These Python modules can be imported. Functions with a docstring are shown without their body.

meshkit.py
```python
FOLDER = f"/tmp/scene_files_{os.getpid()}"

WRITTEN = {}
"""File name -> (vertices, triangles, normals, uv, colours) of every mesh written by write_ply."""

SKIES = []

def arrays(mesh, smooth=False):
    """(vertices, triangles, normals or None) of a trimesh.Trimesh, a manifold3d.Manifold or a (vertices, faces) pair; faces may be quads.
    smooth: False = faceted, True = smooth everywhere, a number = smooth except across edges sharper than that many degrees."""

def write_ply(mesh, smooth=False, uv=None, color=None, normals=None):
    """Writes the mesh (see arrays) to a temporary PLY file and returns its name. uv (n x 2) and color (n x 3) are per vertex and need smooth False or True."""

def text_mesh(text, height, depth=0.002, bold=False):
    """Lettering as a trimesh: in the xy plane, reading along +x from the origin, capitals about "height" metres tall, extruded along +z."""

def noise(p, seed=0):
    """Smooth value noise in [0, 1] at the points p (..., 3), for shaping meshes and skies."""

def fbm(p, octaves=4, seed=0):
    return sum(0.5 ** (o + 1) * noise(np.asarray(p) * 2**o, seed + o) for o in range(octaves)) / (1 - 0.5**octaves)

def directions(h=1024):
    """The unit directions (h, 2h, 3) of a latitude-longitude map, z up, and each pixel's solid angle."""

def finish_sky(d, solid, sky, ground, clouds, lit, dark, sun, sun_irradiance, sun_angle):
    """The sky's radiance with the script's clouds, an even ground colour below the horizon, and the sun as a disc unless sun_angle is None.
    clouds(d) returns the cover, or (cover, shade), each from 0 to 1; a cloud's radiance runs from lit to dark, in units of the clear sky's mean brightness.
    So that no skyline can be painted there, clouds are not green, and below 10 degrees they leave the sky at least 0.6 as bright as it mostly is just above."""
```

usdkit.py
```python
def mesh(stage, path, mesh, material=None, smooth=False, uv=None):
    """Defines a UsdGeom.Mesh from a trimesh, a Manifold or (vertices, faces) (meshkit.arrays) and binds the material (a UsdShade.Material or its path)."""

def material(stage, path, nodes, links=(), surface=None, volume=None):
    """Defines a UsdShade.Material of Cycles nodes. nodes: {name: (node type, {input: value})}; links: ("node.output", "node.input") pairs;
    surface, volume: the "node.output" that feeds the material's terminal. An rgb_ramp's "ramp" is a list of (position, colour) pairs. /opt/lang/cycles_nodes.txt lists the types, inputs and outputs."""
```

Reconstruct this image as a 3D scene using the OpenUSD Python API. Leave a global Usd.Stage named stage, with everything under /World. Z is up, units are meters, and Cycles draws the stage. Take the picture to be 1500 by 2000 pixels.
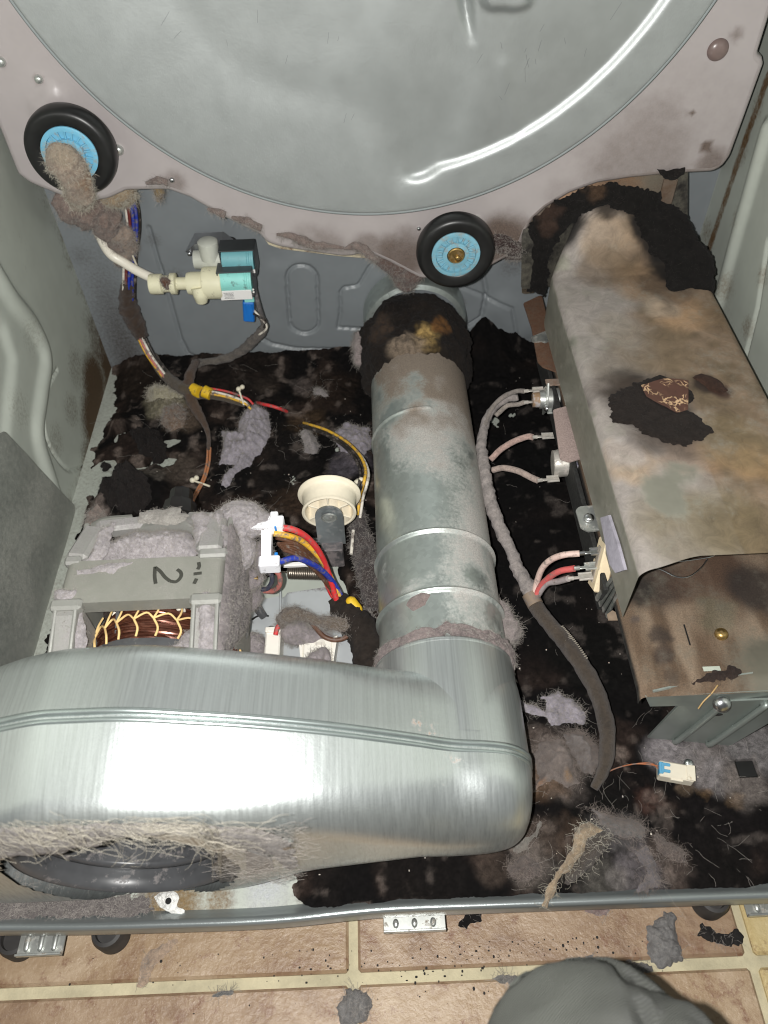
import math, random, numpy as np, trimesh, usdkit, shapely, manifold3d as m3
from shapely.geometry import Polygon, LineString, Point
from scipy.spatial import Delaunay, cKDTree
from scipy.ndimage import gaussian_filter, map_coordinates
from pxr import Usd, UsdGeom, UsdLux, UsdShade, Gf, Sdf, Vt
from meshkit import noise, fbm

stage = Usd.Stage.CreateInMemory()
UsdGeom.SetStageUpAxis(stage, 'Z'); UsdGeom.SetStageMetersPerUnit(stage, 1.0)
UsdGeom.Xform.Define(stage, '/World'); UsdGeom.Scope.Define(stage, '/World/Looks')
A = np.array
def nrm(v): v = np.asarray(v, float); return v/np.linalg.norm(v)

# ------------------------------------------------------------------ camera (phone held above the opened dryer, looking down at 50 degrees)
FPX = 1520.
Yd = nrm([-80, -1817, FPX]); Dn = A([52, 1276, FPX]); Dn = nrm(Dn-Yd*(Dn@Yd)); Xd = nrm(np.cross(Yd, -Dn))
RC = np.stack([Xd, Yd, -Dn]); CAM = A([0.0, -.136, .592])
cam = UsdGeom.Camera.Define(stage, '/World/camera')
right, down, fwd = RC[:, 0], RC[:, 1], RC[:, 2]
M = np.eye(4); M[0, :3] = right; M[1, :3] = -down; M[2, :3] = -fwd; M[3, :3] = CAM
cam.AddTransformOp().Set(Gf.Matrix4d(*M.ravel().tolist()))
cam.CreateHorizontalApertureAttr(36.0); cam.CreateVerticalApertureAttr(48.0); cam.CreateFocalLengthAttr(36.0*FPX/1500.)
cam.CreateClippingRangeAttr(Gf.Vec2f(.02, 50)); cam.CreateExposureAttr(0.0)
cam.CreateFStopAttr(2.0); cam.CreateFocusDistanceAttr(.62)
cam.CreateFStopAttr(11.0)

# ------------------------------------------------------------------ light: the phone's flash beside the lens, and the weak light of the room
flash = UsdLux.SphereLight.Define(stage, '/World/phone_flash')
flash.CreateRadiusAttr(.0035); flash.CreateIntensityAttr(1.0); flash.CreateExposureAttr(0.0)
flash.CreateColorAttr(Gf.Vec3f(1.0, .985, .955))
flash.AddTranslateOp().Set(Gf.Vec3d(*(CAM + RC@A([-.022, -.004, -.004]))))
FLASH = 44000.
flash.GetIntensityAttr().Set(FLASH)
def lin(r, g=None, b=None):
    a = np.atleast_1d(A([r, g, b] if g is not None else r, float))/255.
    return np.where(a <= .04045, a/12.92, ((a+.055)/1.055)**2.4)
dome = UsdLux.DomeLight.Define(stage, '/World/room_light')
dm = usdkit.material(stage, '/World/Looks/room_light', {'b': ('background_shader', {'color': (.92, .97, 1.0), 'strength': .095})}, surface='b.background')
UsdShade.MaterialBindingAPI.Apply(dome.GetPrim()).Bind(dm)

# ------------------------------------------------------------------ helpers
def V(px, py, z=None, y=None, x=None):
    d = RC@nrm([px-750., py-1000., FPX])
    k, val = (2, z) if z is not None else ((1, y) if y is not None else (0, x))
    return CAM+d*(val-CAM[k])/d[k]
def VP(px, py, p0, n):
    d = RC@nrm([px-750., py-1000., FPX]); n = nrm(n); return CAM+d*((A(p0)-CAM)@n)/(d@n)
def scale_at(p): return float(((A(p)-CAM)@RC)[2]/FPX)        # metres per photo pixel at a point
USED = {}
def path(name, parent='/World'):
    parent = parent if isinstance(parent, str) else str(parent.GetPath())
    k = parent+'/'+name; n = USED.get(k, 0); USED[k] = n+1
    return k if n == 0 else f'{k}_{n:03d}'
def tag(o, label=None, cat=None, group=None, kind=None):
    o = o.GetPrim() if hasattr(o, 'GetPrim') else o
    for k, v in (('label', label), ('category', cat), ('group', group), ('kind', kind)):
        if v: o.SetCustomDataByKey(k, v)
    return o
ORIG = {}
GROUPS = {'drum_roller': 'drum rollers on the bulkhead', 'cable_tie': 'nylon cable ties', 'lint_clump': 'lint clumps', 'lint_rope': 'strands and wads of lint', 'lint_fringe': 'lint fringes along the bulkhead edge',
          'lint_crust': 'charred lint crusts on the heater', 'lint_scrap': 'scraps of lint on the tiles', 'lint_collar': 'lint collars round the duct', 'lint_strip': 'lint strips at the front rail', 'wire': 'loose wires'}
def thing(name, label, cat, loc=(0, 0, 0), group=None, kind=None):
    group = group or GROUPS.get(name)
    x = UsdGeom.Xform.Define(stage, path(name)); x.AddTranslateOp().Set(Gf.Vec3d(*map(float, loc)))
    ORIG[str(x.GetPath())] = A(loc, float)
    return tag(x, label, cat, group, kind)
def offset(parent):
    parent = parent if isinstance(parent, str) else str(parent.GetPath())
    for k, v in ORIG.items():
        if parent == k or parent.startswith(k+'/'): return v
    return np.zeros(3)
def VF(m):
    if hasattr(m, 'to_mesh'):
        q = m.to_mesh(); return np.array(q.vert_properties[:, :3], float), np.array(q.tri_verts, int)
    if isinstance(m, (tuple, list)):
        v, f = np.asarray(m[0], float), np.asarray(m[1], int)
        return v, (np.vstack([f[:, [0, 1, 2]], f[:, [0, 2, 3]]]) if f.shape[1] == 4 else f)
    return np.array(m.vertices, float), np.array(m.faces, int)
def cat(*ms):
    vs, fs, n = [], [], 0
    for m in ms:
        v, f = VF(m); vs.append(v); fs.append(f+n); n += len(v)
    return np.vstack(vs), np.vstack(fs)
def obj(name, m, mat, parent='/World', smooth=35, col=None, dirt=None, label=None, cat_=None, group=None, kind=None):
    v, f = VF(m); v = v-offset(parent)
    used = np.unique(f)
    if len(used) < len(v):
        re = np.full(len(v), -1); re[used] = np.arange(len(used)); v, f = v[used], re[f]
        col = np.asarray(col)[used] if col is not None else None; dirt = np.asarray(dirt)[used] if dirt is not None else None
    p = path(name, parent)
    if col is not None or dirt is not None: smooth = True if smooth else False
    g = usdkit.mesh(stage, p, (v, f), mat, smooth=smooth)
    api = UsdGeom.PrimvarsAPI(g)
    if col is not None:
        api.CreatePrimvar('col', Sdf.ValueTypeNames.Color3fArray, 'vertex').Set(Vt.Vec3fArray.FromNumpy(np.asarray(col, np.float32)))
    if dirt is not None:
        api.CreatePrimvar('dirt', Sdf.ValueTypeNames.FloatArray, 'vertex').Set(Vt.FloatArray.FromNumpy(np.asarray(dirt, np.float32)))
    g.CreateDoubleSidedAttr(True)
    tag(g, label, cat_, group, kind)
    return g
def spline(pts, n=12):
    p = np.asarray(pts, float)
    if len(p) < 3: return np.linspace(p[0], p[-1], n+1)
    q = np.vstack([2*p[0]-p[1], p, 2*p[-1]-p[-2]]); out = []
    for i in range(1, len(q)-2):
        t = np.linspace(0, 1, n, endpoint=False)[:, None]
        a, b, c, d = q[i-1:i+3]
        out.append(.5*((2*b)+(-a+c)*t+(2*a-5*b+4*c-d)*t*t+(-a+3*b-3*c+d)*t**3))
    return np.vstack(out+[p[-1:]])
def tube(pts, r, sides=10, n=10, rough=0, rscale=300, seed=0, smooth=True, flat=1.0):
    p = spline(pts, n) if smooth else np.asarray(pts, float)
    r = np.interp(np.linspace(0, 1, len(p)), np.linspace(0, 1, len(np.atleast_1d(r))), np.atleast_1d(r))
    t = np.gradient(p, axis=0); t /= np.maximum(np.linalg.norm(t, axis=1, keepdims=True), 1e-12)
    u = np.cross(t[0], [0, 0, 1.]); u = np.cross(t[0], [1., 0, 0]) if np.linalg.norm(u) < .1 else u
    rings = []
    for i in range(len(p)):
        u = nrm(u-t[i]*(u@t[i])); w = np.cross(t[i], u)
        a = np.arange(sides)/sides*2*np.pi
        rings.append(p[i]+r[i]*(np.cos(a)[:, None]*u+np.sin(a)[:, None]*w*flat))
    v, f = loft(rings)
    if rough:
        d = v-np.repeat(p, sides, 0)[:len(v)] if len(v) == len(p)*sides else np.vstack([v[:len(p)*sides]-np.repeat(p, sides, 0), np.zeros((len(v)-len(p)*sides, 3))])
        k = 1+rough*(fbm(v*rscale, 4, seed)-.45)*2
        v = v-d+d*k[:, None]
    return v, f
def loft(rings, cap=True):
    R = np.asarray(rings, float); m, n = R.shape[:2]; v = R.reshape(-1, 3)
    i, j = np.meshgrid(np.arange(m-1), np.arange(n), indexing='ij'); i, j = i.ravel(), j.ravel(); k = (j+1) % n
    f = np.vstack([np.stack([i*n+j, i*n+k, (i+1)*n+k], 1), np.stack([i*n+j, (i+1)*n+k, (i+1)*n+j], 1)])
    if cap:
        v = np.vstack([v, R[0].mean(0), R[-1].mean(0)]); a = np.arange(n); b = (a+1) % n
        f = np.vstack([f, np.stack([np.full(n, m*n), b, a], 1), np.stack([np.full(n, m*n+1), (m-1)*n+a, (m-1)*n+b], 1)])
    return v, f
def frame(axis):
    a = nrm(axis); u = np.cross(a, [0, 0, 1.]) if abs(a[2]) < .9 else np.cross(a, [1., 0, 0]); u = nrm(u); return u, np.cross(a, u), a
def lathe(prof, c, axis, n=48, arc=None):
    """prof: (radius, along axis) pairs."""
    u, w, a = frame(axis); ang = np.arange(n)/n*2*np.pi
    rings = [A(c)+a*h+max(r, 1e-5)*(np.cos(ang)[:, None]*u+np.sin(ang)[:, None]*w) for r, h in prof]
    v, f = loft(rings, cap=False); return v, f[:, ::-1]
def hull(pts):
    h = trimesh.Trimesh(np.asarray(pts, float), process=False).convex_hull; return np.array(h.vertices), np.array(h.faces)
def box(c, s, b=.0008, rot=None):
    """A box with chamfered edges; rot: 3x3 matrix whose columns are its axes."""
    s = np.asarray(s, float)/2; b = min(b, s.min()*.45); pts = []
    for sx in (-1, 1):
        for sy in (-1, 1):
            for sz in (-1, 1):
                q = A([sx, sy, sz])
                for k in range(3):
                    d = s-b; d[k] = s[k]; pts.append(q*d)
    v, f = hull(pts)
    return (v@np.asarray(rot).T if rot is not None else v)+A(c), f
def bar(p, q, wdt, thk, up=(0, 0, 1), b=.001):
    p, q = A(p, float), A(q, float); d = nrm(q-p); s = nrm(np.cross(d, up)); n = np.cross(s, d)
    return box((p+q)/2, (np.linalg.norm(q-p), wdt, thk), b, np.stack([d, s, n], 1))
def ball(c, r, sub=2, scale=(1, 1, 1)):
    m = trimesh.creation.icosphere(sub, 1.0); return np.array(m.vertices)*r*A(scale)+A(c), np.array(m.faces)
def resample(poly, step):
    L = LineString(list(poly)+[poly[0]]) if not isinstance(poly, LineString) else poly
    n = max(8, int(L.length/step)); return A([L.interpolate(i/n, normalized=True).coords[0] for i in range(n)])
def flat_tris(P, step, extra=None):
    """Triangulated interior of the polygon P with points about every step."""
    x0, y0, x1, y1 = P.bounds; rings = [P.exterior]+list(P.interiors)
    bp = np.vstack([resample(list(r.coords)[:-1], step*.8) for r in rings])
    gx, gy = np.meshgrid(np.arange(x0, x1, step), np.arange(y0, y1, step)); g = np.stack([gx.ravel(), gy.ravel()], 1)
    g = g[shapely.contains_xy(P.buffer(-step*.45), g[:, 0], g[:, 1])]
    p = np.vstack([bp, g]); t = Delaunay(p).simplices; c = p[t].mean(1)
    t = t[shapely.contains_xy(P, c[:, 0], c[:, 1])]
    a = p[t]; cr = (a[:, 1, 0]-a[:, 0, 0])*(a[:, 2, 1]-a[:, 0, 1])-(a[:, 1, 1]-a[:, 0, 1])*(a[:, 2, 0]-a[:, 0, 0])
    t = t[np.abs(cr) > 1e-12]; cr = cr[np.abs(cr) > 1e-12]; t[cr < 0] = t[cr < 0][:, ::-1]
    return p, t, len(bp)
def ragged(poly, amp, freq, seed=0, step=.0012):
    p = resample(poly, step); c = p.mean(0); t = np.gradient(np.vstack([p[-1], p, p[0]]), axis=0)[1:-1]
    nn = np.stack([t[:, 1], -t[:, 0]], 1); nn /= np.maximum(np.linalg.norm(nn, axis=1, keepdims=True), 1e-9)
    q = np.c_[p*freq, np.full(len(p), seed*3.7)]
    d = (fbm(q, 3, seed)-.5)*2*amp+(fbm(q*5, 2, seed+5)-.5)*amp*.8
    P = Polygon(p+nn*d[:, None]).buffer(0)
    return max(P.geoms, key=lambda g: g.area) if P.geom_type != 'Polygon' else P
def smooth01(x): x = np.clip(x, 0, 1); return x*x*(3-2*x)
def sheet(p0, u, v, n, poly, h=.004, w=.006, step=.0016, rag=.004, freq=90, bump=.5, bfreq=160, seed=0, base=None, fine=.25):
    """A mat of lint: polygon poly (in plane coordinates along u, v from p0) that rises by h along n within w of its ragged rim."""
    P = ragged(poly, rag, freq, seed) if rag else Polygon(poly)
    P = P.simplify(.0002)
    p, t, nb = flat_tris(P, step)
    d = cKDTree(p[:nb]).query(p)[0]
    hh = h*(1-np.exp(-d/w))
    q = np.c_[p, np.full(len(p), seed*1.3)]
    hh = hh*(1+bump*2*(fbm(q*bfreq, 4, seed)-.5))+(fbm(q*bfreq*5, 2, seed+2)-.5)*h*fine*smooth01(d/w)
    z0 = base(p) if base is not None else 0
    top = A(p0)+p[:, :1]*A(u)+p[:, 1:2]*A(v)+(hh+z0)[:, None]*A(n)
    bot = A(p0)+p[:nb, :1]*A(u)+p[:nb, 1:2]*A(v)+(z0[:nb] if base is not None else np.zeros(nb))[:, None]*A(n)-.0015*A(n)
    return top, t
def paint(P, base, splats, seed=0):
    """Colour of worn or dirty spots: each splat is (centre, radius or (rx, ry), colour, amount[, ragged 0..1])."""
    col = np.tile(np.asarray(base, float), (len(P), 1)) if np.ndim(base) == 1 else np.array(base, float)
    for i, s in enumerate(splats):
        c, r, k, amt = s[:4]; rg = s[4] if len(s) > 4 else .5
        d = np.linalg.norm((P-A(c)), axis=1)/r
        near = d < 2.2
        if not near.any(): continue
        n = fbm(P[near]*(1.1/r)+i*3.1, 4, seed+i)-.5
        a = amt*smooth01((1.0-d[near]+n*2*rg)*1.6+.35)
        col[near] = col[near]*(1-a[:, None])+np.asarray(k)*a[:, None]
    return col
def sp(px, py, rpx, col, amt=1., rg=.5, **pl):
    p = V(px, py, **pl); return (p, rpx*scale_at(p), col, amt, rg)
def grid(nu, nv, fn):
    """fn(s, t) -> points for s, t in 0..1 arrays."""
    s, t = np.meshgrid(np.linspace(0, 1, nu), np.linspace(0, 1, nv), indexing='ij')
    p = fn(s.ravel(), t.ravel()); i, j = np.meshgrid(np.arange(nu-1), np.arange(nv-1), indexing='ij'); a = (i*nv+j).ravel()
    return p, np.vstack([np.stack([a, a+nv, a+nv+1], 1), np.stack([a, a+nv+1, a+1], 1)])
def raster(masks, x0, x1, y0, y1, step):
    """Sum of depth * blurred mask over polygons / thick lines: [(shape, depth, blur metres)]; returns a sampler."""
    nx, ny = int((x1-x0)/step)+1, int((y1-y0)/step)+1
    gx, gy = np.meshgrid(x0+np.arange(nx)*step, y0+np.arange(ny)*step, indexing='ij'); out = np.zeros((nx, ny))
    for shp, d, b in masks: out += d*gaussian_filter(shapely.contains_xy(shp, gx, gy).astype(float), b/step)
    return lambda x, y: map_coordinates(out, [(x-x0)/step, (y-y0)/step], order=1, mode='nearest')
frng = np.random.default_rng(77)
def fuzz_lines(m, dens=1.0, L=.0035, spread=1.1, droop=.5, cap=3000):
    dens *= .6
    v, f = VF(m); a_ = v[f]; cr = np.cross(a_[:, 1]-a_[:, 0], a_[:, 2]-a_[:, 0]); ar = np.linalg.norm(cr, axis=1)/2
    n = int(min(cap, ar.sum()*1e6*dens)); k = frng.choice(len(f), n, p=ar/ar.sum()); w = frng.dirichlet((1, 1, 1), n)
    p = (a_[k]*w[:, :, None]).sum(1); nn = cr[k]/np.maximum(2*ar[k][:, None], 1e-15); c0 = v.mean(0)
    d = nn+frng.normal(0, spread, (n, 3)); d /= np.linalg.norm(d, axis=1, keepdims=True); l = (L*frng.uniform(.35, 1.5, n))[:, None]
    p = p-nn*.0003; q1 = p+d*l*.4; d2 = d+frng.normal(0, .5, (n, 3)); q2 = q1+d2*l*.35; q3 = q2+(d2+frng.normal(0, .6, (n, 3))-A([0, 0, droop]))*l*.3
    return list(np.stack([p, q1, q2, q3], 1))
def curves(name, lines, width, mat, parent='/World', **k):
    lines = [np.asarray(l, float)-offset(parent) for l in lines]
    c = UsdGeom.BasisCurves.Define(stage, path(name, parent)); c.CreateTypeAttr('linear')
    c.CreateCurveVertexCountsAttr([len(l) for l in lines]); c.CreatePointsAttr(Vt.Vec3fArray.FromNumpy(np.vstack(lines).astype(np.float32)))
    c.CreateWidthsAttr([float(width)]); c.SetWidthsInterpolation('constant')
    UsdShade.MaterialBindingAPI.Apply(c.GetPrim()).Bind(mat); tag(c, k.get('label'), k.get('cat_'), k.get('group'), k.get('kind')); return c

# ------------------------------------------------------------------ materials
MATS = {}
def mk(name, nodes, links, surface='p.BSDF'):
    if name not in MATS: MATS[name] = usdkit.material(stage, '/World/Looks/'+name, nodes, links, surface=surface)
    return MATS[name]
def simple(name, col, rough=.5, metal=0., var=.15, scale=60., bump=0., bscale=400., spec=.5, detail=5, coat=0, sheen=0, dust=None, dust_amt=0., dscale=35.):
    if name in MATS: return MATS[name]
    col = A(col, float)
    n = {'g': ('texture_coordinate', {}), 'n': ('noise_texture', {'scale': scale, 'detail': detail, 'roughness': .65}),
         'r': ('rgb_ramp', {'ramp': [(.3, tuple(col*(1-var))), (.7, tuple(np.minimum(col*(1+var), 1)))]}),
         'p': ('principled_bsdf', {'roughness': rough, 'metallic': metal, 'specular_ior_level': spec, 'coat_weight': coat, 'sheen_weight': sheen})}
    l = [('g.object', 'n.vector'), ('n.fac', 'r.fac')]
    if dust is not None:
        n |= {'dn': ('noise_texture', {'scale': dscale, 'detail': 7, 'roughness': .7}),
              'dr': ('map_range', {'from_min': .62-.3*dust_amt, 'from_max': .75-.3*dust_amt, 'clamp': True}), 'dm': ('mix_color', {'b': tuple(dust)}),
              'rm': ('mix_float', {'a': rough, 'b': .95}), 'mm': ('mix_float', {'a': metal, 'b': 0.})}
        l += [('g.object', 'dn.vector'), ('dn.fac', 'dr.value'), ('dr.result', 'dm.fac'), ('r.color', 'dm.a'), ('dm.result', 'p.base_color'),
              ('dr.result', 'rm.fac'), ('rm.result', 'p.roughness'), ('dr.result', 'mm.fac'), ('mm.result', 'p.metallic')]
    else: l += [('r.color', 'p.base_color')]
    if bump:
        n |= {'bn': ('noise_texture', {'scale': bscale, 'detail': 4, 'roughness': .6}), 'b': ('bump', {'distance': bump, 'strength': 1.})}
        l += [('g.object', 'bn.vector'), ('bn.fac', 'b.height'), ('b.normal', 'p.normal')]
    return mk(name, n, l)
def dirty_metal(name, base, rough=.42, metal=.7, var=.12, stretch=(1, 1, 1), brush=0., bump=.00012, soft=.25, spangle=0., dfine=320., cvs=900., cva=(.72, 1.25), nz=.9):
    """Galvanised or bare sheet: vertex 'col' is the colour of the dirt, 'dirt' how much of it lies there, broken up by fine noise."""
    base = A(base, float)
    n = {'g': ('texture_coordinate', {}), 'm': ('mapping', {'scale': tuple(stretch)}), 'n': ('noise_texture', {'scale': 45., 'detail': 8, 'roughness': .6}),
         'r': ('rgb_ramp', {'ramp': [(.3, tuple(base*(1-var))), (.7, tuple(np.minimum(1, base*(1+var))))]}),
         'c': ('attribute', {'attribute': 'col'}), 'd': ('attribute', {'attribute': 'dirt'}),
         'dn': ('noise_texture', {'scale': dfine, 'detail': 6, 'roughness': .72}), 'da': ('math', {'math_type': 'multiply_add', 'value2': nz, 'value3': -nz/2}),
         'ds': ('math', {'math_type': 'add'}), 'dr': ('map_range', {'from_min': .5-soft, 'from_max': .5+soft, 'clamp': True, 'range_type': 'smoothstep'}),
         'cv': ('noise_texture', {'scale': cvs, 'detail': 3 if cvs > 500 else 10, 'roughness': .6 if cvs > 500 else .78, 'distortion': 0. if cvs > 500 else .8}), 'cr': ('map_range', {'from_min': .3, 'from_max': .7, 'to_min': cva[0], 'to_max': cva[1]}),
         'cc': ('mix_color', {'blend_type': 'multiply', 'fac': 1.}), 'cx': ('combine_xyz', {}),
         'mx': ('mix_color', {}), 'rm': ('mix_float', {'b': .93}), 'mm': ('mix_float', {'a': metal, 'b': 0.}),
         'rr': ('map_range', {'from_min': .3, 'from_max': .7, 'to_min': rough-brush, 'to_max': rough+brush}),
         'p': ('principled_bsdf', {}), 'b': ('bump', {'distance': bump, 'strength': 1.})}
    l = [('g.object', 'm.vector'), ('m.vector', 'n.vector'), ('n.fac', 'r.fac'), ('g.object', 'dn.vector'), ('dn.fac', 'da.value1'), ('da.value', 'ds.value1'), ('d.fac', 'ds.value2'),
         ('ds.value', 'dr.value'), ('dr.result', 'mx.fac'), ('r.color', 'mx.a'), ('g.object', 'cv.vector'), ('cv.fac', 'cr.value'),
         ('cr.result', 'cx.x'), ('cr.result', 'cx.y'), ('cr.result', 'cx.z'), ('c.color', 'cc.a'), ('cx.vector', 'cc.b'), ('cc.result', 'mx.b'), ('mx.result', 'p.base_color'),
         ('n.fac', 'rr.value'), ('rr.result', 'rm.a'), ('dr.result', 'rm.fac'), ('rm.result', 'p.roughness'), ('dr.result', 'mm.fac'), ('mm.result', 'p.metallic'),
         ('dn.fac', 'b.height'), ('b.normal', 'p.normal')]
    if spangle:
        n |= {'vo': ('voronoi_texture', {'scale': 260.}), 'bw': ('rgb_to_bw', {}), 'vr': ('map_range', {'from_min': .2, 'from_max': .8, 'to_min': 1-spangle, 'to_max': 1+spangle}), 'vx': ('combine_xyz', {}), 'vm': ('mix_color', {'blend_type': 'multiply', 'fac': 1.})}
        l = [q for q in l if q != ('r.color', 'mx.a')]+[('g.object', 'vo.vector'), ('vo.color', 'bw.color'), ('bw.val', 'vr.value'), ('vr.result', 'vx.x'), ('vr.result', 'vx.y'), ('vr.result', 'vx.z'), ('r.color', 'vm.a'), ('vx.vector', 'vm.b'), ('vm.result', 'mx.a')]
    return mk(name, n, l)
def lint_mat(name, var=.45, scale=260., bump=.0011, bscale=700., gain=1., sheen=.25):
    """Felted lint: vertex colour broken up by fibrous noise."""
    n = {'g': ('texture_coordinate', {}), 'c': ('attribute', {'attribute': 'col'}),
         'n': ('noise_texture', {'scale': scale, 'detail': 9, 'roughness': .75, 'distortion': .6}),
         'n2': ('noise_texture', {'scale': bscale, 'detail': 6, 'roughness': .8, 'distortion': 1.2}),
         'mr': ('map_range', {'from_min': .28, 'from_max': .72, 'to_min': gain*(1-var), 'to_max': gain*(1+var)}),
         'm2': ('map_range', {'from_min': .3, 'from_max': .7, 'to_min': .7, 'to_max': 1.3}), 'mu': ('math', {'math_type': 'multiply'}),
         'x': ('combine_xyz', {}), 'k': ('mix_color', {'blend_type': 'multiply', 'fac': 1.}),
         'ad': ('math', {'math_type': 'add'}), 'b': ('bump', {'distance': bump, 'strength': .9}),
         'p': ('principled_bsdf', {'roughness': .97, 'specular_ior_level': .15, 'sheen_weight': sheen, 'sheen_roughness': .6, 'sheen_tint': (.8, .78, .8)})}
    l = [('g.object', 'n.vector'), ('g.object', 'n2.vector'), ('n.fac', 'mr.value'), ('n2.fac', 'm2.value'), ('mr.result', 'mu.value1'), ('m2.result', 'mu.value2'),
         ('mu.value', 'x.x'), ('mu.value', 'x.y'), ('mu.value', 'x.z'), ('c.color', 'k.a'), ('x.vector', 'k.b'), ('k.result', 'p.base_color'),
         ('n.fac', 'ad.value1'), ('n2.fac', 'ad.value2'), ('ad.value', 'b.height'), ('b.normal', 'p.normal')]
    return mk(name, n, l)
GREY = lin(146, 140, 142); DGREY = lin(105, 98, 96); BROWN = lin(92, 74, 60); DBROWN = lin(52, 40, 33); BLACK = lin(24, 21, 20); SOOT = lin(17, 15, 15); TAN = lin(170, 140, 95); LGREY = lin(172, 168, 168)
RUST = lin(130, 92, 62); GALV = lin(182, 190, 186)
galv = dirty_metal('galvanised_steel', GALV, .38, .75, .07, (1, 1, 1), soft=.32, spangle=.06)
galv_brush = dirty_metal('brushed_galvanised_steel', lin(204, 210, 209), .355, .84, .045, (13, .22, 2), brush=.045, soft=.12)
heater_steel = dirty_metal('heat_stained_steel', lin(150, 148, 136), .5, .5, .10, soft=.35, dfine=140., cvs=75., cva=(.66, 1.26))
lint = lint_mat('lint')
char = lint_mat('charred_lint', .5, 200., .0005, gain=.8, sheen=.04)
paint_grey = dirty_metal('grey_enamel', lin(124, 129, 132), .42, 0., .05, bump=.00003, soft=.4)
paint_green = dirty_metal('green_grey_enamel', lin(174, 179, 170), .38, 0., .05, bump=.00003, soft=.35)
paint_warm = dirty_metal('warm_grey_enamel', lin(170, 163, 162), .36, 0., .04, bump=.00003, soft=.5, dfine=120., nz=.35)
drum_mat = dirty_metal('drum_steel', lin(164, 168, 167), .46, .6, .05, (1, .6, 1), brush=.02)
rubber = simple('black_rubber', (.012, .012, .012), .38, var=.3, scale=90)
blue_plastic = simple('blue_plastic', lin(112, 178, 206), .5, var=.08, dust=lin(140, 156, 162), dust_amt=.3, dscale=120)
blue_dusty = simple('dusty_blue_plastic', lin(120, 172, 190), .6, var=.12, dust=lin(140, 150, 150), dust_amt=.4, dscale=150)
cream = simple('cream_plastic', lin(236, 226, 204), .42, var=.05, scale=120)
white_plastic = simple('white_plastic', lin(232, 230, 226), .4, var=.04, dust=lin(150, 140, 135), dust_amt=.15, dscale=160)
steel = simple('bright_steel', (.62, .63, .64), .3, 1., var=.1, scale=300)
zinc = simple('zinc_plate', lin(205, 208, 204), .35, .8, var=.1, scale=150, dust=lin(120, 108, 92), dust_amt=.2, dscale=120)
dark_plastic = simple('dark_grey_plastic', lin(76, 77, 79), .32, var=.15, dust=lin(130, 124, 122), dust_amt=.15, dscale=90)
black_plastic = simple('black_plastic', (.015, .015, .015), .35)
copper = simple('enamelled_copper', lin(98, 60, 47), .25, .55, var=.35, scale=260)
twine = simple('lacing_twine', lin(222, 190, 130), .8, var=.15)
brass = simple('brass', lin(168, 140, 88), .38, .9, var=.35, scale=250, dust=lin(96, 78, 58), dust_amt=.35, dscale=300)

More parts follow.
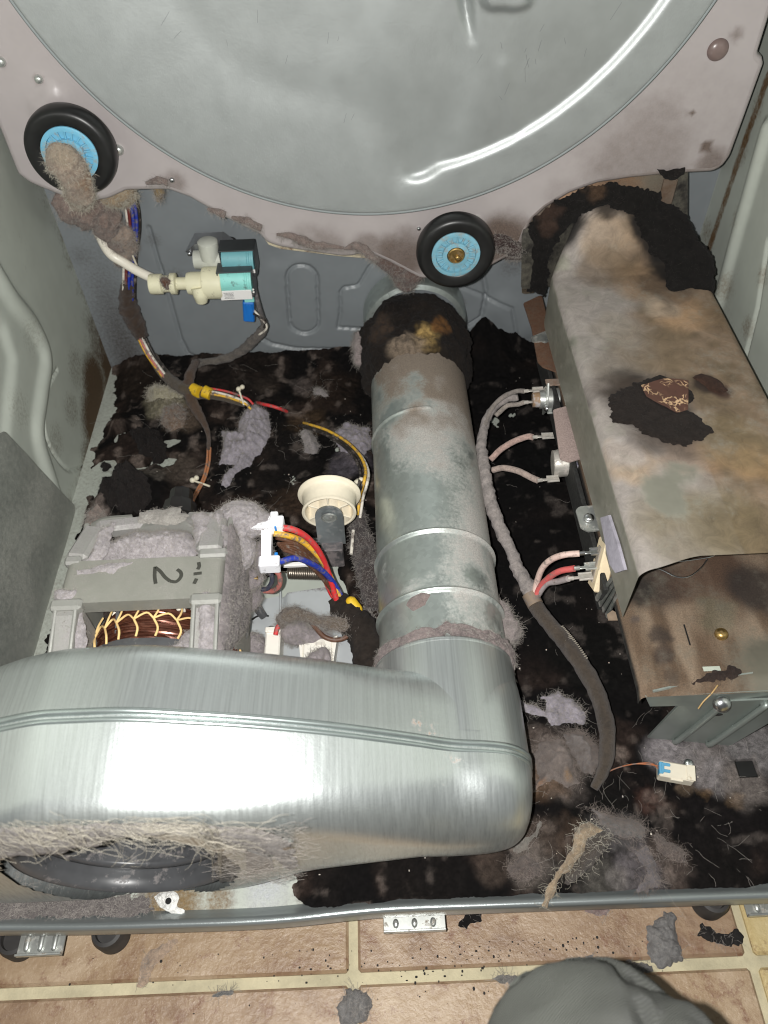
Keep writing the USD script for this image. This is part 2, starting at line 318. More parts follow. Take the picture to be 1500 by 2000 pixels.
# ================================================================== the setting: tiled floor in front of the dryer
FZ = -.062
tf = thing('tiled_floor', None, None, kind='structure')
grout = simple('grout', lin(186, 177, 148), .85, var=.28, scale=26, bump=.0006, bscale=300)
obj('grout_bed', box((0, -.25, FZ-.0225), (2.4, 1.5, .04), .001), grout, tf)
def tile_mat(i, a, b, c):
    n = {'g': ('texture_coordinate', {}), 'm': ('mapping', {'location': (i*3.1, i*1.7, 0)}), 'n': ('noise_texture', {'scale': 16., 'detail': 10, 'roughness': .72, 'distortion': .5}),
         'r': ('rgb_ramp', {'ramp': [(.28, tuple(a)), (.5, tuple(b)), (.72, tuple(c))]}),
         's': ('noise_texture', {'scale': 60., 'detail': 8, 'roughness': .75}), 'sr': ('map_range', {'from_min': .54, 'from_max': .70, 'clamp': True}), 'sm': ('mix_color', {'b': tuple(lin(112, 74, 56))}),
         'f': ('math', {'math_type': 'multiply', 'value2': .95}), 'bn': ('noise_texture', {'scale': 160., 'detail': 6, 'roughness': .65}), 'b': ('bump', {'distance': .0011, 'strength': 1.}),
         'p': ('principled_bsdf', {'roughness': .34, 'specular_ior_level': .5})}
    return mk(f'tile_glaze_{i}', n, [('g.object', 'm.vector'), ('m.vector', 'n.vector'), ('n.fac', 'r.fac'), ('m.vector', 's.vector'), ('s.fac', 'sr.value'), ('sr.result', 'f.value1'), ('f.value', 'sm.fac'),
              ('r.color', 'sm.a'), ('sm.result', 'p.base_color'), ('m.vector', 'bn.vector'), ('bn.fac', 'b.height'), ('b.normal', 'p.normal')])
tmats = [tile_mat(0, lin(114, 88, 70), lin(152, 128, 104), lin(180, 158, 134)), tile_mat(1, lin(124, 96, 74), lin(158, 134, 107), lin(184, 163, 138)), tile_mat(2, lin(166, 144, 98), lin(192, 172, 124), lin(204, 188, 146))]
PIT = .2915; GX, GY = V(690, 1850, z=FZ)[0], V(690, 1912, z=FZ)[1]
for i in range(-4, 4):
    for j in range(-3, 2):
        x0, x1 = GX+i*PIT+.0035, GX+(i+1)*PIT-.0035; y0, y1 = GY+j*PIT+.004, GY+(j+1)*PIT-.004
        obj('tile', box(((x0+x1)/2, (y0+y1)/2, FZ-.0025), (x1-x0, y1-y0, .009), .0022), tmats[2 if i >= 1 else (i+j) % 2], tf)

# ================================================================== dryer cabinet
XL, XR, YB = -.315, .345, .60
cab = thing('dryer_cabinet', 'opened dryer cabinet shell of grey enamelled sheet with a dirty base pan', 'dryer cabinet')
# rear panel with pressed beads
def yb(px, py): p = V(px, py, y=YB); return (p[0], p[2])
def pl(pts, f): return [f(*p) for p in pts]
stad = LineString(pl([(590, 545), (594, 628)], yb)).buffer(.0165)
ring = lambda shp, w: shp.boundary.buffer(w)
plate_e = Polygon(pl([(665, 612), (665, 570), (672, 562), (700, 558), (722, 520), (760, 500), (830, 500), (880, 520), (900, 560), (1000, 600), (1010, 660), (660, 640)], yb)).buffer(.008).buffer(-.008)
bigline = LineString(pl([(290, 445), (320, 545), (352, 660), (368, 692), (392, 703)], yb)).buffer(.0016)
line2 = LineString(pl([(500, 655), (530, 672), (580, 682), (690, 684)], yb)).buffer(.0016)
line3 = LineString(pl([(900, 645), (940, 620), (950, 570), (940, 520)], yb)).buffer(.0018)
bump4 = LineString(pl([(985, 600), (1020, 640)], yb)).buffer(.016)
rear = raster([(ring(stad, .0014), .0035, .0008), (stad, .0012, .002), (ring(plate_e, .0014), .003, .0008), (bigline, .004, .001), (line2, .004, .001), (line3, .004, .001), (bump4, -.004, .006),
               (LineString(pl([(545, 500), (640, 430)], yb)).buffer(.012), .0025, .005)], XL-.01, XR+.01, -.01, .7, .001)
rp = grid(520, 420, lambda s, t: np.stack([XL+(XR-XL)*s, YB+rear(XL+(XR-XL)*s, t*.62-.002), t*.62-.002], 1))
P = rp[0]
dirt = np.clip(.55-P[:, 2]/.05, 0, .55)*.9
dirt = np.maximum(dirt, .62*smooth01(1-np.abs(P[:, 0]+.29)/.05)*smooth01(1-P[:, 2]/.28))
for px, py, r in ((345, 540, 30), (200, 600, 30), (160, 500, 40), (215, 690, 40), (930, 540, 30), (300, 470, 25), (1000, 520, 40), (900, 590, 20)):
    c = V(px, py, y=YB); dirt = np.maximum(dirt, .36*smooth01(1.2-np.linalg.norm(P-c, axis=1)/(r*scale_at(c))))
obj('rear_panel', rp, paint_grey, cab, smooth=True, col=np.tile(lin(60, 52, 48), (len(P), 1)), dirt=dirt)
# side panels
def wl(px, py): p = V(px, py, x=XL); return (p[1], p[2])
lb = raster([(LineString(spline(pl([(-40, 480), (20, 580), (66, 640), (88, 700), (80, 770), (72, 850), (95, 930), (120, 1010)], wl), 8)).buffer(.008), .006, .0035),
             (LineString(spline(pl([(112, 722), (92, 760), (86, 800), (90, 850), (108, 890), (135, 918), (165, 912)], wl), 8)).buffer(.0012), -.003, .0008),
             (Polygon(pl([(-60, 560), (10, 640), (30, 700), (20, 800), (10, 900), (-150, 900)], wl)), -.005, .004)], -.1, .62, -.05, .65, .001)
lw = grid(480, 420, lambda s, t: np.stack([XL+lb(s*YB, t*.64-.002), s*YB, t*.64-.002], 1))
P = lw[0]
dirt = .75*smooth01(1.2-(YB-P[:, 1])/.05)*smooth01(1.1-P[:, 2]/.12)+.25*smooth01(1-P[:, 2]/.03)
dirt = np.maximum(dirt, .3*smooth01(1-(YB-P[:, 1])/.03))+.5*(fbm(P*70, 4, 17)-.42)
for px, py, r, a in ((185, 750, 80, .9), (190, 820, 95, 1.), (200, 880, 70, .9), (180, 900, 70, .7), (150, 720, 60, .4), (60, 650, 60, .3), (110, 860, 50, .35), (40, 800, 60, .3), (140, 800, 50, .4)):
    c = V(px, py, x=XL); dirt = np.maximum(dirt, a*smooth01(1.3-np.linalg.norm(P-c, axis=1)/(r*scale_at(c))))
obj('side_panel', lw, paint_green, cab, smooth=True, col=np.tile(lin(78, 60, 38), (len(P), 1)), dirt=dirt)
def wr(px, py): p = V(px, py, x=XR); return (p[1], p[2])
rb = raster([(LineString(pl([(1500, 250), (1440, 460), (1405, 590)], wr)).buffer(.007), -.006, .003), (LineString(pl([(1500, 470), (1480, 600), (1455, 700)], wr)).buffer(.002), .003, .001)], -.1, .62, -.05, .65, .001)
rw = grid(400, 360, lambda s, t: np.stack([XR+rb(YB-s*YB, t*.64-.002), YB-s*YB, t*.64-.002], 1))
P = rw[0]
streak = LineString(pl([(1500, 150), (1450, 290), (1415, 395), (1380, 500), (1360, 560)], wr))
dirt = .66*smooth01(1.45-shapely.distance(shapely.points(P[:, 1], P[:, 2]), streak)/.006)
dirt = np.maximum(dirt, .4*smooth01(1-np.abs(P[:, 1]-.53)/.08)*smooth01(1-P[:, 2]/.2))+.5*(fbm(P*70, 4, 18)-.42)
for px, py, r in ((1480, 210, 40), (1420, 560, 50), (1450, 300, 35), (1490, 540, 40), (1440, 430, 40), (1380, 450, 40), (1460, 640, 40)):
    c = V(px, py, x=XR); dirt = np.maximum(dirt, .42*smooth01(1.2-np.linalg.norm(P-c, axis=1)/(r*scale_at(c))))
obj('side_panel', rw, paint_green, cab, smooth=True, col=np.tile(lin(96, 70, 38), (len(P), 1)), dirt=dirt)
# base pan: bare patches show through the lint
def bz(x, y): return .0006*np.sin(x*40)*np.sin(y*37)
rail_y = lambda x: np.interp(x, [-.30, -.2, -.13, -.09, -.04, .0, .1, .26, .36], [V(*q, z=.004)[1]+.003 for q in ((-30, 1809), (200, 1806), (360, 1802), (480, 1798), (620, 1787), (750, 1774), (1000, 1764), (1450, 1748), (1600, 1742))])
bp = grid(330, 300, lambda s, t: np.stack([XL+(XR-XL)*s, rail_y(XL+(XR-XL)*s)+t*(YB-rail_y(XL+(XR-XL)*s)), bz(XL+(XR-XL)*s, t*YB)], 1)); P = bp[0]
col = np.tile(lin(70, 50, 36), (len(P), 1)); dirt = .28+.25*(fbm(P*30, 4, 3)-.5)
bare = Polygon([V(*p, z=0)[:2] for p in ((470, 1120), (640, 1120), (700, 1200), (730, 1290), (760, 1345), (480, 1345))])
dirt = np.where(shapely.contains_xy(bare.buffer(.01), P[:, 0], P[:, 1]), .02, dirt)
for px, py, r, k, a in ((330, 1770, 90, lin(120, 100, 70), .75), (430, 1760, 45, lin(112, 92, 66), .6), (520, 1755, 70, lin(120, 114, 110), .5), (620, 1755, 60, lin(84, 74, 68), .6), (100, 1780, 130, lin(112, 104, 100), .95), (520, 1730, 60, lin(170, 172, 176), .55), (240, 880, 40, lin(120, 98, 48), .6)):
    c = V(px, py, z=0); d = np.linalg.norm(P-c, axis=1)/(r*scale_at(c)); m = smooth01(1.3-d)
    dirt = np.maximum(dirt, a*m); col = col*(1-m[:, None])+k*m[:, None]
obj('base_pan', bp, paint_green, cab, smooth=True, col=col, dirt=dirt)
# front rail: rolled lip of the base
rail_p = spline([V(*q, z=.006) for q in ((-90, 1812), (0, 1809), (150, 1808), (300, 1804), (480, 1798), (580, 1791), (680, 1780), (780, 1772), (960, 1765), (1200, 1756), (1500, 1746), (1600, 1742))], 8)
prof = A([(.010, -.0065), (.006, -.0035), (.0030, .0002), (.0012, .0024), (-.0008, .0032), (-.0026, .0026), (-.0036, .0006), (-.0038, -.0105), (-.0026, -.011), (-.0024, -.001), (-.001, .0012), (.0006, .0008), (.0030, -.003), (.010, -.0085)])
rings = [np.stack([np.full(len(prof), p[0]), p[1]+prof[:, 0], .006+prof[:, 1]], 1) for p in rail_p]
v, f = loft(rings); obj('front_rail', (v, f), dirty_metal('rail_steel', lin(150, 156, 156), .3, .6, .08, (.4, 3, 3)), cab, smooth=30 if False else True, col=np.tile(lin(90, 76, 62), (len(v), 1)), dirt=.10+.3*(fbm(v*40, 3, 5)-.4))
# panel clips under the rail
def clip(px0, px1, py0, py1, label=None):
    a, b, c, d = V(px0, py0, z=-.03), V(px1, py0, z=-.03), V(px1, py1, z=-.03), V(px0, py1, z=-.03)
    x0, x1, y1_, y0_ = a[0], b[0], .004, (c[1]+d[1])/2
    w = x1-x0
    k = obj('panel_clip', cat(box(((x0+x1)/2, (y0_+y1_)/2, -.030), (w, y1_-y0_, .0015), .0004), box(((x0+x1)/2, y0_+.0008, -.028), (w, .0016, .005), .0005)), zinc, cab)
    for t in (.2, .5, .8):
        xx = x0+w*t
        obj('clip_rib', hull(np.vstack([ball((xx, y0_+.006, -.0285), .0032, 1, (.7, 1, .6))[0], ball((xx, y1_-.008, -.0285), .0032, 1, (.7, 1, .6))[0]])), zinc, k)
    return k
clip(48, 135, 1800, 1868); clip(748, 868, 1775, 1822); clip(1448, 1560, 1752, 1790)
foot = simple('foot_rubber', (.035, .033, .032), .55, var=.3)
for px, py in ((205, 1835), (20, 1850), (1400, 1768)):
    c = V(px, py, z=-.035); u = A([1, 0, 0])
    obj('leveling_foot', lathe([(.0, .004), (.008, .004), (.0085, .008), (.011, .0075), (.0125, .003), (.0125, -.010), (.011, -.012), (0, -.012)], c-A([0, -.006, .008]), (0, 0, 1), 32), foot, cab)
# dusty stiffening plate on the left, in front of the side panel
sp_ = np.array([(XL+.006, -.01, -.0), (XL+.006, .382, -.0), (XL+.006, .338, .150), (XL+.006, .20, .235), (XL+.006, -.01, .26)])
spl, t, nb = flat_tris(Polygon([(p[1], p[2]) for p in sp_]).buffer(-.006).buffer(.006), .004)
v = np.c_[np.full(len(spl), XL+.006), spl]
v[:, 0] += .0025*(fbm(v*18, 2, 9)-.5)
d = .42+.6*(fbm(v*16, 4, 11)-.5)
scr = LineString([V(38, 1115, x=XL+.006)[1:], V(70, 1130, x=XL+.006)[1:], V(108, 1175, x=XL+.006)[1:]])
obj('stiffening_plate', (v, t), dirty_metal('dusty_plate', lin(134, 138, 132), .4, .3, .1, soft=.45, dfine=200.), cab, smooth=True, col=np.tile(lin(160, 160, 152), (len(v), 1)), dirt=d)

# ================================================================== rear bulkhead, drum back, rollers
YK = .545
# drum back
YD = .528
def db(px, py): p = V(px, py, y=YD); return (p[0], p[2])
def circ(a, b, c):
    m = A([[2*(b[0]-a[0]), 2*(b[1]-a[1])], [2*(c[0]-a[0]), 2*(c[1]-a[1])]]); return np.linalg.solve(m, A([b[0]**2+b[1]**2-a[0]**2-a[1]**2, c[0]**2+c[1]**2-a[0]**2-a[1]**2]))
dc = circ(db(22, 0), db(700, 417), db(1396, 0)); DR = float(np.hypot(*(A(db(700, 417))-dc)))
def kb(px, py, y=YK): p = V(px, py, y=y); return (p[0], p[2])
out = pl([(-60, 150), (0, 258), (44, 335), (58, 352), (80, 362), (120, 378), (170, 392), (215, 384), (250, 368), (330, 367), (372, 382), (430, 416), (470, 436), (506, 453), (522, 470), (545, 478), (600, 487), (668, 497), (690, 496), (715, 488), (760, 508), (820, 540), (880, 540), (950, 520), (1012, 486), (1028, 445), (1040, 425), (1065, 402), (1110, 374), (1165, 354), (1230, 344), (1310, 336), (1388, 332), (1408, 322), (1424, 300), (1500, 90)], kb)
out = [(-.308, .68)]+[p for p in out if p[0] > -.306]+[(.3185, .30), (.3185, .68)]
out[1] = (-.308, out[1][1])
Pb = Polygon(out).buffer(.004).buffer(-.008).buffer(.004)
inner = Pb.buffer(-.005)
inner_h = inner.difference(Point(*dc).buffer(DR-.012, 96)); inner_h = max(getattr(inner_h, 'geoms', [inner_h]), key=lambda g: g.area)
p, t, nb = flat_tris(inner_h, .0045)
emb = raster([(LineString(pl([(85, 210), (108, 183)], kb)).buffer(.0075), -.004, .002)], -.34, .34, .1, .7, .001)
faceY = YK-.006
v = np.c_[p[:, 0], faceY+emb(p[:, 0], p[:, 1]), p[:, 1]]; t = t  # faces the camera (-y)
rim = resample(list(inner.exterior.coords)[:-1], .003); tt = np.gradient(np.vstack([rim[-1], rim, rim[0]]), axis=0)[1:-1]; nn = np.stack([tt[:, 1], -tt[:, 0]], 1); nn /= np.linalg.norm(nn, axis=1, keepdims=True)
if not inner.exterior.is_ccw: nn = -nn
rr = [np.c_[(rim+nn*o)[:, 0], np.full(len(rim), faceY+d), (rim+nn*o)[:, 1]] for o, d in ((-.001, .0004), (.002, .0006), (.004, .0022), (.005, .005), (.005, .016))]
rv, rf = loft(rr, cap=False)
sb = []
KB = lin(92, 78, 70)
col = np.tile(lin(96, 82, 74), (len(v), 1)); dirt = .02+.12*(fbm(v*25, 4, 21)-.4)
for px, py, r, a in ((1290, 230, 60, .42), (1250, 320, 130, .48), (1390, 320, 40, .7), (1340, 190, 90, .2), (980, 470, 60, .95), (780, 510, 70, .8), (720, 485, 40, .6), (1100, 380, 40, .3), (640, 480, 45, .5), (1440, 68, 16, .6), (1380, 285, 14, .9), (1350, 222, 9, .9), (600, 462, 40, .35), (340, 355, 25, .55), (0, 118, 12, .6), (76, 155, 10, .6), (1395, 240, 90, .2)):
    c = V(px, py, y=faceY); dirt = np.maximum(dirt, a*smooth01(1.4-np.linalg.norm(v-c, axis=1)/(r*scale_at(c))+.5*(fbm(v*60, 3, 4)-.5)))
bk = thing('rear_bulkhead', 'warm grey enamelled bulkhead sheet carrying the drum rollers, sooty at its lower right corner', 'bulkhead plate', (0, YK, .4))
obj('plate', (v, t), paint_warm, bk, smooth=True, col=col, dirt=dirt)
d2 = .12+.6*(fbm(rv*30, 4, 8)-.42)+.3*smooth01((rv[:, 0]-.05)/.1)*smooth01((.30-rv[:, 2])/.05)
obj('rolled_edge', (rv, rf), paint_warm, bk, smooth=True, col=np.tile(lin(98, 80, 66), (len(rv), 1)), dirt=d2)
def screw(name, c, n, r, mat, parent, h=.5):
    u, w, a = frame(n); g = lathe([(r, 0), (r, r*h*.4), (r*.8, r*h*.8), (r*.45, r*h), (0, r*h*1.02)], c, n, 16); return obj(name, g, mat, parent, smooth=50)
for px, py, r in ((232, 292, .0045), (336, 351, .0024), (76, 154, .0035), (2, 120, .004), (930, 428, .004), (818, 446, .002), (600, 477, .002)):
    screw('rivet', V(px, py, y=faceY), (0, -1, 0), r, steel if px in (336, 818) else paint_warm if False else zinc, bk, 1.0)
c = V(1402, 97, y=faceY)
obj('dimple', ball(c, .0085, 3, (1, .55, 1)), simple('dimple_enamel', lin(120, 104, 100), .3), bk)
pp = [V(*q, y=faceY-.0015) for q in ((1388, 108), (1396, 120), (1408, 116), (1418, 96), (1414, 90), (1402, 104))]
obj('torn_hole', hull([q+A([0, d, 0]) for q in pp for d in (0, .001)]), simple('soot_black', SOOT, .9), bk)
# tab of the lower flange (cream strip under the plate, left of the duct)
fl = [V(*q, y=YK+.012) for q in ((508, 454), (525, 478), (548, 486), (662, 500), (690, 490), (720, 492), (760, 508), (760, 480), (520, 440))]
obj('lower_flange', hull([q+A([0, d, 0]) for q in fl for d in (0, .0012)]), simple('cream_enamel', lin(196, 186, 160), .45, dust=lin(110, 90, 76), dust_amt=.5, dscale=60), bk)

cir = Point(*dc).buffer(DR-.033, 128)
tongue = Polygon(spline(pl([(300, -300), (330, -20), (395, 90), (480, 165), (590, 200), (672, 210), (735, 255), (775, 320), (800, 352), (850, 335), (893, 270), (917, 190), (922, 100), (900, 0), (880, -300)], db), 6)).buffer(0)
sector = cir.intersection(Polygon(pl([(800, 356), (760, 280), (900, 240), (925, 100), (890, -300), (1900, -300), (1700, 600), (800, 360)], db))).union(tongue.buffer(.001))
hub = Polygon(spline(pl([(360, -300), (430, 40), (530, 110), (640, 132), (715, 92), (745, -10), (760, -300)], db), 6)).buffer(0)
knob = Polygon(pl([(948, -30), (1028, -30), (1030, 8), (1015, 14), (958, 12), (950, 5)], db)).buffer(.002)
crease = LineString(pl([(985, 130), (990, 180), (1012, 265)], db)).buffer(.003)
dh_s = raster([(sector, 1., .0021)], dc[0]-.33, dc[0]+.33, dc[1]-.33, dc[1]+.33, .001)
dh_b = raster([(sector, 1., .014)], dc[0]-.33, dc[0]+.33, dc[1]-.33, dc[1]+.33, .001)
xt_ = db(800, 352)[0]
dh0 = raster([(tongue, .0030, .010), (hub, .0022, .013), (knob, -.006, .0016), (crease, -.0012, .003)], dc[0]-.33, dc[0]+.33, dc[1]-.33, dc[1]+.33, .001)
def dh(x, z):
    r = np.hypot(x-dc[0], z-dc[1]); w = smooth01((x-xt_+.012)/.02); m = w*dh_s(x, z)+(1-w)*dh_b(x, z)
    return dh0(x, z)+(1-m)*.085*np.clip(DR-.006-r, 0, .14)+m*(.0010+.0052*np.clip((r-.05)/.21, 0, 1.1))
na, nr_ = 420, 170
rad = np.concatenate([np.linspace(0.004, DR-.04, 120), np.linspace(DR-.039, DR-.009, 36), DR-.008+A([0, .0016, .0032, .0048, .006, .007, .0077, .008, .0078, .007])])
lip = np.interp(rad, [0, DR-.009, DR-.0064, DR-.0036, DR-.0015, DR-.0005, DR], [0, 0, 0, -.0002, -.0004, -.0002, .0004])
lip[-3:] = (.001, .004, .012)
ang = np.arange(na)/na*2*np.pi
rings = [np.stack([dc[0]+r*np.cos(ang), np.full(na, YD+l)+dh(dc[0]+r*np.cos(ang), dc[1]+r*np.sin(ang)), dc[1]+r*np.sin(ang)], 1) for r, l in zip(rad, lip)]
v, f = loft(rings, cap=False)
keep = v[:, 2] < .66; f = f[keep[f].all(1)]
db_ = thing('dryer_drum', 'big round pressed galvanised steel drum end above the rollers', 'drum', (dc[0], YD, dc[1]))
obj('pressed_disc', (v, f[:, ::-1]), drum_mat, db_, smooth=True, col=np.tile(lin(90, 92, 92), (len(v), 1)), dirt=.03+.12*(fbm(v*20, 4, 31)-.45))
srng = np.random.default_rng(8); scr = []
for k in range(34):
    px, py = (srng.uniform(900, 1240), srng.uniform(30, 300)) if k < 22 else (srng.uniform(150, 700), srng.uniform(20, 380))
    a0 = V(px, py, y=YD); 
    if np.hypot(a0[0]-dc[0], a0[2]-dc[1]) > DR-.05: continue
    L_ = srng.uniform(.003, .014); an_ = srng.normal(1.35, .35); q_ = [a0+A([np.cos(an_)*L_*t_, 0, np.sin(an_)*L_*t_]) for t_ in (0, .5, 1)]
    for p_ in q_: p_[1] = YD+float(dh(A([p_[0]]), A([p_[2]]))[0])-.0001
    scr.append(tube(q_, .00011, 5, 2))
obj('scratches', cat(*scr), simple('scratch_dark', lin(110, 114, 114), .6), db_, kind='stuff')
obj('rolled_rim', lathe([(DR-.0006, .0002), (DR+.0008, -.0008), (DR+.0016, -.0004), (DR+.0018, .001), (DR+.0014, .014)], (dc[0], YD, dc[1]), (0, 1, 0), 260), simple('rim_steel', lin(120, 126, 126), .6, .3, var=.06, scale=40), db_, smooth=True)

def roller(c, hubmat, label, lint_hub):
    t = thing('drum_roller', label, 'drum roller', c); c = A(c)
    ax = A([0, -1, 0.])
    obj('tyre', lathe([(.0225, -.008), (.030, -.010), (.0345, -.0085), (.0362, -.005), (.0367, 0), (.0362, .005), (.0345, .0085), (.031, .0098), (.0235, .0085), (.0225, .0065)], c, ax, 72), rubber, t, smooth=True)
    h = obj('hub', lathe([(.0228, .005), (.0226, .0082), (.0215, .0088), (.0188, .0088), (.0183, .0055), (.0126, .0055), (.0122, .0085), (.0085, .0092), (.0080, .008), (.0080, -.006)], c, ax, 60), hubmat, t, smooth=40)
    for k in range(18):
        a = k/18*2*np.pi+.1; d = A([np.cos(a), 0, np.sin(a)]); q = c+ax*.0065
        obj('spoke', bar(q+d*.0122, q+d*.0186, .0014, .0022, up=ax), hubmat, t)
    if not lint_hub:
        obj('shaft', lathe([(.0079, -.01), (.0079, .0096), (.0070, .0104), (.0062, .0103), (.0060, .0088), (0, .0088)], c, ax, 28), brass, t, smooth=40)
        obj('clip_ring', ball(c+ax*.0095+A([.0015, 0, -.0025]), .0028, 2, (1, .6, 1)), brass, t)
    else:
        obj('shaft', lathe([(.0079, -.01), (.0079, .0096), (0, .0104)], c, ax, 28), steel, t, smooth=40)
    return t
r1 = V(140, 293, y=.518); r2 = V(889, 489, y=.518)
roller(r1, blue_plastic, 'black rubber roller with a bright blue hub, lint hanging from its axle', True)
roller(r2, blue_dusty, 'black rubber roller with a dusty blue hub and bare brass axle', False)

# ================================================================== exhaust duct
AX, AZ, RD = .0425, .052, .0495
def yat(px, py): return V(px, py, z=AZ+RD)[1]
beads = [yat(855, 1035), yat(865, 1150)]
ys = np.sort(np.concatenate([np.linspace(.15, .575, 150)]+[b+np.linspace(-.006, .006, 21) for b in beads]+[yat(820, 795)+np.linspace(-.006, .006, 17)]))
na = 150; ang = np.arange(na)/na*2*np.pi
ysm = yat(820, 795)
rings = []
for y in ys:
    r = RD-.0012*(y-.15)+sum(.0026*math.exp(-((y-b)/.0019)**2) for b in beads)
    rr_ = r+.0018*np.exp(-((y-ysm-.001*np.cos(ang*2))/.0016)**2)*(np.cos(ang) < .12)-(.0009*(y > ysm) if False else 0)
    rings.append(np.stack([AX+rr_*np.cos(ang), np.full(na, y), AZ+rr_*np.sin(ang)], 1))
v, f = loft(rings, cap=False)
s = (v[:, 1]-.15)/.4
n1 = fbm(v*A([26, 17, 26]), 4, 41); n2 = fbm(v*A([60, 60, 60]), 4, 43)
dirt = .40+.22*smooth01((s-.35)/.5)+1.5*(n1-.5)*(.8+.4*s)+.4*(n2-.5)
side = smooth01((v[:, 0]-AX)/.05+.2)
dirt += .22*side-.3*smooth01((AX-.02-v[:, 0])/.02)*(1-s)
for px, py, r, a, sgn in ((800, 700, 70, .55, 1), (810, 850, 90, .35, 1), (800, 980, 70, -.45, 0), (790, 1090, 60, -.5, 0), (930, 1120, 40, -.5, 0), (760, 800, 40, -.5, 0), (880, 760, 60, .4, 1), (850, 660, 60, .6, 1), (790, 1210, 60, -.5, 0)):
    c = V(px, py, z=AZ+RD*.9); m = smooth01(1.3-np.linalg.norm(v-c, axis=1)/(r*scale_at(c))+1.0*(n2-.5)); dirt = dirt+a*m
brn = .8*smooth01((s-.46)/.3+1.4*(n2-.5)+.8*(n1-.5))
col = lin(172, 168, 163)[None]*(1-brn[:, None])+lin(112, 96, 80)[None]*brn[:, None]
yl = smooth01(1.2-np.linalg.norm(v-V(830, 655, z=AZ+RD), axis=1)/.022); col = col*(1-yl[:, None])+lin(176, 150, 96)*yl[:, None]
dk = smooth01((v[:, 1]-.535)/.02+1.5*(n2-.5)); col = col*(1-dk[:, None])+BLACK*dk[:, None]; dirt = np.maximum(dirt, .95*dk)
duct = thing('exhaust_duct', 'round galvanised exhaust duct with pressed beads, brown with lint towards the rear wall', 'duct', (AX, .36, AZ))
obj('tube', (v, f[:, ::-1]), galv, duct, smooth=True, col=col, dirt=dirt)
cy = yat(770, 545)
obj('rear_collar', lathe([(.050, 0), (.055, .002), (.057, .006), (.057, .03), (.054, .032), (.052, .006)], (AX+.002, .565, AZ+.012), (0, 1, 0), 90), galv, duct, smooth=40)

# ================================================================== blower housing and elbow
YS = .070
kx = A([-.42, -.30, -.25, -.23, -.198, -.168, -.11, -.051, .011, .04, .06, .075, .085, .091, .0945])
kt = A([.055, .130, .158, .167, .1745, .1745, .164, .147, .122, .109, .1045, .099, .090, .080, .066])
kbm = A([.006, .004, .003, .003, .003, .003, .008, .026, .024, .012, .010, .012, .018, .028, .042])
ky0 = A([.010, .009, .008, .008, .008, .008, .009, .013, .016, .018, .0195, .0225, .029, .041, .062])
ky1 = A([.126, .126, .126, .126, .126, .127, .128, .130, .134, .140, .14, .14, .14, .138, .130])
kr = A([.020, .022, .022, .022, .022, .023, .026, .031, .040, .045, .044, .040, .033, .023, .010])
from scipy.interpolate import PchipInterpolator as PI_
xs = np.concatenate([np.linspace(-.42, .04, 110), np.linspace(.043, .0945, 44)])
Q = [PI_(kx, k)(xs) for k in (kt, kbm, ky0, ky1, kr)]
NS = 160; rings = []
for x, zt, zb, y0, y1, r in zip(xs, *Q):
    r = min(r, .48*(zt-zb), .48*(y1-y0)); k = .12*smooth01((.05-x)/.06); kf = .25*smooth01((.085-x)/.09)
    pg = Polygon([(y0, zb), (y1, zb), (y1, zt-k*(y1-YS)*1.0), (max(YS, y0+.002), zt), (y0, zt-kf*max(YS-y0, 0))]).buffer(-r*.98, 24).buffer(r*.98, 24)
    cy_, cz_ = (y0+y1)/2, (zt+zb)/2; ext = np.asarray(pg.exterior.coords)
    a_ = np.arctan2((ext[:, 1]-cz_)/(zt-zb), (ext[:, 0]-cy_)/(y1-y0)); o = np.argsort(a_); a_, e_ = a_[o], ext[o]
    a_ = np.concatenate([a_-2*np.pi, a_, a_+2*np.pi]); e_ = np.vstack([e_, e_, e_])
    q = np.linspace(-np.pi, np.pi, NS, endpoint=False)
    rings.append(np.stack([np.full(NS, x), np.interp(q, a_, e_[:, 0]), np.interp(q, a_, e_[:, 1])], 1))
v, f = loft(rings, cap=True)
front = v[:, 1] < YS
bh = thing('blower_housing', 'shiny galvanised blower housing with an elbow, seam along its top', 'blower housing', (-.1, .07, .08))
n1 = fbm(v*60, 4, 51)
dirt = -.12+.5*(n1-.5)
for px, py, r, a in ((460, 1350, 110, .42), (900, 1400, 110, .25), (820, 1500, 140, .42), (640, 1390, 40, .4), (990, 1560, 60, .3), (960, 1640, 70, .5), (1020, 1440, 50, .4), (900, 1260, 120, .3), (790, 1300, 50, .45)):
    c = V(px, py, z=.13); dirt += a*smooth01(1.3-np.linalg.norm(v-c, axis=1)/(r*scale_at(c))+.8*(n1-.5))
col = np.where((v[:, 0] < .05)[:, None], lin(150, 122, 100)[None], lin(150, 138, 112)[None])
fm = np.arange(len(f))
cen = v[f].mean(1)
fr = cen[:, 1] < YS
# opening of the inlet in the front face
OC = A([-.172, .008, .079]); OR = .0715
hole = (np.hypot(cen[:, 0]-OC[0], cen[:, 2]-OC[2]) < OR) & (cen[:, 1] < .03)
obj('front_half', (v, f[fr & ~hole]), galv_brush, bh, smooth=True, col=col, dirt=dirt)
obj('rear_half', (v, f[~fr]), galv_brush, bh, smooth=True, col=col, dirt=dirt)
# seam bead along the top of the joint
sx = np.linspace(-.40, .090, 60); zt_ = PI_(kx, kt)(sx)
sx = np.append(sx, [.093, .0945]); zt_ = np.append(zt_, [.068, .058])
obj('seam', cat(tube(np.c_[sx, np.full(len(sx), YS+.0012), zt_+.0002], .0022, 8, 2), tube(np.c_[sx, np.full(len(sx), YS-.0035), zt_-.0016], .0018, 8, 2)), simple('seam_steel', lin(176, 186, 184), .3, .8, var=.08), bh, smooth=True)
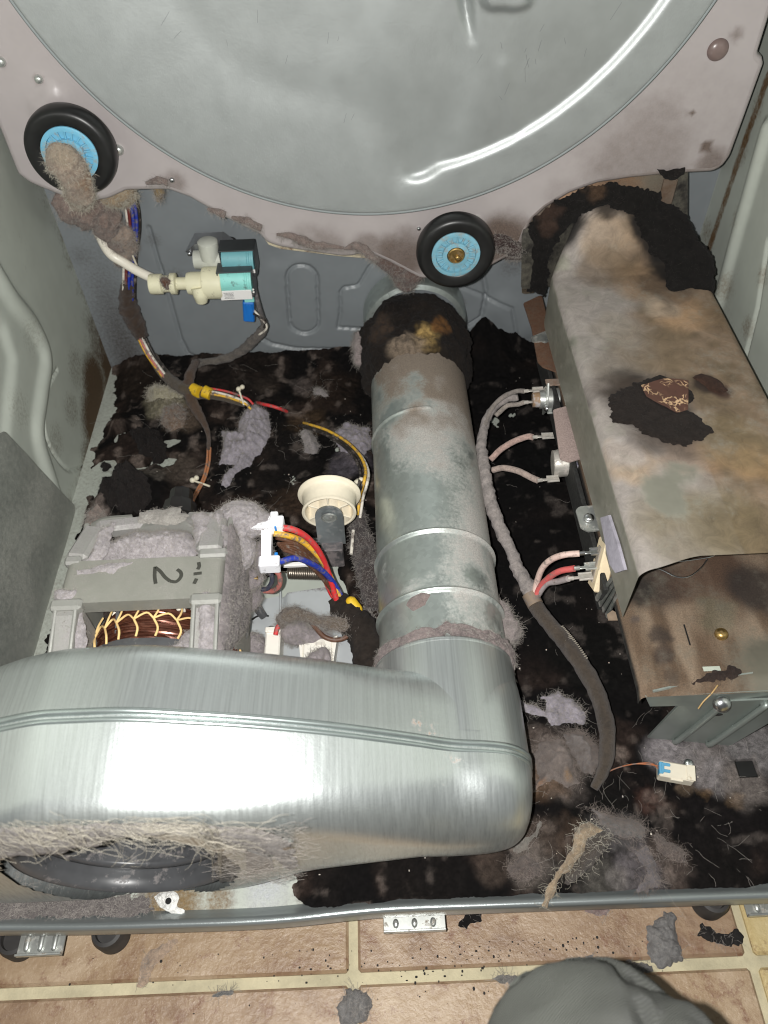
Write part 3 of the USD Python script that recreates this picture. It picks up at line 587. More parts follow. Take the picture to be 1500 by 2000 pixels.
# collar where the duct slips over the elbow
yc = yat(870, 1255)
rings = []
for y, r in ((.08, .0545), (.11, .0545), (.13, .0538), (.15, .0532), (yc-.004, .0528), (yc+.001, .0535), (yc+.003, .0525), (yc+.003, .0500)):
    rings.append(np.stack([AX-.0015+r*np.cos(ang), np.full(na, y), AZ+.0015+r*np.sin(ang)], 1))
vv, ff = loft(rings, cap=False); n3 = fbm(vv*40, 4, 61)
obj('outlet_collar', (vv, ff[:, ::-1]), galv_brush, bh, smooth=True, col=np.tile(lin(146, 140, 130), (len(vv), 1)), dirt=.05+.9*(n3-.45))
# inlet: plastic ring, inner wall, blower wheel
ax = A([0, -1, 0.])
obj('inlet_ring', lathe([(.062, -.045), (.062, -.010), (.0635, -.004), (.0665, -.0015), (.069, -.002), (.0705, -.006), (.0735, -.007)], (OC[0], .012, OC[2]), ax, 96), dark_plastic, bh, smooth=True)
obj('inner_ring', lathe([(.054, -.05), (.054, -.018), (.0555, -.015), (.060, -.015), (.0615, -.018)], (OC[0], .012, OC[2]), ax, 96), dark_plastic, bh, smooth=True)
w = obj('blower_wheel', lathe([(.018, -.034), (.012, -.028), (.006, -.028), (.0, -.027)], (OC[0], .012, OC[2]), ax, 40), dark_plastic, bh, smooth=40)
obj('wheel_disc', lathe([(.0, -.062), (.057, -.062)], (OC[0], .012, OC[2]), ax, 48), dark_plastic, w)
for k in range(24):
    a = k/24*2*np.pi; d = A([np.cos(a), 0, np.sin(a)]); q = A([OC[0], .05, OC[2]])
    obj('vane', bar(q+d*.046, q+d*.0565, .022, .0012, up=np.cross(d, [0, 1, 0])), dark_plastic, w)
for px, py in ((425, 1648), (560, 1645)):
    screw('screw', V(px, py, y=.006), (0, -1, .3), .0042, steel, bh, .9)
obj('tab', box(V(702, 1665, y=.018), (.003, .006, .006), .0006), zinc, bh)
# broken plastic guard pieces beside the ring
gp = [V(*q, y=.006) for q in ((480, 1660), (530, 1680), (535, 1700), (482, 1710))]
obj('guard', hull([q+A([0, d, 0]) for q in gp for d in (0, .0015)]), simple('grey_foil', lin(150, 150, 152), .3, .4), bh)
gp = [V(*q, y=.010) for q in ((440, 1660), (480, 1650), (484, 1712), (430, 1725), (415, 1690))]
obj('guard', hull([q+A([0, d, 0]) for q in gp for d in (0, .0015)]), dark_plastic, bh)

# ================================================================== heater housing
HZ, HL, HR = .170, .168, .3115
ht = thing('heater_housing', 'heat-stained sheet-metal heater housing running from the bulkhead along the right side panel', 'heater', (.24, .3, .12))
yk_ = A([.150, .163, .30, .46, .492, .502, .512, .524, .536, .543])
hl_ = A([.168, .168, .168, .168, .168, .169, .173, .180, .188, .192]); hr_ = A([.3115, .3115, .3115, .3115, .3115, .311, .308, .303, .297, .294])
hz_ = A([.170, .170, .170, .170, .170, .1725, .182, .197, .212, .219]); hrad = A([.009, .009, .009, .009, .010, .013, .020, .027, .032, .034])
ysn = np.concatenate([np.linspace(.163, .48, 150), np.linspace(.4815, .543, 50)])
rings = []
for y in ysn:
    l, r, z, q = (np.interp(y, yk_, k) for k in (hl_, hr_, hz_, hrad))
    t = np.linspace(0, np.pi/2, 10); zb = .113 if y < .5 else .113+.5*(y-.5)
    left = np.linspace(0, 1, 16, endpoint=False)[:, None]*A([[0, z-q-zb]])+A([[l, zb]])
    c1 = np.stack([l+q-q*np.cos(t), z-q+q*np.sin(t)], 1); c2 = np.stack([r-q+q*np.sin(t), z-q+q*np.cos(t)], 1)
    top = np.linspace(0, 1, 72)[1:-1, None]*A([[r-q-l-q, 0]])+A([[l+q, z]])
    top[:, 1] += .0012*(fbm(np.c_[top[:, :1]*14, np.full((len(top), 1), y*14), np.zeros((len(top), 1))], 2, 71)-.5)
    rt = np.linspace(1, 0, 8)[:, None]*A([[0, z-q-.105]])+A([[r+.001, .105]])
    L = np.vstack([left, c1, top, c2, rt]); rings.append(np.c_[L[:, 0], np.full(len(L), y), L[:, 1]])
# front edge: the sheet sweeps down in a curve at its left end
R = A(rings); n0 = R.shape[1]
w_ = smooth01((R[0, :, 0]-HL)/.045); R[:14, :, 1] += (np.linspace(1, 0, 14)[:, None]*(-.006+.010*w_[None]))
i, j = np.meshgrid(np.arange(R.shape[0]-1), np.arange(n0-1), indexing='ij'); a = (i*n0+j).ravel()
v = R.reshape(-1, 3); f = np.vstack([np.stack([a, a+1, a+n0+1], 1), np.stack([a, a+n0+1, a+n0], 1)])
n1 = fbm(v*28, 5, 73); n2 = fbm(v*70, 4, 74)
u_ = (v[:, 0]-HL)/(HR-HL); top = smooth01((v[:, 2]-.160)/.008)
brown = smooth01((u_-.32)/.28+1.6*(n1-.5)-.5*smooth01((.30-v[:, 1])/.15)*(u_ < .5))
colr = lin(160, 152, 146)[None]*(1-brown[:, None])+(lin(138, 118, 98)[None]*(1-smooth01((n2-.35)*3)[:, None])+lin(112, 96, 76)[None]*smooth01((n2-.35)*3)[:, None])*brown[:, None]
S = [sp(1180, 470, 60, lin(182, 158, 132), .6, z=.185), sp(1250, 560, 60, lin(150, 122, 94), .6, z=HZ), sp(1180, 530, 55, lin(112, 94, 74), .65, z=HZ), sp(1330, 610, 60, lin(196, 160, 124), .6, z=HZ), sp(1290, 600, 40, lin(176, 166, 152), .5, z=HZ), sp(1300, 690, 60, lin(120, 104, 84), .5, z=HZ),
     sp(1230, 720, 70, lin(110, 98, 80), .5, z=HZ), sp(1230, 900, 60, lin(186, 152, 110), .45, z=HZ), sp(1220, 880, 45, lin(172, 164, 160), .7, z=HZ), sp(1350, 890, 60, lin(150, 116, 84), .4, z=HZ), sp(1290, 1000, 60, lin(120, 110, 84), .35, z=HZ), sp(1400, 1000, 90, lin(122, 110, 82), .45, z=HZ), sp(1470, 900, 60, lin(168, 134, 92), .5, z=HZ),
     sp(1250, 775, 90, BLACK, .9, .9, z=HZ), sp(1310, 850, 85, lin(60, 48, 42), .6, .8, z=HZ), sp(1100, 520, 22, lin(150, 152, 132), .6, z=HZ), sp(1420, 620, 70, lin(126, 104, 80), .6, z=HZ), sp(1200, 640, 50, lin(146, 136, 122), .5, z=HZ), sp(1280, 680, 90, lin(128, 110, 88), .45, z=HZ), sp(1430, 860, 80, lin(128, 112, 84), .5, z=HZ), sp(1350, 1040, 110, lin(112, 100, 74), .55, z=HZ), sp(1450, 1040, 90, lin(104, 90, 66), .6, z=HZ), sp(1250, 790, 95, lin(74, 60, 50), .55, .9, z=HZ), sp(1300, 560, 60, lin(60, 50, 44), .55, .8, z=HZ), sp(1240, 500, 40, lin(70, 58, 50), .5, .8, z=HZ), sp(1380, 750, 30, lin(48, 36, 30), .95, .4, z=HZ), sp(1410, 765, 22, lin(66, 44, 36), .9, .4, z=HZ),
     sp(1190, 396, 40, lin(50, 42, 36), .9, .9, y=.536), sp(1280, 470, 50, SOOT, .9, .9, z=.185), sp(1330, 530, 50, SOOT, .9, .9, z=HZ), sp(1300, 420, 60, SOOT, 1., .7, y=.536), sp(1090, 450, 45, BLACK, .9, .8, y=.536), sp(1270, 410, 45, BLACK, .95, .7, y=.536), sp(1075, 500, 26, lin(60, 60, 50), .5, z=HZ)]
colr = paint(v, colr, S, 75)*.86
dirt = .62+.7*(n1-.45)+.4*(n2-.5)
dirt = np.where(top > .5, dirt+.15, .28+.4*(n2-.5))
for px, py, r, a in ((1290, 955, 45, -.9), (1310, 985, 40, -.8), (1330, 920, 40, -.5), (1110, 660, 22, -.7), (1150, 800, 20, -.8), (1175, 900, 18, -.8), (1205, 990, 18, -.8), (1250, 770, 90, 1.), (1270, 420, 60, 1.), (1090, 450, 60, 1.), (1300, 850, 70, 1.), (1380, 755, 40, 1.), (1190, 400, 50, 1.)):
    c = V(px, py, z=HZ) if py > 480 else V(px, py, y=.536); dirt = dirt+a*smooth01(1.3-np.linalg.norm(v-c, axis=1)/(r*scale_at(c))+.8*(n2-.5))
obj('cover', (v, f), heater_steel, ht, smooth=True, col=colr, dirt=dirt)
black_steel = dirty_metal('sooty_steel', lin(62, 62, 60), .4, .5, .2, soft=.4)
brown_steel = dirty_metal('browned_steel', lin(120, 116, 104), .4, .5, .1, soft=.4, dfine=160.)
def dm(name, m, mat, parent, c, d, label=None):
    v, f = VF(m); return obj(name, (v, f), mat, parent, smooth=False, col=np.tile(np.asarray(c), (len(v), 1)), dirt=np.full(len(v), d), label=label)
# back flange behind the dome, filling the arch of the bulkhead
arch = pl([(1022, 545), (1024, 450), (1040, 420), (1065, 398), (1110, 370), (1165, 350), (1230, 340), (1335, 334), (1335, 420), (1330, 470), (1250, 560)], lambda a, b: kb(a, b, .546))
P_, T_, _ = flat_tris(Polygon(arch).buffer(.004), .003); v = np.c_[P_[:, 0], np.full(len(P_), .5465), P_[:, 1]]
v[:, 1] -= .012*smooth01((.2-v[:, 0])/.05)*smooth01((.21-v[:, 2])/.03)
cf = paint(v, BLACK, [sp(1120, 372, 55, lin(190, 150, 120), .95, .3, y=.546), sp(1200, 352, 60, lin(140, 108, 82), .8, .5, y=.546), sp(1060, 420, 30, lin(140, 120, 105), .6, y=.546), sp(1280, 352, 40, lin(130, 116, 100), .7, y=.546)], 77)
obj('back_flange', (v, T_), brown_steel, ht, smooth=True, col=cf, dirt=.62+.5*(fbm(v*80, 3, 5)-.5))
obj('bracket', box(V(1304, 374, y=.5395), (.013, .003, .024), .001), simple('brown_bracket', lin(112, 98, 86), .5, .3, dust=BROWN, dust_amt=.6), ht)
# inner box: long insulated channel whose front end shows below the cover
bx0, bx1, bz1 = .1725, .345, .098
gy = np.concatenate([[.104, .105, .107], np.linspace(.112, .50, 90)]); rings = []
for y in gy:
    e = smooth01((.112-y)/.008)*.004
    xs_ = np.concatenate([[bx0, bx0, bx0+.0006, bx0+.002, bx0+.004], np.linspace(bx0+.008, bx1, 90)])
    zs_ = np.concatenate([[bz1-.010, bz1-.006, bz1-.0025, bz1-.0008, bz1-.0001], np.full(90, bz1)])
    zs_ = zs_-e*(zs_ > .05)
    for xc, ww in ((.190, .003), (.205, .003)): zs_ = zs_-.0012*np.exp(-((xs_-xc)/ww)**2)*(xs_ > bx0+.006)*smooth01((y-.11)/.01)
    rings.append(np.c_[xs_, np.full(len(xs_), y), zs_])
R = A(rings); n0 = R.shape[1]; i, j = np.meshgrid(np.arange(R.shape[0]-1), np.arange(n0-1), indexing='ij'); a = (i*n0+j).ravel()
v = R.reshape(-1, 3); f = np.vstack([np.stack([a, a+1, a+n0+1], 1), np.stack([a, a+n0+1, a+n0], 1)])
n1 = fbm(v*A([90, 25, 40]), 4, 81); n2 = fbm(v*60, 4, 82)
cc = lin(150, 130, 110)[None]*(1-smooth01((n1-.3)*2.4)[:, None])+lin(104, 84, 66)[None]*smooth01((n1-.3)*2.4)[:, None]
cc = paint(v, cc, [sp(1290, 1130, 70, lin(58, 46, 40), .9, .6, z=bz1), sp(1240, 1150, 40, BLACK, .8, .6, z=bz1), sp(1400, 1120, 90, lin(84, 62, 48), .8, .6, z=bz1), sp(1490, 1150, 70, lin(50, 42, 38), .9, .6, z=bz1), sp(1290, 1240, 26, lin(62, 52, 46), .85, .6, z=bz1), sp(1295, 1280, 24, lin(66, 54, 48), .8, .6, z=bz1), sp(1240, 1210, 10, lin(90, 80, 76), .8, z=bz1), sp(1230, 1300, 14, lin(110, 96, 88), .5, z=bz1), sp(1310, 1320, 20, lin(80, 68, 58), .7, z=bz1), sp(1400, 1200, 40, lin(110, 108, 88), .5, z=bz1)], 83)
rgt = smooth01((v[:, 0]-.225)/.04)*smooth01((.165-v[:, 1])/.04)
dd = .85+.5*(n2-.5)-.8*rgt+.3*(n1-.5)
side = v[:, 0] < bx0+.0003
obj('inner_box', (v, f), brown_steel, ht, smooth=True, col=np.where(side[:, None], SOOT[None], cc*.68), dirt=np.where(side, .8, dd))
face = hull([(bx0+.003, .1045, bz1-.004), (.345, .1045, bz1-.0035), (.345, .1045, .070), (bx0+.010, .1045, .078), (bx0+.003, .106, bz1-.004), (.345, .106, bz1-.0035), (.345, .106, .070), (bx0+.010, .106, .078)])
dm('front_face', face, dirty_metal('dull_galvanised', lin(150, 158, 153), .36, .6, .1), ht, lin(70, 66, 60), .12)
lip = dm('front_lip', tube([V(1275, 1350, z=.096), V(1330, 1338, z=.096), V(1400, 1325, z=.097), V(1520, 1308, z=.097)], .0011, 6, 6), galv, ht, GREY, .1)
# corrugated left corner of the box (front) and its long sooty side
sv = [V(1130, 935, x=.1645), V(1182, 1180, x=.1645)]
side = box((.1665, .340, .0855), (.004, .30, .029), .0008); dm('insulated_side', side, simple('black_insulation', (.02, .02, .019), .75, var=.6, scale=300, bump=.0006, bscale=500), ht, SOOT, .9)
e = [V(1205, 1115, z=.118), V(1232, 1122, z=.118), V(1188, 1210, z=.075), V(1162, 1165, z=.082)]
for k in range(4):
    t0, t1 = k/4, (k+.86)/4
    q = lambda t: (e[0]+(e[1]-e[0])*t, e[3]+(e[2]-e[3])*t)
    a0, b0 = q(t0); a1, b1 = q(t1); nn_ = nrm(np.cross(a1-a0, b0-a0))
    if nn_@(CAM-a0) < 0: nn_ = -nn_
    obj('corrugation', hull([a0, a1, b0, b1, (a0+a1)/2+nn_*.0022, (b0+b1)/2+nn_*.0022, a0-nn_*.002, b1-nn_*.002]), simple('grey_corrugated', lin(104, 106, 102), .42, .4, dust=lin(120, 116, 112), dust_amt=.4, dscale=80), ht)
obj('corner_cap', hull([V(1185, 1200, z=.082), V(1196, 1192, z=.088), V(1212, 1200, z=.088), V(1212, 1212, z=.082), V(1188, 1212, z=.078), V(1200, 1205, z=.076)]), simple('burnt_cap', lin(140, 122, 104), .7, var=.3), ht)
# tabs along the left edge
def tabp(pts, z, mat, c, d, name='tab', th=.0014, label=None):
    q = [V(a, b, z=z) for a, b in pts]; P = Polygon([x[:2] for x in q]).buffer(-.002).buffer(.002)
    p, t, nb = flat_tris(P, .003); v = np.c_[p, np.full(len(p), z)]; v[:, 2] += .0008*(fbm(v*60, 2, 3)-.5)
    bt = v.copy(); bt[:, 2] -= th; ring_ = []
    e_ = trimesh.Trimesh(v, t, process=False); ed = e_.edges_sorted; uq, ct = np.unique(ed, axis=0, return_counts=True); bd = uq[ct == 1]
    n = len(v); sides_ = np.vstack([np.stack([bd[:, 0], bd[:, 1], bd[:, 1]+n], 1), np.stack([bd[:, 0], bd[:, 1]+n, bd[:, 0]+n], 1)])
    V_ = np.vstack([v, bt]); nn_ = .25*(fbm(V_*90, 3, 6)-.5)
    return obj(name, (V_, np.vstack([t, t[:, ::-1]+n, sides_])), mat, ht, smooth=False, col=np.tile(np.asarray(c), (len(V_), 1)), dirt=d+nn_, label=label)
t1 = tabp([(1022, 592), (1058, 575), (1085, 690), (1098, 730), (1060, 716), (1050, 706), (1038, 640)], .104, brown_steel, lin(98, 68, 50), .75, label='rusty brown tab with a small hole')
tabp([(1036, 658), (1082, 640), (1086, 662), (1062, 666), (1040, 668)], .1055, zinc, LGREY, .5, name='patch')
screw('hole_rim', V(1064, 666, z=.1062), (0, 0, 1), .0034, zinc, t1, .15)
tabp([(1018, 540), (1040, 536), (1044, 570), (1020, 572)], .108, brown_steel, lin(86, 74, 60), .8)
t2 = tabp([(1080, 800), (1118, 790), (1130, 830), (1142, 893), (1112, 902), (1094, 896)], .104, brown_steel, lin(158, 140, 134), .95, label='dusty pinkish tab')
tabp([(1102, 742), (1122, 715), (1128, 770), (1118, 800), (1104, 790)], .1042, brown_steel, lin(142, 118, 102), .85)
t3 = tabp([(1124, 996), (1132, 989), (1200, 985), (1196, 1030), (1180, 1034), (1148, 1038), (1134, 1030)], .106, zinc, LGREY, .2, label='bright tab with a rivet')
screw('rivet', V(1150, 1012, z=.107), (0, 0, 1), .0042, steel, t3, .7)
vt = [V(1180, 1010, x=.166), V(1196, 1005, x=.168), V(1214, 1060, x=.168), V(1228, 1112, x=.168), V(1210, 1118, x=.165), V(1198, 1100, x=.164)]
dm('dusty_strap', hull([p+A([d, 0, d*.2]) for p in vt for d in (-.003, -.001)]), heater_steel, ht, lin(150, 146, 156), .95)
# crumpled foil scraps
foil = simple('torn_foil', (.7, .71, .72), .14, 1., bump=.0012, bscale=200)
for q in ([(1150, 905), (1165, 960), (1160, 978), (1156, 940)], [(1182, 900), (1176, 930), (1163, 980), (1170, 945)], [(1108, 730), (1116, 740), (1108, 790), (1104, 760)]):
    a = [V(x, y, z=.112) for x, y in q]; obj('foil_scrap', tube(a[:1]+[a[1], a[2]], [.0012, .0016, .0008], 6, 6, flat=.5), foil, ht)
screw('screw', V(1160, 910, z=.110), (-.3, -.3, 1), .0035, steel, ht, .8)
# thermostats
def spade(p, d, parent, mat=steel, L=.011, name='terminal'):
    p, d = A(p, float), nrm(d); up = nrm(A([0, 0, 1])-d*d[2]); s = np.cross(d, up)
    m = [bar(p, p+d*L, .0062, .0008, up=up)]
    for sg in (-1, 1): m.append(tube([p+s*sg*.0027+up*.0009, p+d*L*.95+s*sg*.0027+up*.0009], .0011, 8, 1, smooth=False))
    m.append(bar(p-d*.0045, p+d*.0005, .0026, .0010, up=up)); m.append(tube([p-d*.0085, p-d*.004], .0018, 8, 1, smooth=False))
    return obj(name, cat(*m), mat, parent, smooth=40), p-d*.008
dusty_zinc = simple('dusty_terminal', lin(192, 188, 180), .4, .5, dust=lin(168, 160, 154), dust_amt=.45, dscale=250)
tc = V(1066, 780, z=.088); axs = nrm([-1, .05, -.05])
th = obj('thermostat', lathe([(.0, -.012), (.0105, -.012), (.0108, -.004), (.0112, .001), (.009, .0015), (.0088, .006), (.0065, .0066), (.0, .0066)], tc, axs, 36), zinc, ht, smooth=40, label='thermostat disc standing between two wire terminals')
obj('flange', hull([tc+axs*d+A([0, yy, zz]) for d in (-.0005, .0009) for yy, zz in ((0, .020), (0, -.020), (.011, .004), (.011, -.004), (-.011, .004), (-.011, -.004))]), zinc, th)
obj('phenolic_body', lathe([(0, .005), (.0075, .005), (.007, .0125), (0, .0125)], tc, axs, 28), simple('phenolic', lin(152, 124, 96), .6, dust=LGREY, dust_amt=.4, dscale=120), th, smooth=40)
obj('bracket_arm', box(tc+A([.008, .010, .012]), (.016, .009, .0016), .0005), simple('dusty_arm', lin(150, 134, 122), .6, .2, dust=lin(130, 108, 94), dust_amt=.6, dscale=120), th)
obj('bracket_arm', box(tc+A([.008, -.010, -.006]), (.016, .007, .0016), .0005), zinc, th)
screw('screw', V(1103, 736, z=.106), (-.2, 0, 1), .0052, steel, th, .7); screw('screw', V(1068, 798, z=.088), (-1, -.2, .2), .003, steel, th, .8)
T1, W1 = spade(V(1040, 763, z=.092), (1, .02, 0), th, dusty_zinc); T2, W2 = spade(V(1040, 785, z=.086), (1, .02, 0), th, dusty_zinc)
tc2 = V(1086, 905, z=.085)
th2 = obj('thermostat', lathe([(0, -.010), (.012, -.010), (.0125, -.002), (.0118, .0005), (.0118, .003), (0, .003)], tc2, axs, 36), dusty_zinc, ht, smooth=40, label='smaller dusty thermostat below the pinkish tab')
obj('body', lathe([(0, -.022), (.0085, -.022), (.0085, -.009), (0, -.009)], tc2, axs, 28), black_plastic, th2)
obj('bracket', box(tc2+A([.018, -.006, .004]), (.022, .009, .006), .0008), simple('blue_grey_plate', lin(120, 118, 132), .5, .3, dust=LGREY, dust_amt=.4, dscale=90), th2)
T3, W3 = spade(V(1058, 853, z=.090), (1, 0, 0), th2, dusty_zinc); T4, W4 = spade(V(1068, 937, z=.080), (1, .03, 0), th2, dusty_zinc)
# ceramic terminal block
cb0 = V(1178, 1104, z=.098)
ay, az_ = nrm(V(1158, 1150, z=.080)-V(1196, 1066, z=.116)), None
cer = simple('cream_ceramic', lin(222, 204, 172), .5, var=.06, dust=lin(160, 148, 140), dust_amt=.2, dscale=140)
nx_ = nrm(np.cross(ay, [0, 1, 0]));
a_, b_ = V(1188, 1060, z=.112), V(1166, 1146, z=.082)
dv = nrm(b_-a_); sx_ = nrm(A([1, 0, 0])-dv*dv[0]); tz_ = np.cross(dv, sx_)
blk = obj('terminal_block', box((a_+b_)/2, (np.linalg.norm(b_-a_)*1.1, .010, .019), .0012, np.stack([dv, sx_, tz_], 1)), cer, ht, label='cream ceramic block with three terminals')
obj('block_groove', box((a_+b_)/2-sx_*.0052, (np.linalg.norm(b_-a_)*.8, .0012, .006), .0003, np.stack([dv, sx_, tz_], 1)), simple('ceramic_groove', lin(150, 140, 128), .7), blk)
tps = []
for px, py, zz, m_ in ((1152, 1079, .104, steel), (1142, 1108, .096, zinc), (1130, 1128, .090, dusty_zinc)): tps.append(spade(V(px, py, z=zz), (1, .04, .05), ht, m_)[1])
# resistance wire loops lying on the inner box
curves_m = steel
obj('loose_wire', tube([V(*q, z=bz1+.003) for q in ((1240, 1106), (1275, 1098), (1330, 1096), (1385, 1088), (1398, 1082))], .0006, 6, 8), steel, ht)
obj('loose_wire', tube([V(*q, z=bz1+.003) for q in ((1258, 1105), (1290, 1112), (1320, 1126), (1345, 1126), (1368, 1110), (1382, 1092))], .0006, 6, 8), steel, ht)
# screws, slots on the inner box
screw('screw', V(1408, 1240, z=bz1), (0, 0, 1), .0048, brass, ht, .9)
obj('slot', tube([V(1336, 1220, z=bz1+.0004), V(1348, 1260, z=bz1+.0004)], .0006, 6, 2, smooth=False), black_plastic, ht)
obj('slot', box(V(1390, 1306, z=bz1+.0002), (.012, .0035, .0006), .0002), simple('pale_slot', lin(170, 176, 164), .5), ht)
# leg
lb0, lb1, lt1, lt0 = V(1262, 1436, z=.004), V(1412, 1456, z=.004), V(1500, 1318, y=.104), V(1330, 1374, y=.106)
lt0 = A([.2045, .106, .078]); lt1 = A([.290, .100, .090]); lb0 = A([.2000, .113, .002]); lb1 = A([.262, .104, .002])
leg = hull([p+A([0, d, 0]) for p in (lb0, lb1, lt0, lt1) for d in (0, .0015)])
lg = dm('leg', leg, dirty_metal('dull_galvanised', (0, 0, 0)), ht, lin(88, 84, 78), .05, label='galvanised sheet leg with two pressed ribs')
for s0, s1 in ((.32, .38), (.72, .80)):
    p0, p1 = lb0+(lb1-lb0)*s0, lt0+(lt1-lt0)*s1*.85; p0 = p0+(p1-p0)*.06; p1 = p0+(p1-p0)*.9
    obj('rib', tube([p0-A([0, .0005, 0]), p0+(p1-p0)*.05-A([0, .0022, 0]), p1-A([0, .0022, 0]), p1], .0024, 8, 4), dirty_metal('dull_galvanised', (0, 0, 0)), lg, col=np.tile(GREY, (2+len(spline([0, 0, 0, 0], 4) if False else np.zeros(13))*8, 1)), dirt=np.zeros(2+13*8))
screw('screw', V(1408, 1373, y=.101), (0, -1, .5), .0062, steel, lg, .9)
obj('hole', ball(V(1402, 1396, y=.1035), .003, 2, (1.2, .25, .5)), black_plastic, lg)
ft = hull([lb0+A([-.004, -.03, -.001]), lb1+A([.010, -.03, -.001]), lb0, lb1+A([.008, 0, 0]), lb0+A([-.004, -.03, .0008])]);

# ================================================================== drive motor
MX = -.1705
mo = thing('drive_motor', 'lint-covered electric motor with exposed copper windings and a handwritten 2 on its steel band', 'motor', (MX, .18, .08))
mcast = dirty_metal('motor_aluminium', lin(150, 150, 145), .5, .35, .08, soft=.4)
def md(name, m, parent=mo, c=GREY, d=.3, seed=1, label=None, mat=mcast):
    v, f = VF(m); n = len(v)
    tm = trimesh.Trimesh(v, f, process=False)
    if n < 400: v, f = trimesh.remesh.subdivide_to_size(v, f, .006); n = len(v)
    return obj(name, (v, f), mat, parent, smooth=False, col=np.tile(np.asarray(c), (n, 1)), dirt=d+.5*(fbm(v*70, 3, seed)-.5), label=label)
# stator band: a square ring of laminations wrapped by the steel band
def ringbox(x0, x1, z0, z1, y0, y1, th, r):
    o = Polygon([(x0, z0), (x1, z0), (x1, z1), (x0, z1)]).buffer(-r).buffer(r, 8); i_ = o.buffer(-th)
    m = trimesh.creation.extrude_polygon(o.difference(i_), y1-y0, engine='earcut'); v = np.array(m.vertices)
    return np.c_[v[:, 0], y1-v[:, 2], v[:, 1]], np.array(m.faces)[:, ::1]
bx0_, bx1_, bz0_, bz1_ = -.2265, -.1135, .022, .150
band = ringbox(bx0_, bx1_, bz0_, bz1_, .164, .200, .012, .006)
md('stator_band', band, c=lin(140, 136, 132), d=.30, mat=dirty_metal('band_steel', lin(140, 140, 132), .45, .25, .06, soft=.4))
mk_ink = simple('marker_ink', lin(58, 58, 52), .6)
def stroke(pts, w=.0013):
    obj('ink_stroke', tube([V(a, b, z=bz1_+.0002) for a, b in pts], w, 6, 6, flat=.12), mk_ink, mo)
stroke([(303, 1107), (302, 1125), (304, 1140)]); stroke([(303, 1108), (313, 1116), (322, 1127), (332, 1135)]); stroke([(332, 1135), (344, 1136), (353, 1127), (353, 1118), (346, 1112)])
stroke([(388, 1098), (389, 1106), (386, 1112)]); stroke([(378, 1121), (394, 1119)]); stroke([(384, 1130), (379, 1140)])
# front bell: two pillars joined by a bar, open in the middle
for sx_, x0, x1 in ((-1, bx0_, bx0_+.0165), (1, bx1_-.019, bx1_)):
    md('front_pillar', hull([(x0, .165, bz1_-.001), (x1, .165, bz1_-.001), (x0, .155, bz1_-.001), (x1, .155, bz1_-.001), (x0+.003*(sx_ < 0), .098, .128), (x1-.003*(sx_ > 0), .098, .128), (x0, .098, .02), (x1, .098, .02), (x0, .165, .02), (x1, .165, .02)]) if sx_ < 0 else
       hull([(x0, .164, bz1_-.002), (x1, .164, bz1_-.002), (x0-.002, .098, .125), (x1, .098, .125), (x0-.002, .094, .110), (x1, .094, .110), (x0+.01, .164, bz1_-.02), (x1, .164, .06), (x1, .098, .06)]), c=GREY, d=.35, seed=3+sx_)
    for k in (0, 1):
        xx = (x0+.0015, x1-.0015)[k]
        md('pillar_edge', tube([(xx, .163, bz1_+.0002), (xx, .13, bz1_-.0095), (xx-.0005, .098, .1275)], .0016, 8, 4), d=.1)
    md('corner_clamp', box(((x0+x1)/2, .163, bz1_-.002), (.022, .009, .009), .002), d=.25, c=lin(150, 148, 142))
md('front_bar', box((MX, .184, bz1_-.016), (.09, .006, .012), .001), d=.5, c=DGREY)
# rear bell: arms running into the round bearing boss
BC = A([-.166, .252, .098])
for a, b, w in (((-.2215, .203, .145), (-.216, .237, .139), .016), ((-.216, .237, .139), (-.178, .250, .128), .012), ((-.1255, .203, .148), (-.126, .238, .142), .019), ((-.126, .238, .142), (-.150, .250, .130), .012)):
    md('rear_arm', bar(a, b, w, .012, b=.003), c=GREY, d=.42, seed=7)
for x0 in (bx0_+.002, bx1_-.002): md('rear_side', box((x0, .222, .09), (.004, .044, .10), .001), c=lin(120, 116, 110), d=.35)
md('corner_clamp', box((-.122, .2015, bz1_-.001), (.021, .008, .008), .002), c=GREY, d=.3); md('corner_clamp', box((-.2225, .2015, bz1_-.003), (.012, .008, .008), .002), c=GREY, d=.3)
md('bearing_boss', lathe([(.016, .004), (.020, .008), (.026, .008), (.030, .004), (.037, .001), (.041, -.004), (.041, -.012), (.034, -.014), (0, -.014)], BC, (0, 1, 0), 60), c=lin(128, 124, 112), d=.22)
md('mount_ear', cat(tube([BC+A([-.030, .0, .026]), BC+A([-.046, -.004, .031]), BC+A([-.056, -.004, .027])], [.009, .008, .0075], 14, 6)), c=lin(120, 112, 104), d=.3)
obj('ear_hollow', ball(BC+A([-.0535, -.009, .024]), .0062, 2), black_plastic, mo)
obj('pulley_nut', lathe([(.004, .030), (.0085, .030), (.0095, .027), (.0095, .020), (.0125, .018), (.0135, .012), (.0135, .006), (.010, .004), (0, .004)], BC+A([.006, 0, .026]), (0, 1, .15), 10), simple('oily_black', (.012, .011, .011), .18), mo, smooth=20)
md('rotor_core', lathe([(0, .199), (.036, .199), (.044, .194), (.044, .186), (0, .186)][::-1], (MX, 0, .088), (0, 1, 0), 40), c=DBROWN, d=.9)
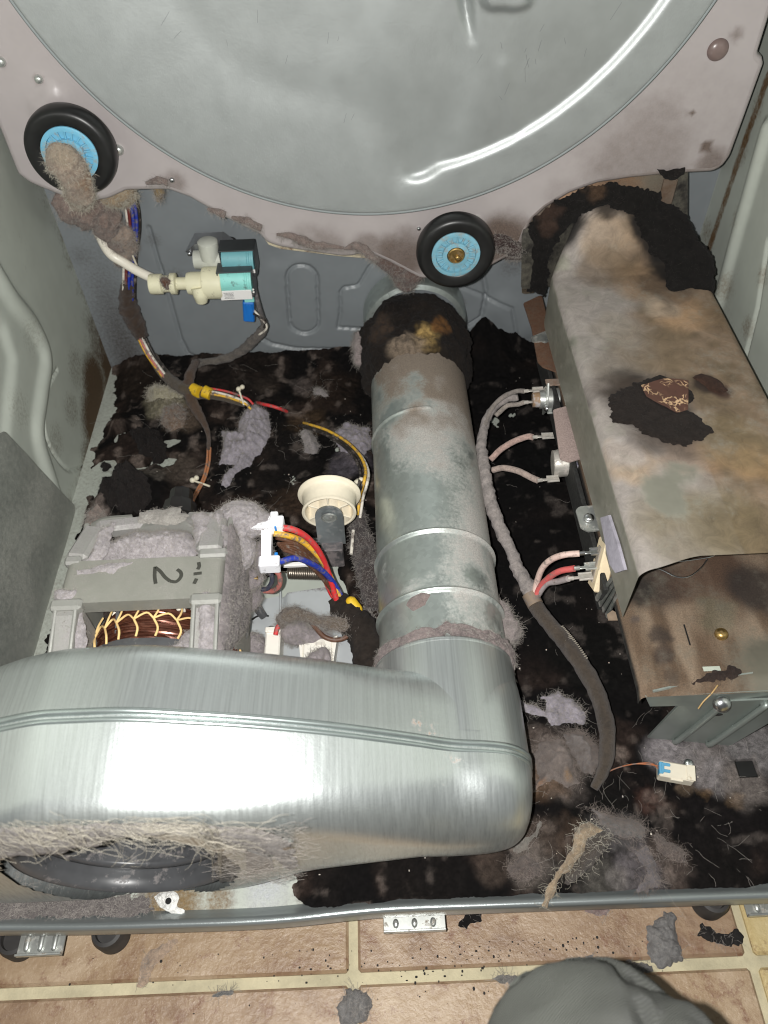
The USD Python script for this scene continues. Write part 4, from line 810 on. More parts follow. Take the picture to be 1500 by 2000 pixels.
# copper windings in front of the stator
rng = np.random.default_rng(5)
CC = A([MX+.002, 0, .084])
def arcp(r, y, a0, a1, n=22, wob=0.): 
    t = np.linspace(a0, a1, n); rr = r+wob*np.sin(t*7+r*9000); return np.stack([CC[0]+rr*np.cos(t)*1.0, y+wob*np.cos(t*5+r*7000), CC[2]+rr*np.sin(t)], 1)
strands = []
for k in range(150):
    q = rng.uniform(0, 1)*2*np.pi; s = np.sqrt(rng.uniform(.25, 1)); strands.append(tube(arcp(.0405+.0075*s*np.cos(q),  .161+.0145*s*np.sin(q), .05, np.pi-.05, 22, .0006), .00085, 5, 1, smooth=False))
wd = obj('copper_winding', cat(*strands), copper, mo, smooth=60)
for ang_ in (2.42, 2.12, 1.86, 1.38, 1.12, .86):
    base = arcp(.041, .167, ang_, ang_, 1)[0]; tan = A([-np.sin(ang_), 0, np.cos(ang_)])*(1 if ang_ > 1.57 else -1); top_ = arcp(.0405, .1765, ang_+(.07 if ang_ > 1.57 else -.07), 0, 1)[0]
    m_ = []
    for k in range(12):
        o = A([rng.normal(0, .0013), rng.normal(0, .0013), rng.normal(0, .0013)]); m_.append(tube([base-tan*.007+o+A([0, -.002, 0]), base+o*1.2, (base+top_)/2+o+A([0, 0, .0015]), top_+o], .0008, 5, 5))
    obj('winding_riser', cat(*m_), copper, wd, smooth=60)
    obj('insulating_sleeve', tube([top_+A([0, -.0045, .0007]), top_+A([0, .004, 0])], .0036, 14, 1, smooth=False), simple('white_sleeve', lin(240, 232, 216), .6), wd, smooth=50)
def on(t, y): return arcp(.0497 if abs(y-.1375) < .008 else .0475, y+.0235+(y-.1375)*.25, t, t, 1)[0]
lac = []
ts = [2.55, 2.22, 1.98, 1.70, 1.42, 1.10, .78]
for k, t in enumerate(ts):
    lac.append(tube([on(t, .150), on(t-.02, .143), on(t+.03, .137)], .0008, 6, 4)); lac.append(tube([on(t+.03, .137), on(t-.05, .131), on(t-.03, .1265)], .0009, 6, 4))
    if k+1 < len(ts): lac.append(tube([on(t+.03, .137), on((t+ts[k+1])/2, .1405), on(ts[k+1]+.03, .137)], .0008, 6, 4))
obj('winding_lacing', cat(*lac), twine, mo, smooth=60)
# grey fan shroud and its ribs
obj('fan_shroud', lathe([(.038, .010), (.048, .012), (.0555, .009), (.0575, .0), (.0575, -.006), (.052, -.010), (.030, -.010)], (MX, .143, .070), (0, -1, 0), 90), dark_plastic, mo, smooth=40)
for px in (232, 312):
    b_ = V(px, 1250, z=.117); obj('shroud_rib', hull([b_+A([dx, dy, dz]) for dx in (-.0012, .0012) for dy, dz in ((-.004, -.01), (.0, .006), (.018, .014), (.020, .010), (.01, -.01))]), dark_plastic, mo)
obj('shroud_wall', hull([V(*q, z=z) for q in ((182, 1205), (176, 1245), (190, 1262), (205, 1262)) for z in (.105, .09)]), dark_plastic, mo)
obj('shroud_wall', hull([V(*q, z=z) for q in ((440, 1240), (450, 1235), (430, 1290), (412, 1285)) for z in (.075, .05)]), dark_plastic, mo)
# right-hand side winding seen past the pillar
m_ = [tube([(-.1125+rng.normal(0, .0016), .150+rng.normal(0, .003), .098), (-.1105+rng.normal(0, .0016), .140+rng.normal(0, .004), .08), (-.1125+rng.normal(0, .0016), .137+rng.normal(0, .004), .055)], .0008, 5, 6) for k in range(26)]
sw = obj('copper_winding', cat(*m_), copper, mo, smooth=60)
obj('winding_lacing', cat(tube([(-.1085, .155, .094), (-.1075, .148, .083), (-.1085, .138, .076)], .0008, 6, 5), tube([(-.1075, .148, .083), (-.1075, .139, .088)], .0008, 6, 3), tube([(-.1085, .138, .076), (-.1075, .146, .064)], .0008, 6, 3)), twine, mo, smooth=60)
md('switch_plate', hull([V(*q, z=z) for q, z in (((446, 1085), .135), ((486, 1240), .055), ((486, 1215), .06), ((450, 1075), .12), ((470, 1275), .04), ((440, 1230), .075))]), c=lin(110, 106, 104), d=.35, mat=dirty_metal('plate_steel', lin(120, 120, 118), .4, .5, .1, soft=.4))

# ================================================================== lint carpet on the base pan
wall_d = lambda x, y: np.minimum(XR-x, YB-y)+.0*x
def carpet_z(x, y):
    p = np.c_[x, y, np.zeros(len(x))]
    z = .0045+.016*(fbm(p*22, 5, 91)-.42)+.005*(fbm(p*110, 4, 92)-.5)+.0022*(fbm(p*420, 2, 93)-.5)
    z += .010*np.exp(-wall_d(x, y)/.02)*(y > .35)
    z -= .010*smooth01(1-(x-XL)/.03)
    calm = smooth01((x-.085)/.03)*smooth01((.42-y)/.05)*smooth01((y-.16)/.04)
    z = z*(1-.75*calm)+.0035*calm
    for px, py, r, h in ((945, 690, 60, .03), (1000, 670, 40, .02), (1090, 1480, 90, .012), (1100, 1600, 120, .010), (1200, 1640, 90, .008), (330, 790, 50, .012), (260, 960, 60, .018), (300, 960, 60, .012), (240, 830, 40, .012), (480, 760, 120, .008), (210, 985, 40, .016)):
        c = V(px, py, z=.005); z += h*np.exp(-((x-c[0])**2+(y-c[1])**2)/(r*scale_at(c)*.6)**2)*(.5+1.*fbm(p*60, 3, 95))
    dust = Polygon([V(*q, z=.003)[:2] for q in ((1262, 1452), (1420, 1460), (1460, 1430), (1620, 1400), (1620, 1560), (1450, 1560), (1340, 1535), (1270, 1500))])
    m = smooth01(1-shapely.distance(shapely.points(x, y), dust)/.012); z = z*(1-m)+.004*m
    b = Polygon([V(*q, z=0)[:2] for q in ((486, 1165), (560, 1130), (640, 1110), (668, 1180), (700, 1225), (735, 1290), (752, 1340), (470, 1345))])
    ex = smooth01(1.0-shapely.distance(shapely.points(x, y), b)/.012+.9*(fbm(p*60, 3, 96)-.5)); z -= .03*ex
    for px, py, rx, ry in ((330, 866, 22, 14), (322, 905, 24, 12), (205, 915, 24, 20), (190, 940, 18, 30), (240, 850, 12, 8), (265, 918, 20, 7), (228, 855, 6, 14)):
        c = V(px, py, z=.002); s_ = scale_at(c); d = np.sqrt(((x-c[0])/(rx*s_))**2+((y-c[1])/(ry*s_*1.2))**2)
        z -= .03*smooth01((1.15-d+1.3*(fbm(p*90, 3, 97)-.5))*2.5)
    fr = smooth01((.040-y)/.02+1.1*(fbm(p*40, 4, 98)-.5))*smooth01((-.075-x)/.03+.6*(fbm(p*50, 3, 99)-.5)+.5); z -= .03*fr
    z -= .03*((np.abs(x-V(1460, 1500, z=.004)[0]) < .0065) & (np.abs(y-V(1460, 1500, z=.004)[1]) < .0062))
    return z
def cxy(s, t): x = XL+.002+(XR-XL-.004)*s; y0 = rail_y(x)+.001; return x, y0+(YB-.002-y0)*t
cp = grid(470, 440, lambda s, t: np.stack([*cxy(s, t), carpet_z(*cxy(s, t))], 1))
P = cp[0]
n1 = fbm(P*A([34, 34, 10]), 5, 101); n2 = fbm(P*A([90, 90, 20]), 4, 102)
base = SOOT[None]*(1-smooth01((n1-.46)*4)[:, None])+lin(46, 37, 33)[None]*smooth01((n1-.46)*4)[:, None]
lft = smooth01((.03-P[:, 0])/.05)*smooth01((P[:, 1]-.22)/.05)
frn = smooth01((.135-P[:, 1]+.05*(n1-.5))/.05)*smooth01((.24-P[:, 0])/.06)
amt = np.clip(smooth01((n2-.56)*4+1.5*(n1-.5))*(.6*lft+.85*frn+.05), 0, 1)[:, None]
base = base*(1-amt)+lin(112, 98, 90)[None]*amt
g = lambda px, py, r, c, a=1., rg=.6: sp(px, py, r, c, a, rg, z=.008)
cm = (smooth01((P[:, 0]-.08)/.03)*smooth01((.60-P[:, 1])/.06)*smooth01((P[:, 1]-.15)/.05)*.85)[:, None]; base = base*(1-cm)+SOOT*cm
cs = [g(1000, 900, 110, lin(16, 15, 15), 1.), g(1000, 1180, 120, lin(16, 15, 15), .9), g(1150, 1280, 90, lin(17, 16, 15), 1.), g(980, 760, 80, lin(17, 15, 15), 1.), g(560, 930, 70, BLACK, .9), g(560, 860, 50, BLACK, .8), g(310, 850, 40, SOOT, .9, .9), g(250, 970, 70, SOOT, .95, .8), g(480, 980, 40, DBROWN, .6),
      g(330, 790, 44, lin(128, 122, 104), .85, .9), g(360, 820, 40, lin(104, 90, 78), .7), g(350, 910, 40, lin(92, 82, 74), .6), g(300, 935, 26, lin(120, 112, 104), .5), g(440, 1010, 40, lin(96, 84, 72), .4), g(580, 975, 60, lin(62, 48, 38), .7), g(640, 760, 60, lin(54, 42, 34), .5), g(600, 820, 40, lin(78, 62, 46), .6), g(520, 760, 30, lin(84, 74, 66), .6), g(590, 750, 24, lin(110, 100, 96), .5), g(420, 880, 40, BLACK, .7), g(195, 980, 30, lin(128, 116, 110), .8, .7), g(680, 900, 40, lin(110, 104, 112), .5), g(260, 740, 60, lin(44, 36, 30), .8), g(450, 735, 90, lin(36, 30, 27), .8),
      g(1090, 1480, 70, lin(122, 112, 106), .75), g(1060, 1530, 50, lin(108, 86, 68), .7), g(1050, 1640, 50, lin(92, 80, 72), .6), g(1040, 1700, 50, lin(112, 104, 98), .6, .8), g(1120, 1640, 40, lin(74, 60, 50), .6), g(1210, 1620, 60, lin(96, 92, 92), .75, .8), g(1240, 1700, 60, lin(108, 102, 104), .7, .9), g(1270, 1560, 34, lin(84, 60, 52), .6), g(1310, 1680, 50, lin(98, 86, 80), .55, .9), g(1400, 1620, 90, lin(22, 19, 19), .95), g(1420, 1700, 80, lin(22, 19, 18), .95), g(1200, 1560, 50, lin(20, 18, 17), .9), g(1180, 1730, 50, lin(108, 104, 98), .5), g(820, 1700, 100, BLACK, .9, .4), g(960, 1690, 40, lin(88, 76, 68), .5), g(640, 1720, 40, BLACK, .8),
      g(1300, 1470, 46, lin(136, 130, 132), .95, .4), g(1380, 1490, 60, lin(128, 122, 122), .95, .4), g(1470, 1450, 70, lin(120, 116, 116), .95, .4), g(1460, 1530, 50, lin(116, 108, 104), .9, .4), g(1380, 1545, 16, lin(116, 92, 66), .7), g(1440, 1560, 20, lin(110, 90, 70), .5), g(1340, 1530, 20, lin(112, 96, 80), .6), g(1290, 1520, 24, BLACK, .5),
      g(940, 660, 30, SOOT, .9, .3), g(905, 650, 20, lin(94, 86, 82), .6)]
col = paint(P, base, cs, 111)
col = col*(.55+.9*fbm(P*A([260, 260, 60]), 3, 103))[:, None]; dn = smooth01((n2-.58)*6)[:, None]*.25; col = col*(1-dn)+lin(128, 118, 112)*dn*1.0
cp_f = cp[1][(P[cp[1]][:, :, 2] > -.004).any(1)]
obj('lint_carpet', (P, cp_f), lint_mat('lint_mat', .6, 240., .0012, gain=.85, sheen=.0), smooth=True, col=col, label='thick mat of black, brown and grey lint covering the base pan', cat_='lint', kind='stuff')
obj('slot_shadow', box((V(1460, 1500, z=.004)[0], V(1460, 1500, z=.004)[1], .0012), (.0135, .0128, .0006), .0002), black_plastic, cab)
# stray hairs and white specks
hair_k = simple('sooty_hair', lin(42, 37, 34), .8, var=.4)
hair_d = simple('grey_hair', lin(150, 144, 138), .7, var=.3); hair_t = simple('tan_hair', lin(178, 172, 158), .6, var=.25)
rng = np.random.default_rng(11)
def hair(c, L, n=7, lift=.002, curl=.9, flat=True):
    a = rng.uniform(0, 2*np.pi); p = [A(c)]; k = rng.normal(0, curl)
    for i in range(n-1):
        a += k/n+rng.normal(0, .25); st = L/(n-1); p.append(p[-1]+A([np.cos(a)*st, np.sin(a)*st, rng.normal(0, .0006)]))
    return p
ok = lambda x, y: carpet_z(A([x]), A([y]))[0]
hs = []
for k in range(240):
    reg = rng.choice(3, p=[.4, .4, .2])
    px, py = ((rng.uniform(220, 720), rng.uniform(720, 1000)), (rng.uniform(1020, 1500), rng.uniform(1380, 1740)), (rng.uniform(900, 1250), rng.uniform(700, 1400)))[reg]
    c = V(px, py, z=.006); z = ok(c[0], c[1])
    if z < 0: continue
    c = A([c[0], c[1], z+.0012]); hs.append(hair(c, rng.uniform(.006, .028), curl=.45))
curves('stray_hair', hs, .00012, hair_d, label='fine stray hairs scattered over the lint mat', cat_='hair', kind='stuff')
spk = []
for k in range(230):
    px, py = rng.uniform(220, 1500), rng.uniform(720, 1740); c = V(px, py, z=.006)
    if not (.02 < c[1] < .59 and XL < c[0] < XR): continue
    z = ok(c[0], c[1])
    if z > 0: spk.append(ball((c[0], c[1], z+.0004), rng.uniform(.0002, .0007), 0, rng.uniform(.5, 1.5, 3)))
obj('lint_speck', cat(*spk), simple('pale_speck', lin(190, 182, 172), .7, var=.3), smooth=False, label='tiny pale specks of grit strewn over the lint mat', cat_='grit', kind='stuff')

# ------------------------------------------------------------------ separate clumps of lint
hair_m = simple('brown_grey_hair', lin(116, 106, 100), .8, var=.4)
def clump(poly, label, col, z=.010, h=.012, w=.006, rag=.004, seed=1, mat=None, cat_='lint clump', fuzz=160, base=None, splats=(), name='lint_clump', bump=.6, hairmat=None, step=.0014):
    q = A([V(a, b, z=z) for a, b in poly]); c = q.mean(0)
    zb = (lambda p: np.maximum(carpet_z(p[:, 0], p[:, 1]), .002)-z-.001) if base == 'carpet' else None
    v, f = sheet((0, 0, z), (1, 0, 0), (0, 1, 0), (0, 0, 1), q[:, :2], h, w, step, rag, 110, bump, 190, seed, zb)
    t = thing(name, label, cat_, c)
    n = fbm(v*120, 4, seed+3); cc = np.asarray(col)[None]*(.72+.56*n[:, None])
    cc = paint(v, cc, list(splats), seed)
    obj('felt', (v, f), mat or lint, t, smooth=True, col=cc)
    if fuzz:
        idx = rng.choice(len(v), fuzz); hs = [hair(v[i]+A([0, 0, .0004]), rng.uniform(.003, .011), 5, curl=2.) for i in idx]
        hs = (hs if mat is None else [])+fuzz_lines((v, f), .5 if mat is not None else 1.3, .002 if mat is not None else (.0028 if fuzz < 400 else .0034), 1.6, .5)
        curves('fuzz', hs, .00012, hairmat or (hair_k if mat is not None else hair_d), t, kind='stuff')
    return t
c1 = lambda L: [(160+x*.4, 680+y*.4) for x, y in L]
c4 = lambda L: [(960+x*.36, 1300+y*.36) for x, y in L]
LAV = lin(150, 144, 152)
clump(c1([(670, 380), (740, 400), (790, 300), (850, 275), (910, 300), (925, 370), (900, 440), (830, 530), (760, 590), (700, 665), (665, 650), (700, 590), (740, 550), (662, 540), (680, 450)]), 'large lavender-grey lint clump on the black mat behind the motor', LAV, h=.016, w=.007, seed=2, base='carpet', z=.012, fuzz=260)
clump(c1([(1215, 390), (1290, 345), (1400, 370), (1412, 450), (1380, 520), (1300, 500), (1220, 430)]), 'pale grey lint patch against the left side of the exhaust duct', lin(140, 134, 144), h=.009, seed=3, base='carpet', z=.012)
clump(c1([(1060, 400), (1110, 385), (1160, 440), (1140, 490), (1080, 490)]), 'small fluffy lint ball under the idler harness behind the cream pulley', lin(134, 128, 128), h=.014, seed=4, base='carpet', z=.012, fuzz=100)
clump(c1([(1120, 180), (1170, 170), (1212, 210), (1190, 226), (1140, 215)]), 'tiny grey lint scrap on the mat near the rear panel', lin(128, 122, 122), h=.008, seed=5, base='carpet', z=.014, fuzz=60)
clump(c1([(305, 215), (340, 190), (420, 205), (490, 235), (440, 262), (340, 262)]), 'yellowish furry tuft on the mat left of the wiring', lin(150, 144, 122), h=.012, seed=6, base='carpet', z=.014, fuzz=420, hairmat=hair_t)
clump(c1([(-5, 770), (70, 740), (140, 800), (110, 850), (0, 860)]), 'grey-brown lint lump wedged beside the left side panel behind the motor', lin(138, 124, 116), h=.02, w=.01, seed=7, base='carpet', z=.018, splats=[sp(195, 965, 20, lin(100, 76, 58), .6, z=.03)])
clump(c1([(75, 680), (150, 640), (220, 570), (300, 620), (350, 690), (330, 760), (240, 790), (130, 760)]), 'crumbly black charred lint heap behind the left corner of the motor', lin(40, 36, 35), h=.022, w=.008, rag=.007, seed=8, base='carpet', z=.014, mat=char, bump=1.0, fuzz=80)
clump(c1([(230, 400), (300, 370), (380, 400), (420, 470), (370, 530), (270, 500)]), 'crumbly black charred lint heap beside the bare green patch of the pan', lin(34, 30, 29), h=.016, w=.008, rag=.007, seed=9, base='carpet', z=.012, mat=char, bump=1.0, fuzz=60)
clump(c1([(85, 560), (115, 545), (145, 580), (110, 600)]), 'small black lint crumb alone on the bare green pan at the left', lin(34, 31, 30), h=.007, seed=10, z=.002, mat=char, fuzz=20)
clump(c1([(400, 300), (470, 280), (520, 320), (500, 380), (430, 400), (380, 360)]), 'brown matted lint patch under the thin brown wire', lin(112, 94, 80), h=.014, seed=12, base='carpet', z=.012)
clump(c4([(135, 145), (230, 190), (290, 222), (300, 180), (275, 150), (330, 130), (355, 135), (365, 95), (400, 130), (480, 180), (522, 250), (490, 305), (440, 300), (400, 280), (325, 322), (310, 280), (250, 250), (150, 225)]), 'torn lavender-grey lint sheet on the mat right of the blower elbow', LAV, h=.008, w=.004, seed=13, base='carpet', z=.010, fuzz=120)
clump(c4([(390, 380), (440, 355), (520, 365), (590, 430), (600, 540), (560, 590), (480, 560), (420, 470)]), 'round hairy grey lint ball beside the end of the black wire bundle', lin(108, 102, 99), hairmat=hair_m, h=.024, w=.012, seed=14, base='carpet', z=.012, fuzz=650)
clump(c4([(215, 470), (270, 400), (360, 410), (440, 500), (450, 580), (490, 630), (420, 660), (330, 620), (240, 680), (205, 690), (260, 590)]), 'tan-edged grey lint pad just right of the blower elbow end', lin(112, 102, 96), hairmat=hair_m, h=.012, w=.006, seed=15, base='carpet', z=.012, fuzz=200, splats=[sp(1050, 1530, 26, lin(132, 96, 66), .8, z=.02), sp(1120, 1515, 20, lin(140, 112, 80), .7, z=.02)])
clump(c4([(530, 770), (640, 800), (760, 830), (850, 870), (840, 950), (720, 950), (640, 920)]), 'hairy grey lint patch in the middle of the front right mat', lin(97, 94, 92), hairmat=hair_m, h=.008, seed=16, base='carpet', z=.010, fuzz=420)
clump(c4([(100, 1000), (190, 920), (240, 850), (280, 850), (260, 950), (170, 1040), (120, 1045)]), 'pale crumbly lint streak under the front of the blower elbow', lin(116, 112, 105), hairmat=hair_m, h=.006, seed=17, base='carpet', z=.008, fuzz=60)
clump(c4([(760, 1020), (830, 960), (900, 1060), (920, 1180), (850, 1240), (780, 1220), (840, 1120)]), 'lavender-grey lint streak just behind the front rail', lin(94, 89, 91), hairmat=hair_m, h=.007, seed=18, base='carpet', z=.010, fuzz=200)
clump(c4([(90, 1090), (160, 1040), (260, 1050), (270, 1130), (190, 1180), (110, 1160)]), 'soft brownish lint puff behind the front rail below the elbow', lin(83, 73, 68), hairmat=hair_m, h=.012, w=.01, seed=19, base='carpet', z=.008, fuzz=220)
clump(c4([(880, 900), (960, 930), (1050, 1010), (1060, 1080), (960, 1060), (890, 1000)]), 'reddish-grey lint smear on the right part of the front mat', lin(80, 70, 65), hairmat=hair_m, h=.006, seed=20, base='carpet', z=.008, fuzz=150)
# stiff curled sheet leaning over the front rail
def curled(poly, label, h0, h1, col, seed, under):
    q = A([V(a, b, z=.012) for a, b in poly]); v, f = sheet((0, 0, .0), (1, 0, 0), (0, 1, 0), (0, 0, 1), q[:, :2], .0045, .003, .0012, .003, 110, .6, 190, seed)
    y0, y1 = q[:, 1].min(), q[:, 1].max(); s = (v[:, 1]-y0)/(y1-y0); v[:, 2] += h0+(h1-h0)*s+.010*np.sin(s*np.pi)
    n = fbm(v*90, 4, seed); t = thing('lint_strip', label, 'lint strip', q.mean(0)); obj('felt', (v, f), lint, t, smooth=True, col=np.asarray(col)[None]*(.65+.7*n[:, None]))
    hs = [hair(v[i], rng.uniform(.003, .008), 5, curl=2.) for i in rng.choice(len(v), 160)]; curves('fuzz', hs, .00013, hair_t, t, kind='stuff')
curled(c4([(480, 900), (520, 880), (600, 930), (624, 965), (600, 1040), (520, 1120), (420, 1190), (380, 1180), (440, 1090)]), 'stiff charred lint sheet lying beside the tan curl at the front rail', .008, .018, lin(64, 56, 48), 22, 0)
curled(c4([(470, 905), (515, 880), (590, 930), (560, 950), (500, 975), (480, 1040), (420, 1120), (370, 1180), (330, 1250), (300, 1312), (266, 1310), (288, 1232), (320, 1155), (385, 1085), (420, 990)]), 'long tan curled lint strip hanging over the front rail', .012, .024, lin(146, 128, 104), 23, 0)

def felt_tube(name, pts, r, label, col, cat_, rough=.5, seed=1, mat=None, sides=26, n=16, fuzz=80, splats=(), rscale=160, hairmat=None):
    v, f = tube(pts, r, sides+8, n, rough*.75, rscale*.8, seed); t = thing(name, label, cat_, A(pts).mean(0)); nz = fbm(v*110, 4, seed+2)
    obj('felt', (v, f), mat or lint, t, smooth=True, col=paint(v, np.asarray(col)[None]*(.7+.6*nz[:, None]), list(splats), seed))
    if fuzz: curves('fuzz', fuzz_lines((v, f), 1.6, .0032), .00012, hairmat or hair_d, t, kind='stuff')
    return t
# lint hanging from the left roller and down the white hose
HB = lin(140, 124, 110)
W = lambda px, py, y: V(px, py, y=y)
felt_tube('lint_rope', [W(122, 290, .505), W(122, 306, .500), W(132, 325, .499), W(148, 350, .502), W(156, 378, .508), W(150, 402, .512)], [.0095, .0135, .0120, .0125, .0115, .006], 'furry lint finger drooping from the axle of the left roller', HB, 'lint rope', .45, 31, splats=[(W(165, 355, .50), .012, lin(120, 88, 56), .6, .6), (W(120, 300, .49), .012, lin(156, 144, 124), .5, .6)], rscale=90, fuzz=260, hairmat=hair_t)
felt_tube('lint_rope', [W(105, 385, .555), W(140, 405, .555), W(170, 408, .56), W(192, 418, .565), W(210, 440, .57), W(226, 466, .575), W(240, 480, .58)], [.006, .014, .017, .016, .012, .011, .007], 'grey-brown lint mass below the left roller running onto the hose', lin(120, 104, 96), 'lint rope', .7, 32, rscale=110, fuzz=300)
felt_tube('lint_rope', [W(200, 392, .56), W(222, 380, .56), W(240, 372, .56), W(246, 384, .565), W(226, 398, .565)], [.006, .011, .010, .008, .004], 'tan lint puff tucked under the bulkhead right of the left roller', lin(146, 128, 104), 'lint rope', .6, 33, rscale=110, fuzz=160, hairmat=hair_t)
felt_tube('lint_rope', [W(206, 440, .575), W(222, 452, .573), W(238, 458, .575), W(246, 470, .577), W(244, 490, .58), W(232, 512, .585)], [.005, .010, .010, .009, .010, .005], 'lumpy lint wrapped round the white hose beside the dark wires', lin(140, 124, 112), 'lint rope', .7, 34, rscale=120, fuzz=160)
felt_tube('lint_rope', [W(306, 364, .545), W(312, 376, .545), W(308, 392, .547)], [.003, .0045, .002], 'small brown lint crumb dangling from the bulkhead edge', lin(120, 104, 76), 'lint rope', .8, 35, rscale=240, fuzz=40)
edge = [(285, 358), (310, 353), (328, 357)], [(405, 408), (425, 414), (440, 420)], [(452, 424), (480, 432), (510, 446)], [(540, 458), (575, 462), (610, 478), (640, 480), (672, 484)], [(672, 486), (700, 482), (726, 500), (740, 510)]
for k, e_ in enumerate(edge):
    felt_tube('lint_fringe', [W(a, b, .538) for a, b in e_], [.001, .0035+.001*(k > 2), .0032, .001][:max(3, len(e_))], ['furry grey lint fringe on the bulkhead edge near the small rivet', 'short lint fringe midway along the lower bulkhead edge', 'thin lint fringe on the bulkhead edge left of the cream flange', 'dark lint fringe along the cream flange of the bulkhead', 'brown lint fringe at the bulkhead edge just left of the duct'][k], lin(118, 104, 98), 'lint fringe', .9, 36+k, rscale=220, fuzz=120)
# charred collar at the rear end of the duct
def ring_felt(name, label, y0, y1, r0, r1, col, seed, splats=(), h=.008, a0=-.5, a1=np.pi+.5, mat=None, cx=AX, cz=AZ, amp=.6, freq=60, cat_='lint collar', fuzz=200, mask=None):
    nu, nv = 190, 70
    def fn(s, t):
        a = a0+(a1-a0)*s; y = y0+(y1-y0)*t; yy = np.c_[np.cos(a)*2, np.sin(a)*2, np.zeros(len(a))]
        y = y+.010*(fbm(yy*3, 3, seed)-.5)*((t < .5)*1.6*(1-2*t)+(t >= .5)*.8*(2*t-1))
        r = r0+(r1-r0)*t; q = np.stack([cx+r*np.cos(a), y, cz+r*np.sin(a)], 1)
        prof = np.sqrt(np.clip(np.minimum(t, 1-t)*6, 0, 1))*np.sqrt(np.clip(np.minimum(s, 1-s)*10, 0, 1))
        hh = h*prof*(1+amp*2*(fbm(q*freq, 4, seed)-.5)+.5*(fbm(q*300, 3, seed+1)-.5))-.0015
        return q+hh[:, None]*np.stack([np.cos(a), np.zeros(len(a)), np.sin(a)], 1)
    v, f = grid(nu, nv, fn); t = thing(name, label, cat_, (cx, (y0+y1)/2, cz)); nz = fbm(v*110, 4, seed)
    obj('felt', (v, f), mat or lint, t, smooth=True, col=paint(v, np.asarray(col)[None]*(.7+.6*nz[:, None]), list(splats), seed))
    curves('fuzz', fuzz_lines((v, f), 1.0, .003, cap=6000), .00012, hair_k if fuzz == 201 else hair_d, t, kind='stuff')
ring_felt('lint_collar', 'charred black lint collar caked round the rear end of the exhaust duct', .478, .575, RD-.001, RD+.003, lin(34, 29, 26), 51, [(V(830, 650, z=.11), .018, lin(196, 164, 104), .85, .7), (V(790, 680, z=.10), .02, lin(140, 124, 108), .8, .7), (V(860, 640, z=.10), .012, lin(120, 84, 48), .8, .6), (V(720, 640, z=.06), .02, lin(112, 100, 94), .6, .7), (V(760, 560, z=.13), .03, SOOT, .8, .6), (V(740, 650, z=.09), .02, lin(78, 64, 54), .6, .7)], h=.0085, amp=1.1, fuzz=201, mat=char)
felt_tube('lint_rope', [V(704, 650, z=.06), V(706, 680, z=.05), V(712, 705, z=.04), V(716, 722, z=.03)], [.006, .010, .009, .005], 'grey lint tongue hanging left of the charred duct collar', lin(150, 138, 136), 'lint rope', .6, 52, rscale=150)
felt_tube('lint_rope', [W(728, 500, .548), W(760, 512, .55), W(800, 530, .552), W(790, 548, .556), W(770, 540, .556)], [.004, .009, .012, .010, .004], 'brown lint clot between the bulkhead edge and the duct collar', lin(92, 76, 70), 'lint rope', .7, 53, rscale=130)
felt_tube('lint_rope', [W(940, 480, .54), W(970, 472, .541), W(1000, 480, .543), W(1018, 492, .545), W(985, 500, .545)], [.004, .008, .009, .006, .003], 'dark lint clot on the bulkhead between the right roller and the heater', lin(72, 60, 58), 'lint rope', .8, 54, rscale=150, mat=char)
ring_felt('lint_collar', 'brown-grey felt ring round the duct where it enters the elbow', yc+.002, yc+.014, RD+.001, RD+.001, lin(118, 106, 104), 55, h=.005, a0=-.3, a1=np.pi+.35, amp=.5, freq=120, fuzz=260)
felt_tube('lint_rope', [V(955, 1165, z=.055), V(975, 1195, z=.05), V(985, 1230, z=.045), V(975, 1262, z=.04), V(985, 1275, z=.035)], [.003, .008, .012, .009, .004], 'ragged grey lint tuft on the right side of the duct joint', lin(138, 128, 126), 'lint rope', .9, 56, rscale=150, fuzz=160)
felt_tube('lint_rope', [V(700, 1195, z=.02), V(715, 1230, z=.016), V(735, 1275, z=.014), V(738, 1310, z=.012)], [.006, .011, .012, .005], 'dark lint wad squeezed between the duct and the bare plate', lin(66, 56, 54), 'lint rope', .8, 57, rscale=140, fuzz=160)
felt_tube('lint_rope', [V(700, 1000, z=.012), V(706, 1060, z=.012), V(716, 1120, z=.012), V(726, 1190, z=.012)], [.005, .010, .010, .005], 'long dark lint ridge along the foot of the duct', lin(60, 52, 50), 'lint rope', .8, 58, rscale=140, fuzz=120)
t_ = thing('lint_dab', 'small brown lint dab stuck on top of the duct near the elbow', 'lint dab', V(815, 1165, z=AZ+RD)); 
q = A([V(a, b, z=AZ+RD)[:2] for a, b in ((790, 1170), (800, 1155), (826, 1145), (842, 1160), (834, 1180), (806, 1188))]); v, f = sheet((0, 0, 0), (1, 0, 0), (0, 1, 0), (0, 0, 1), q, .0028, .003, .001, .0015, 200, .5, 200, 61)
v[:, 2] += AZ+np.sqrt(np.maximum(RD**2-(v[:, 0]-AX)**2, 0))-.0008; obj('felt', (v, f), lint, t_, smooth=True, col=np.tile(lin(128, 114, 110), (len(v), 1)))

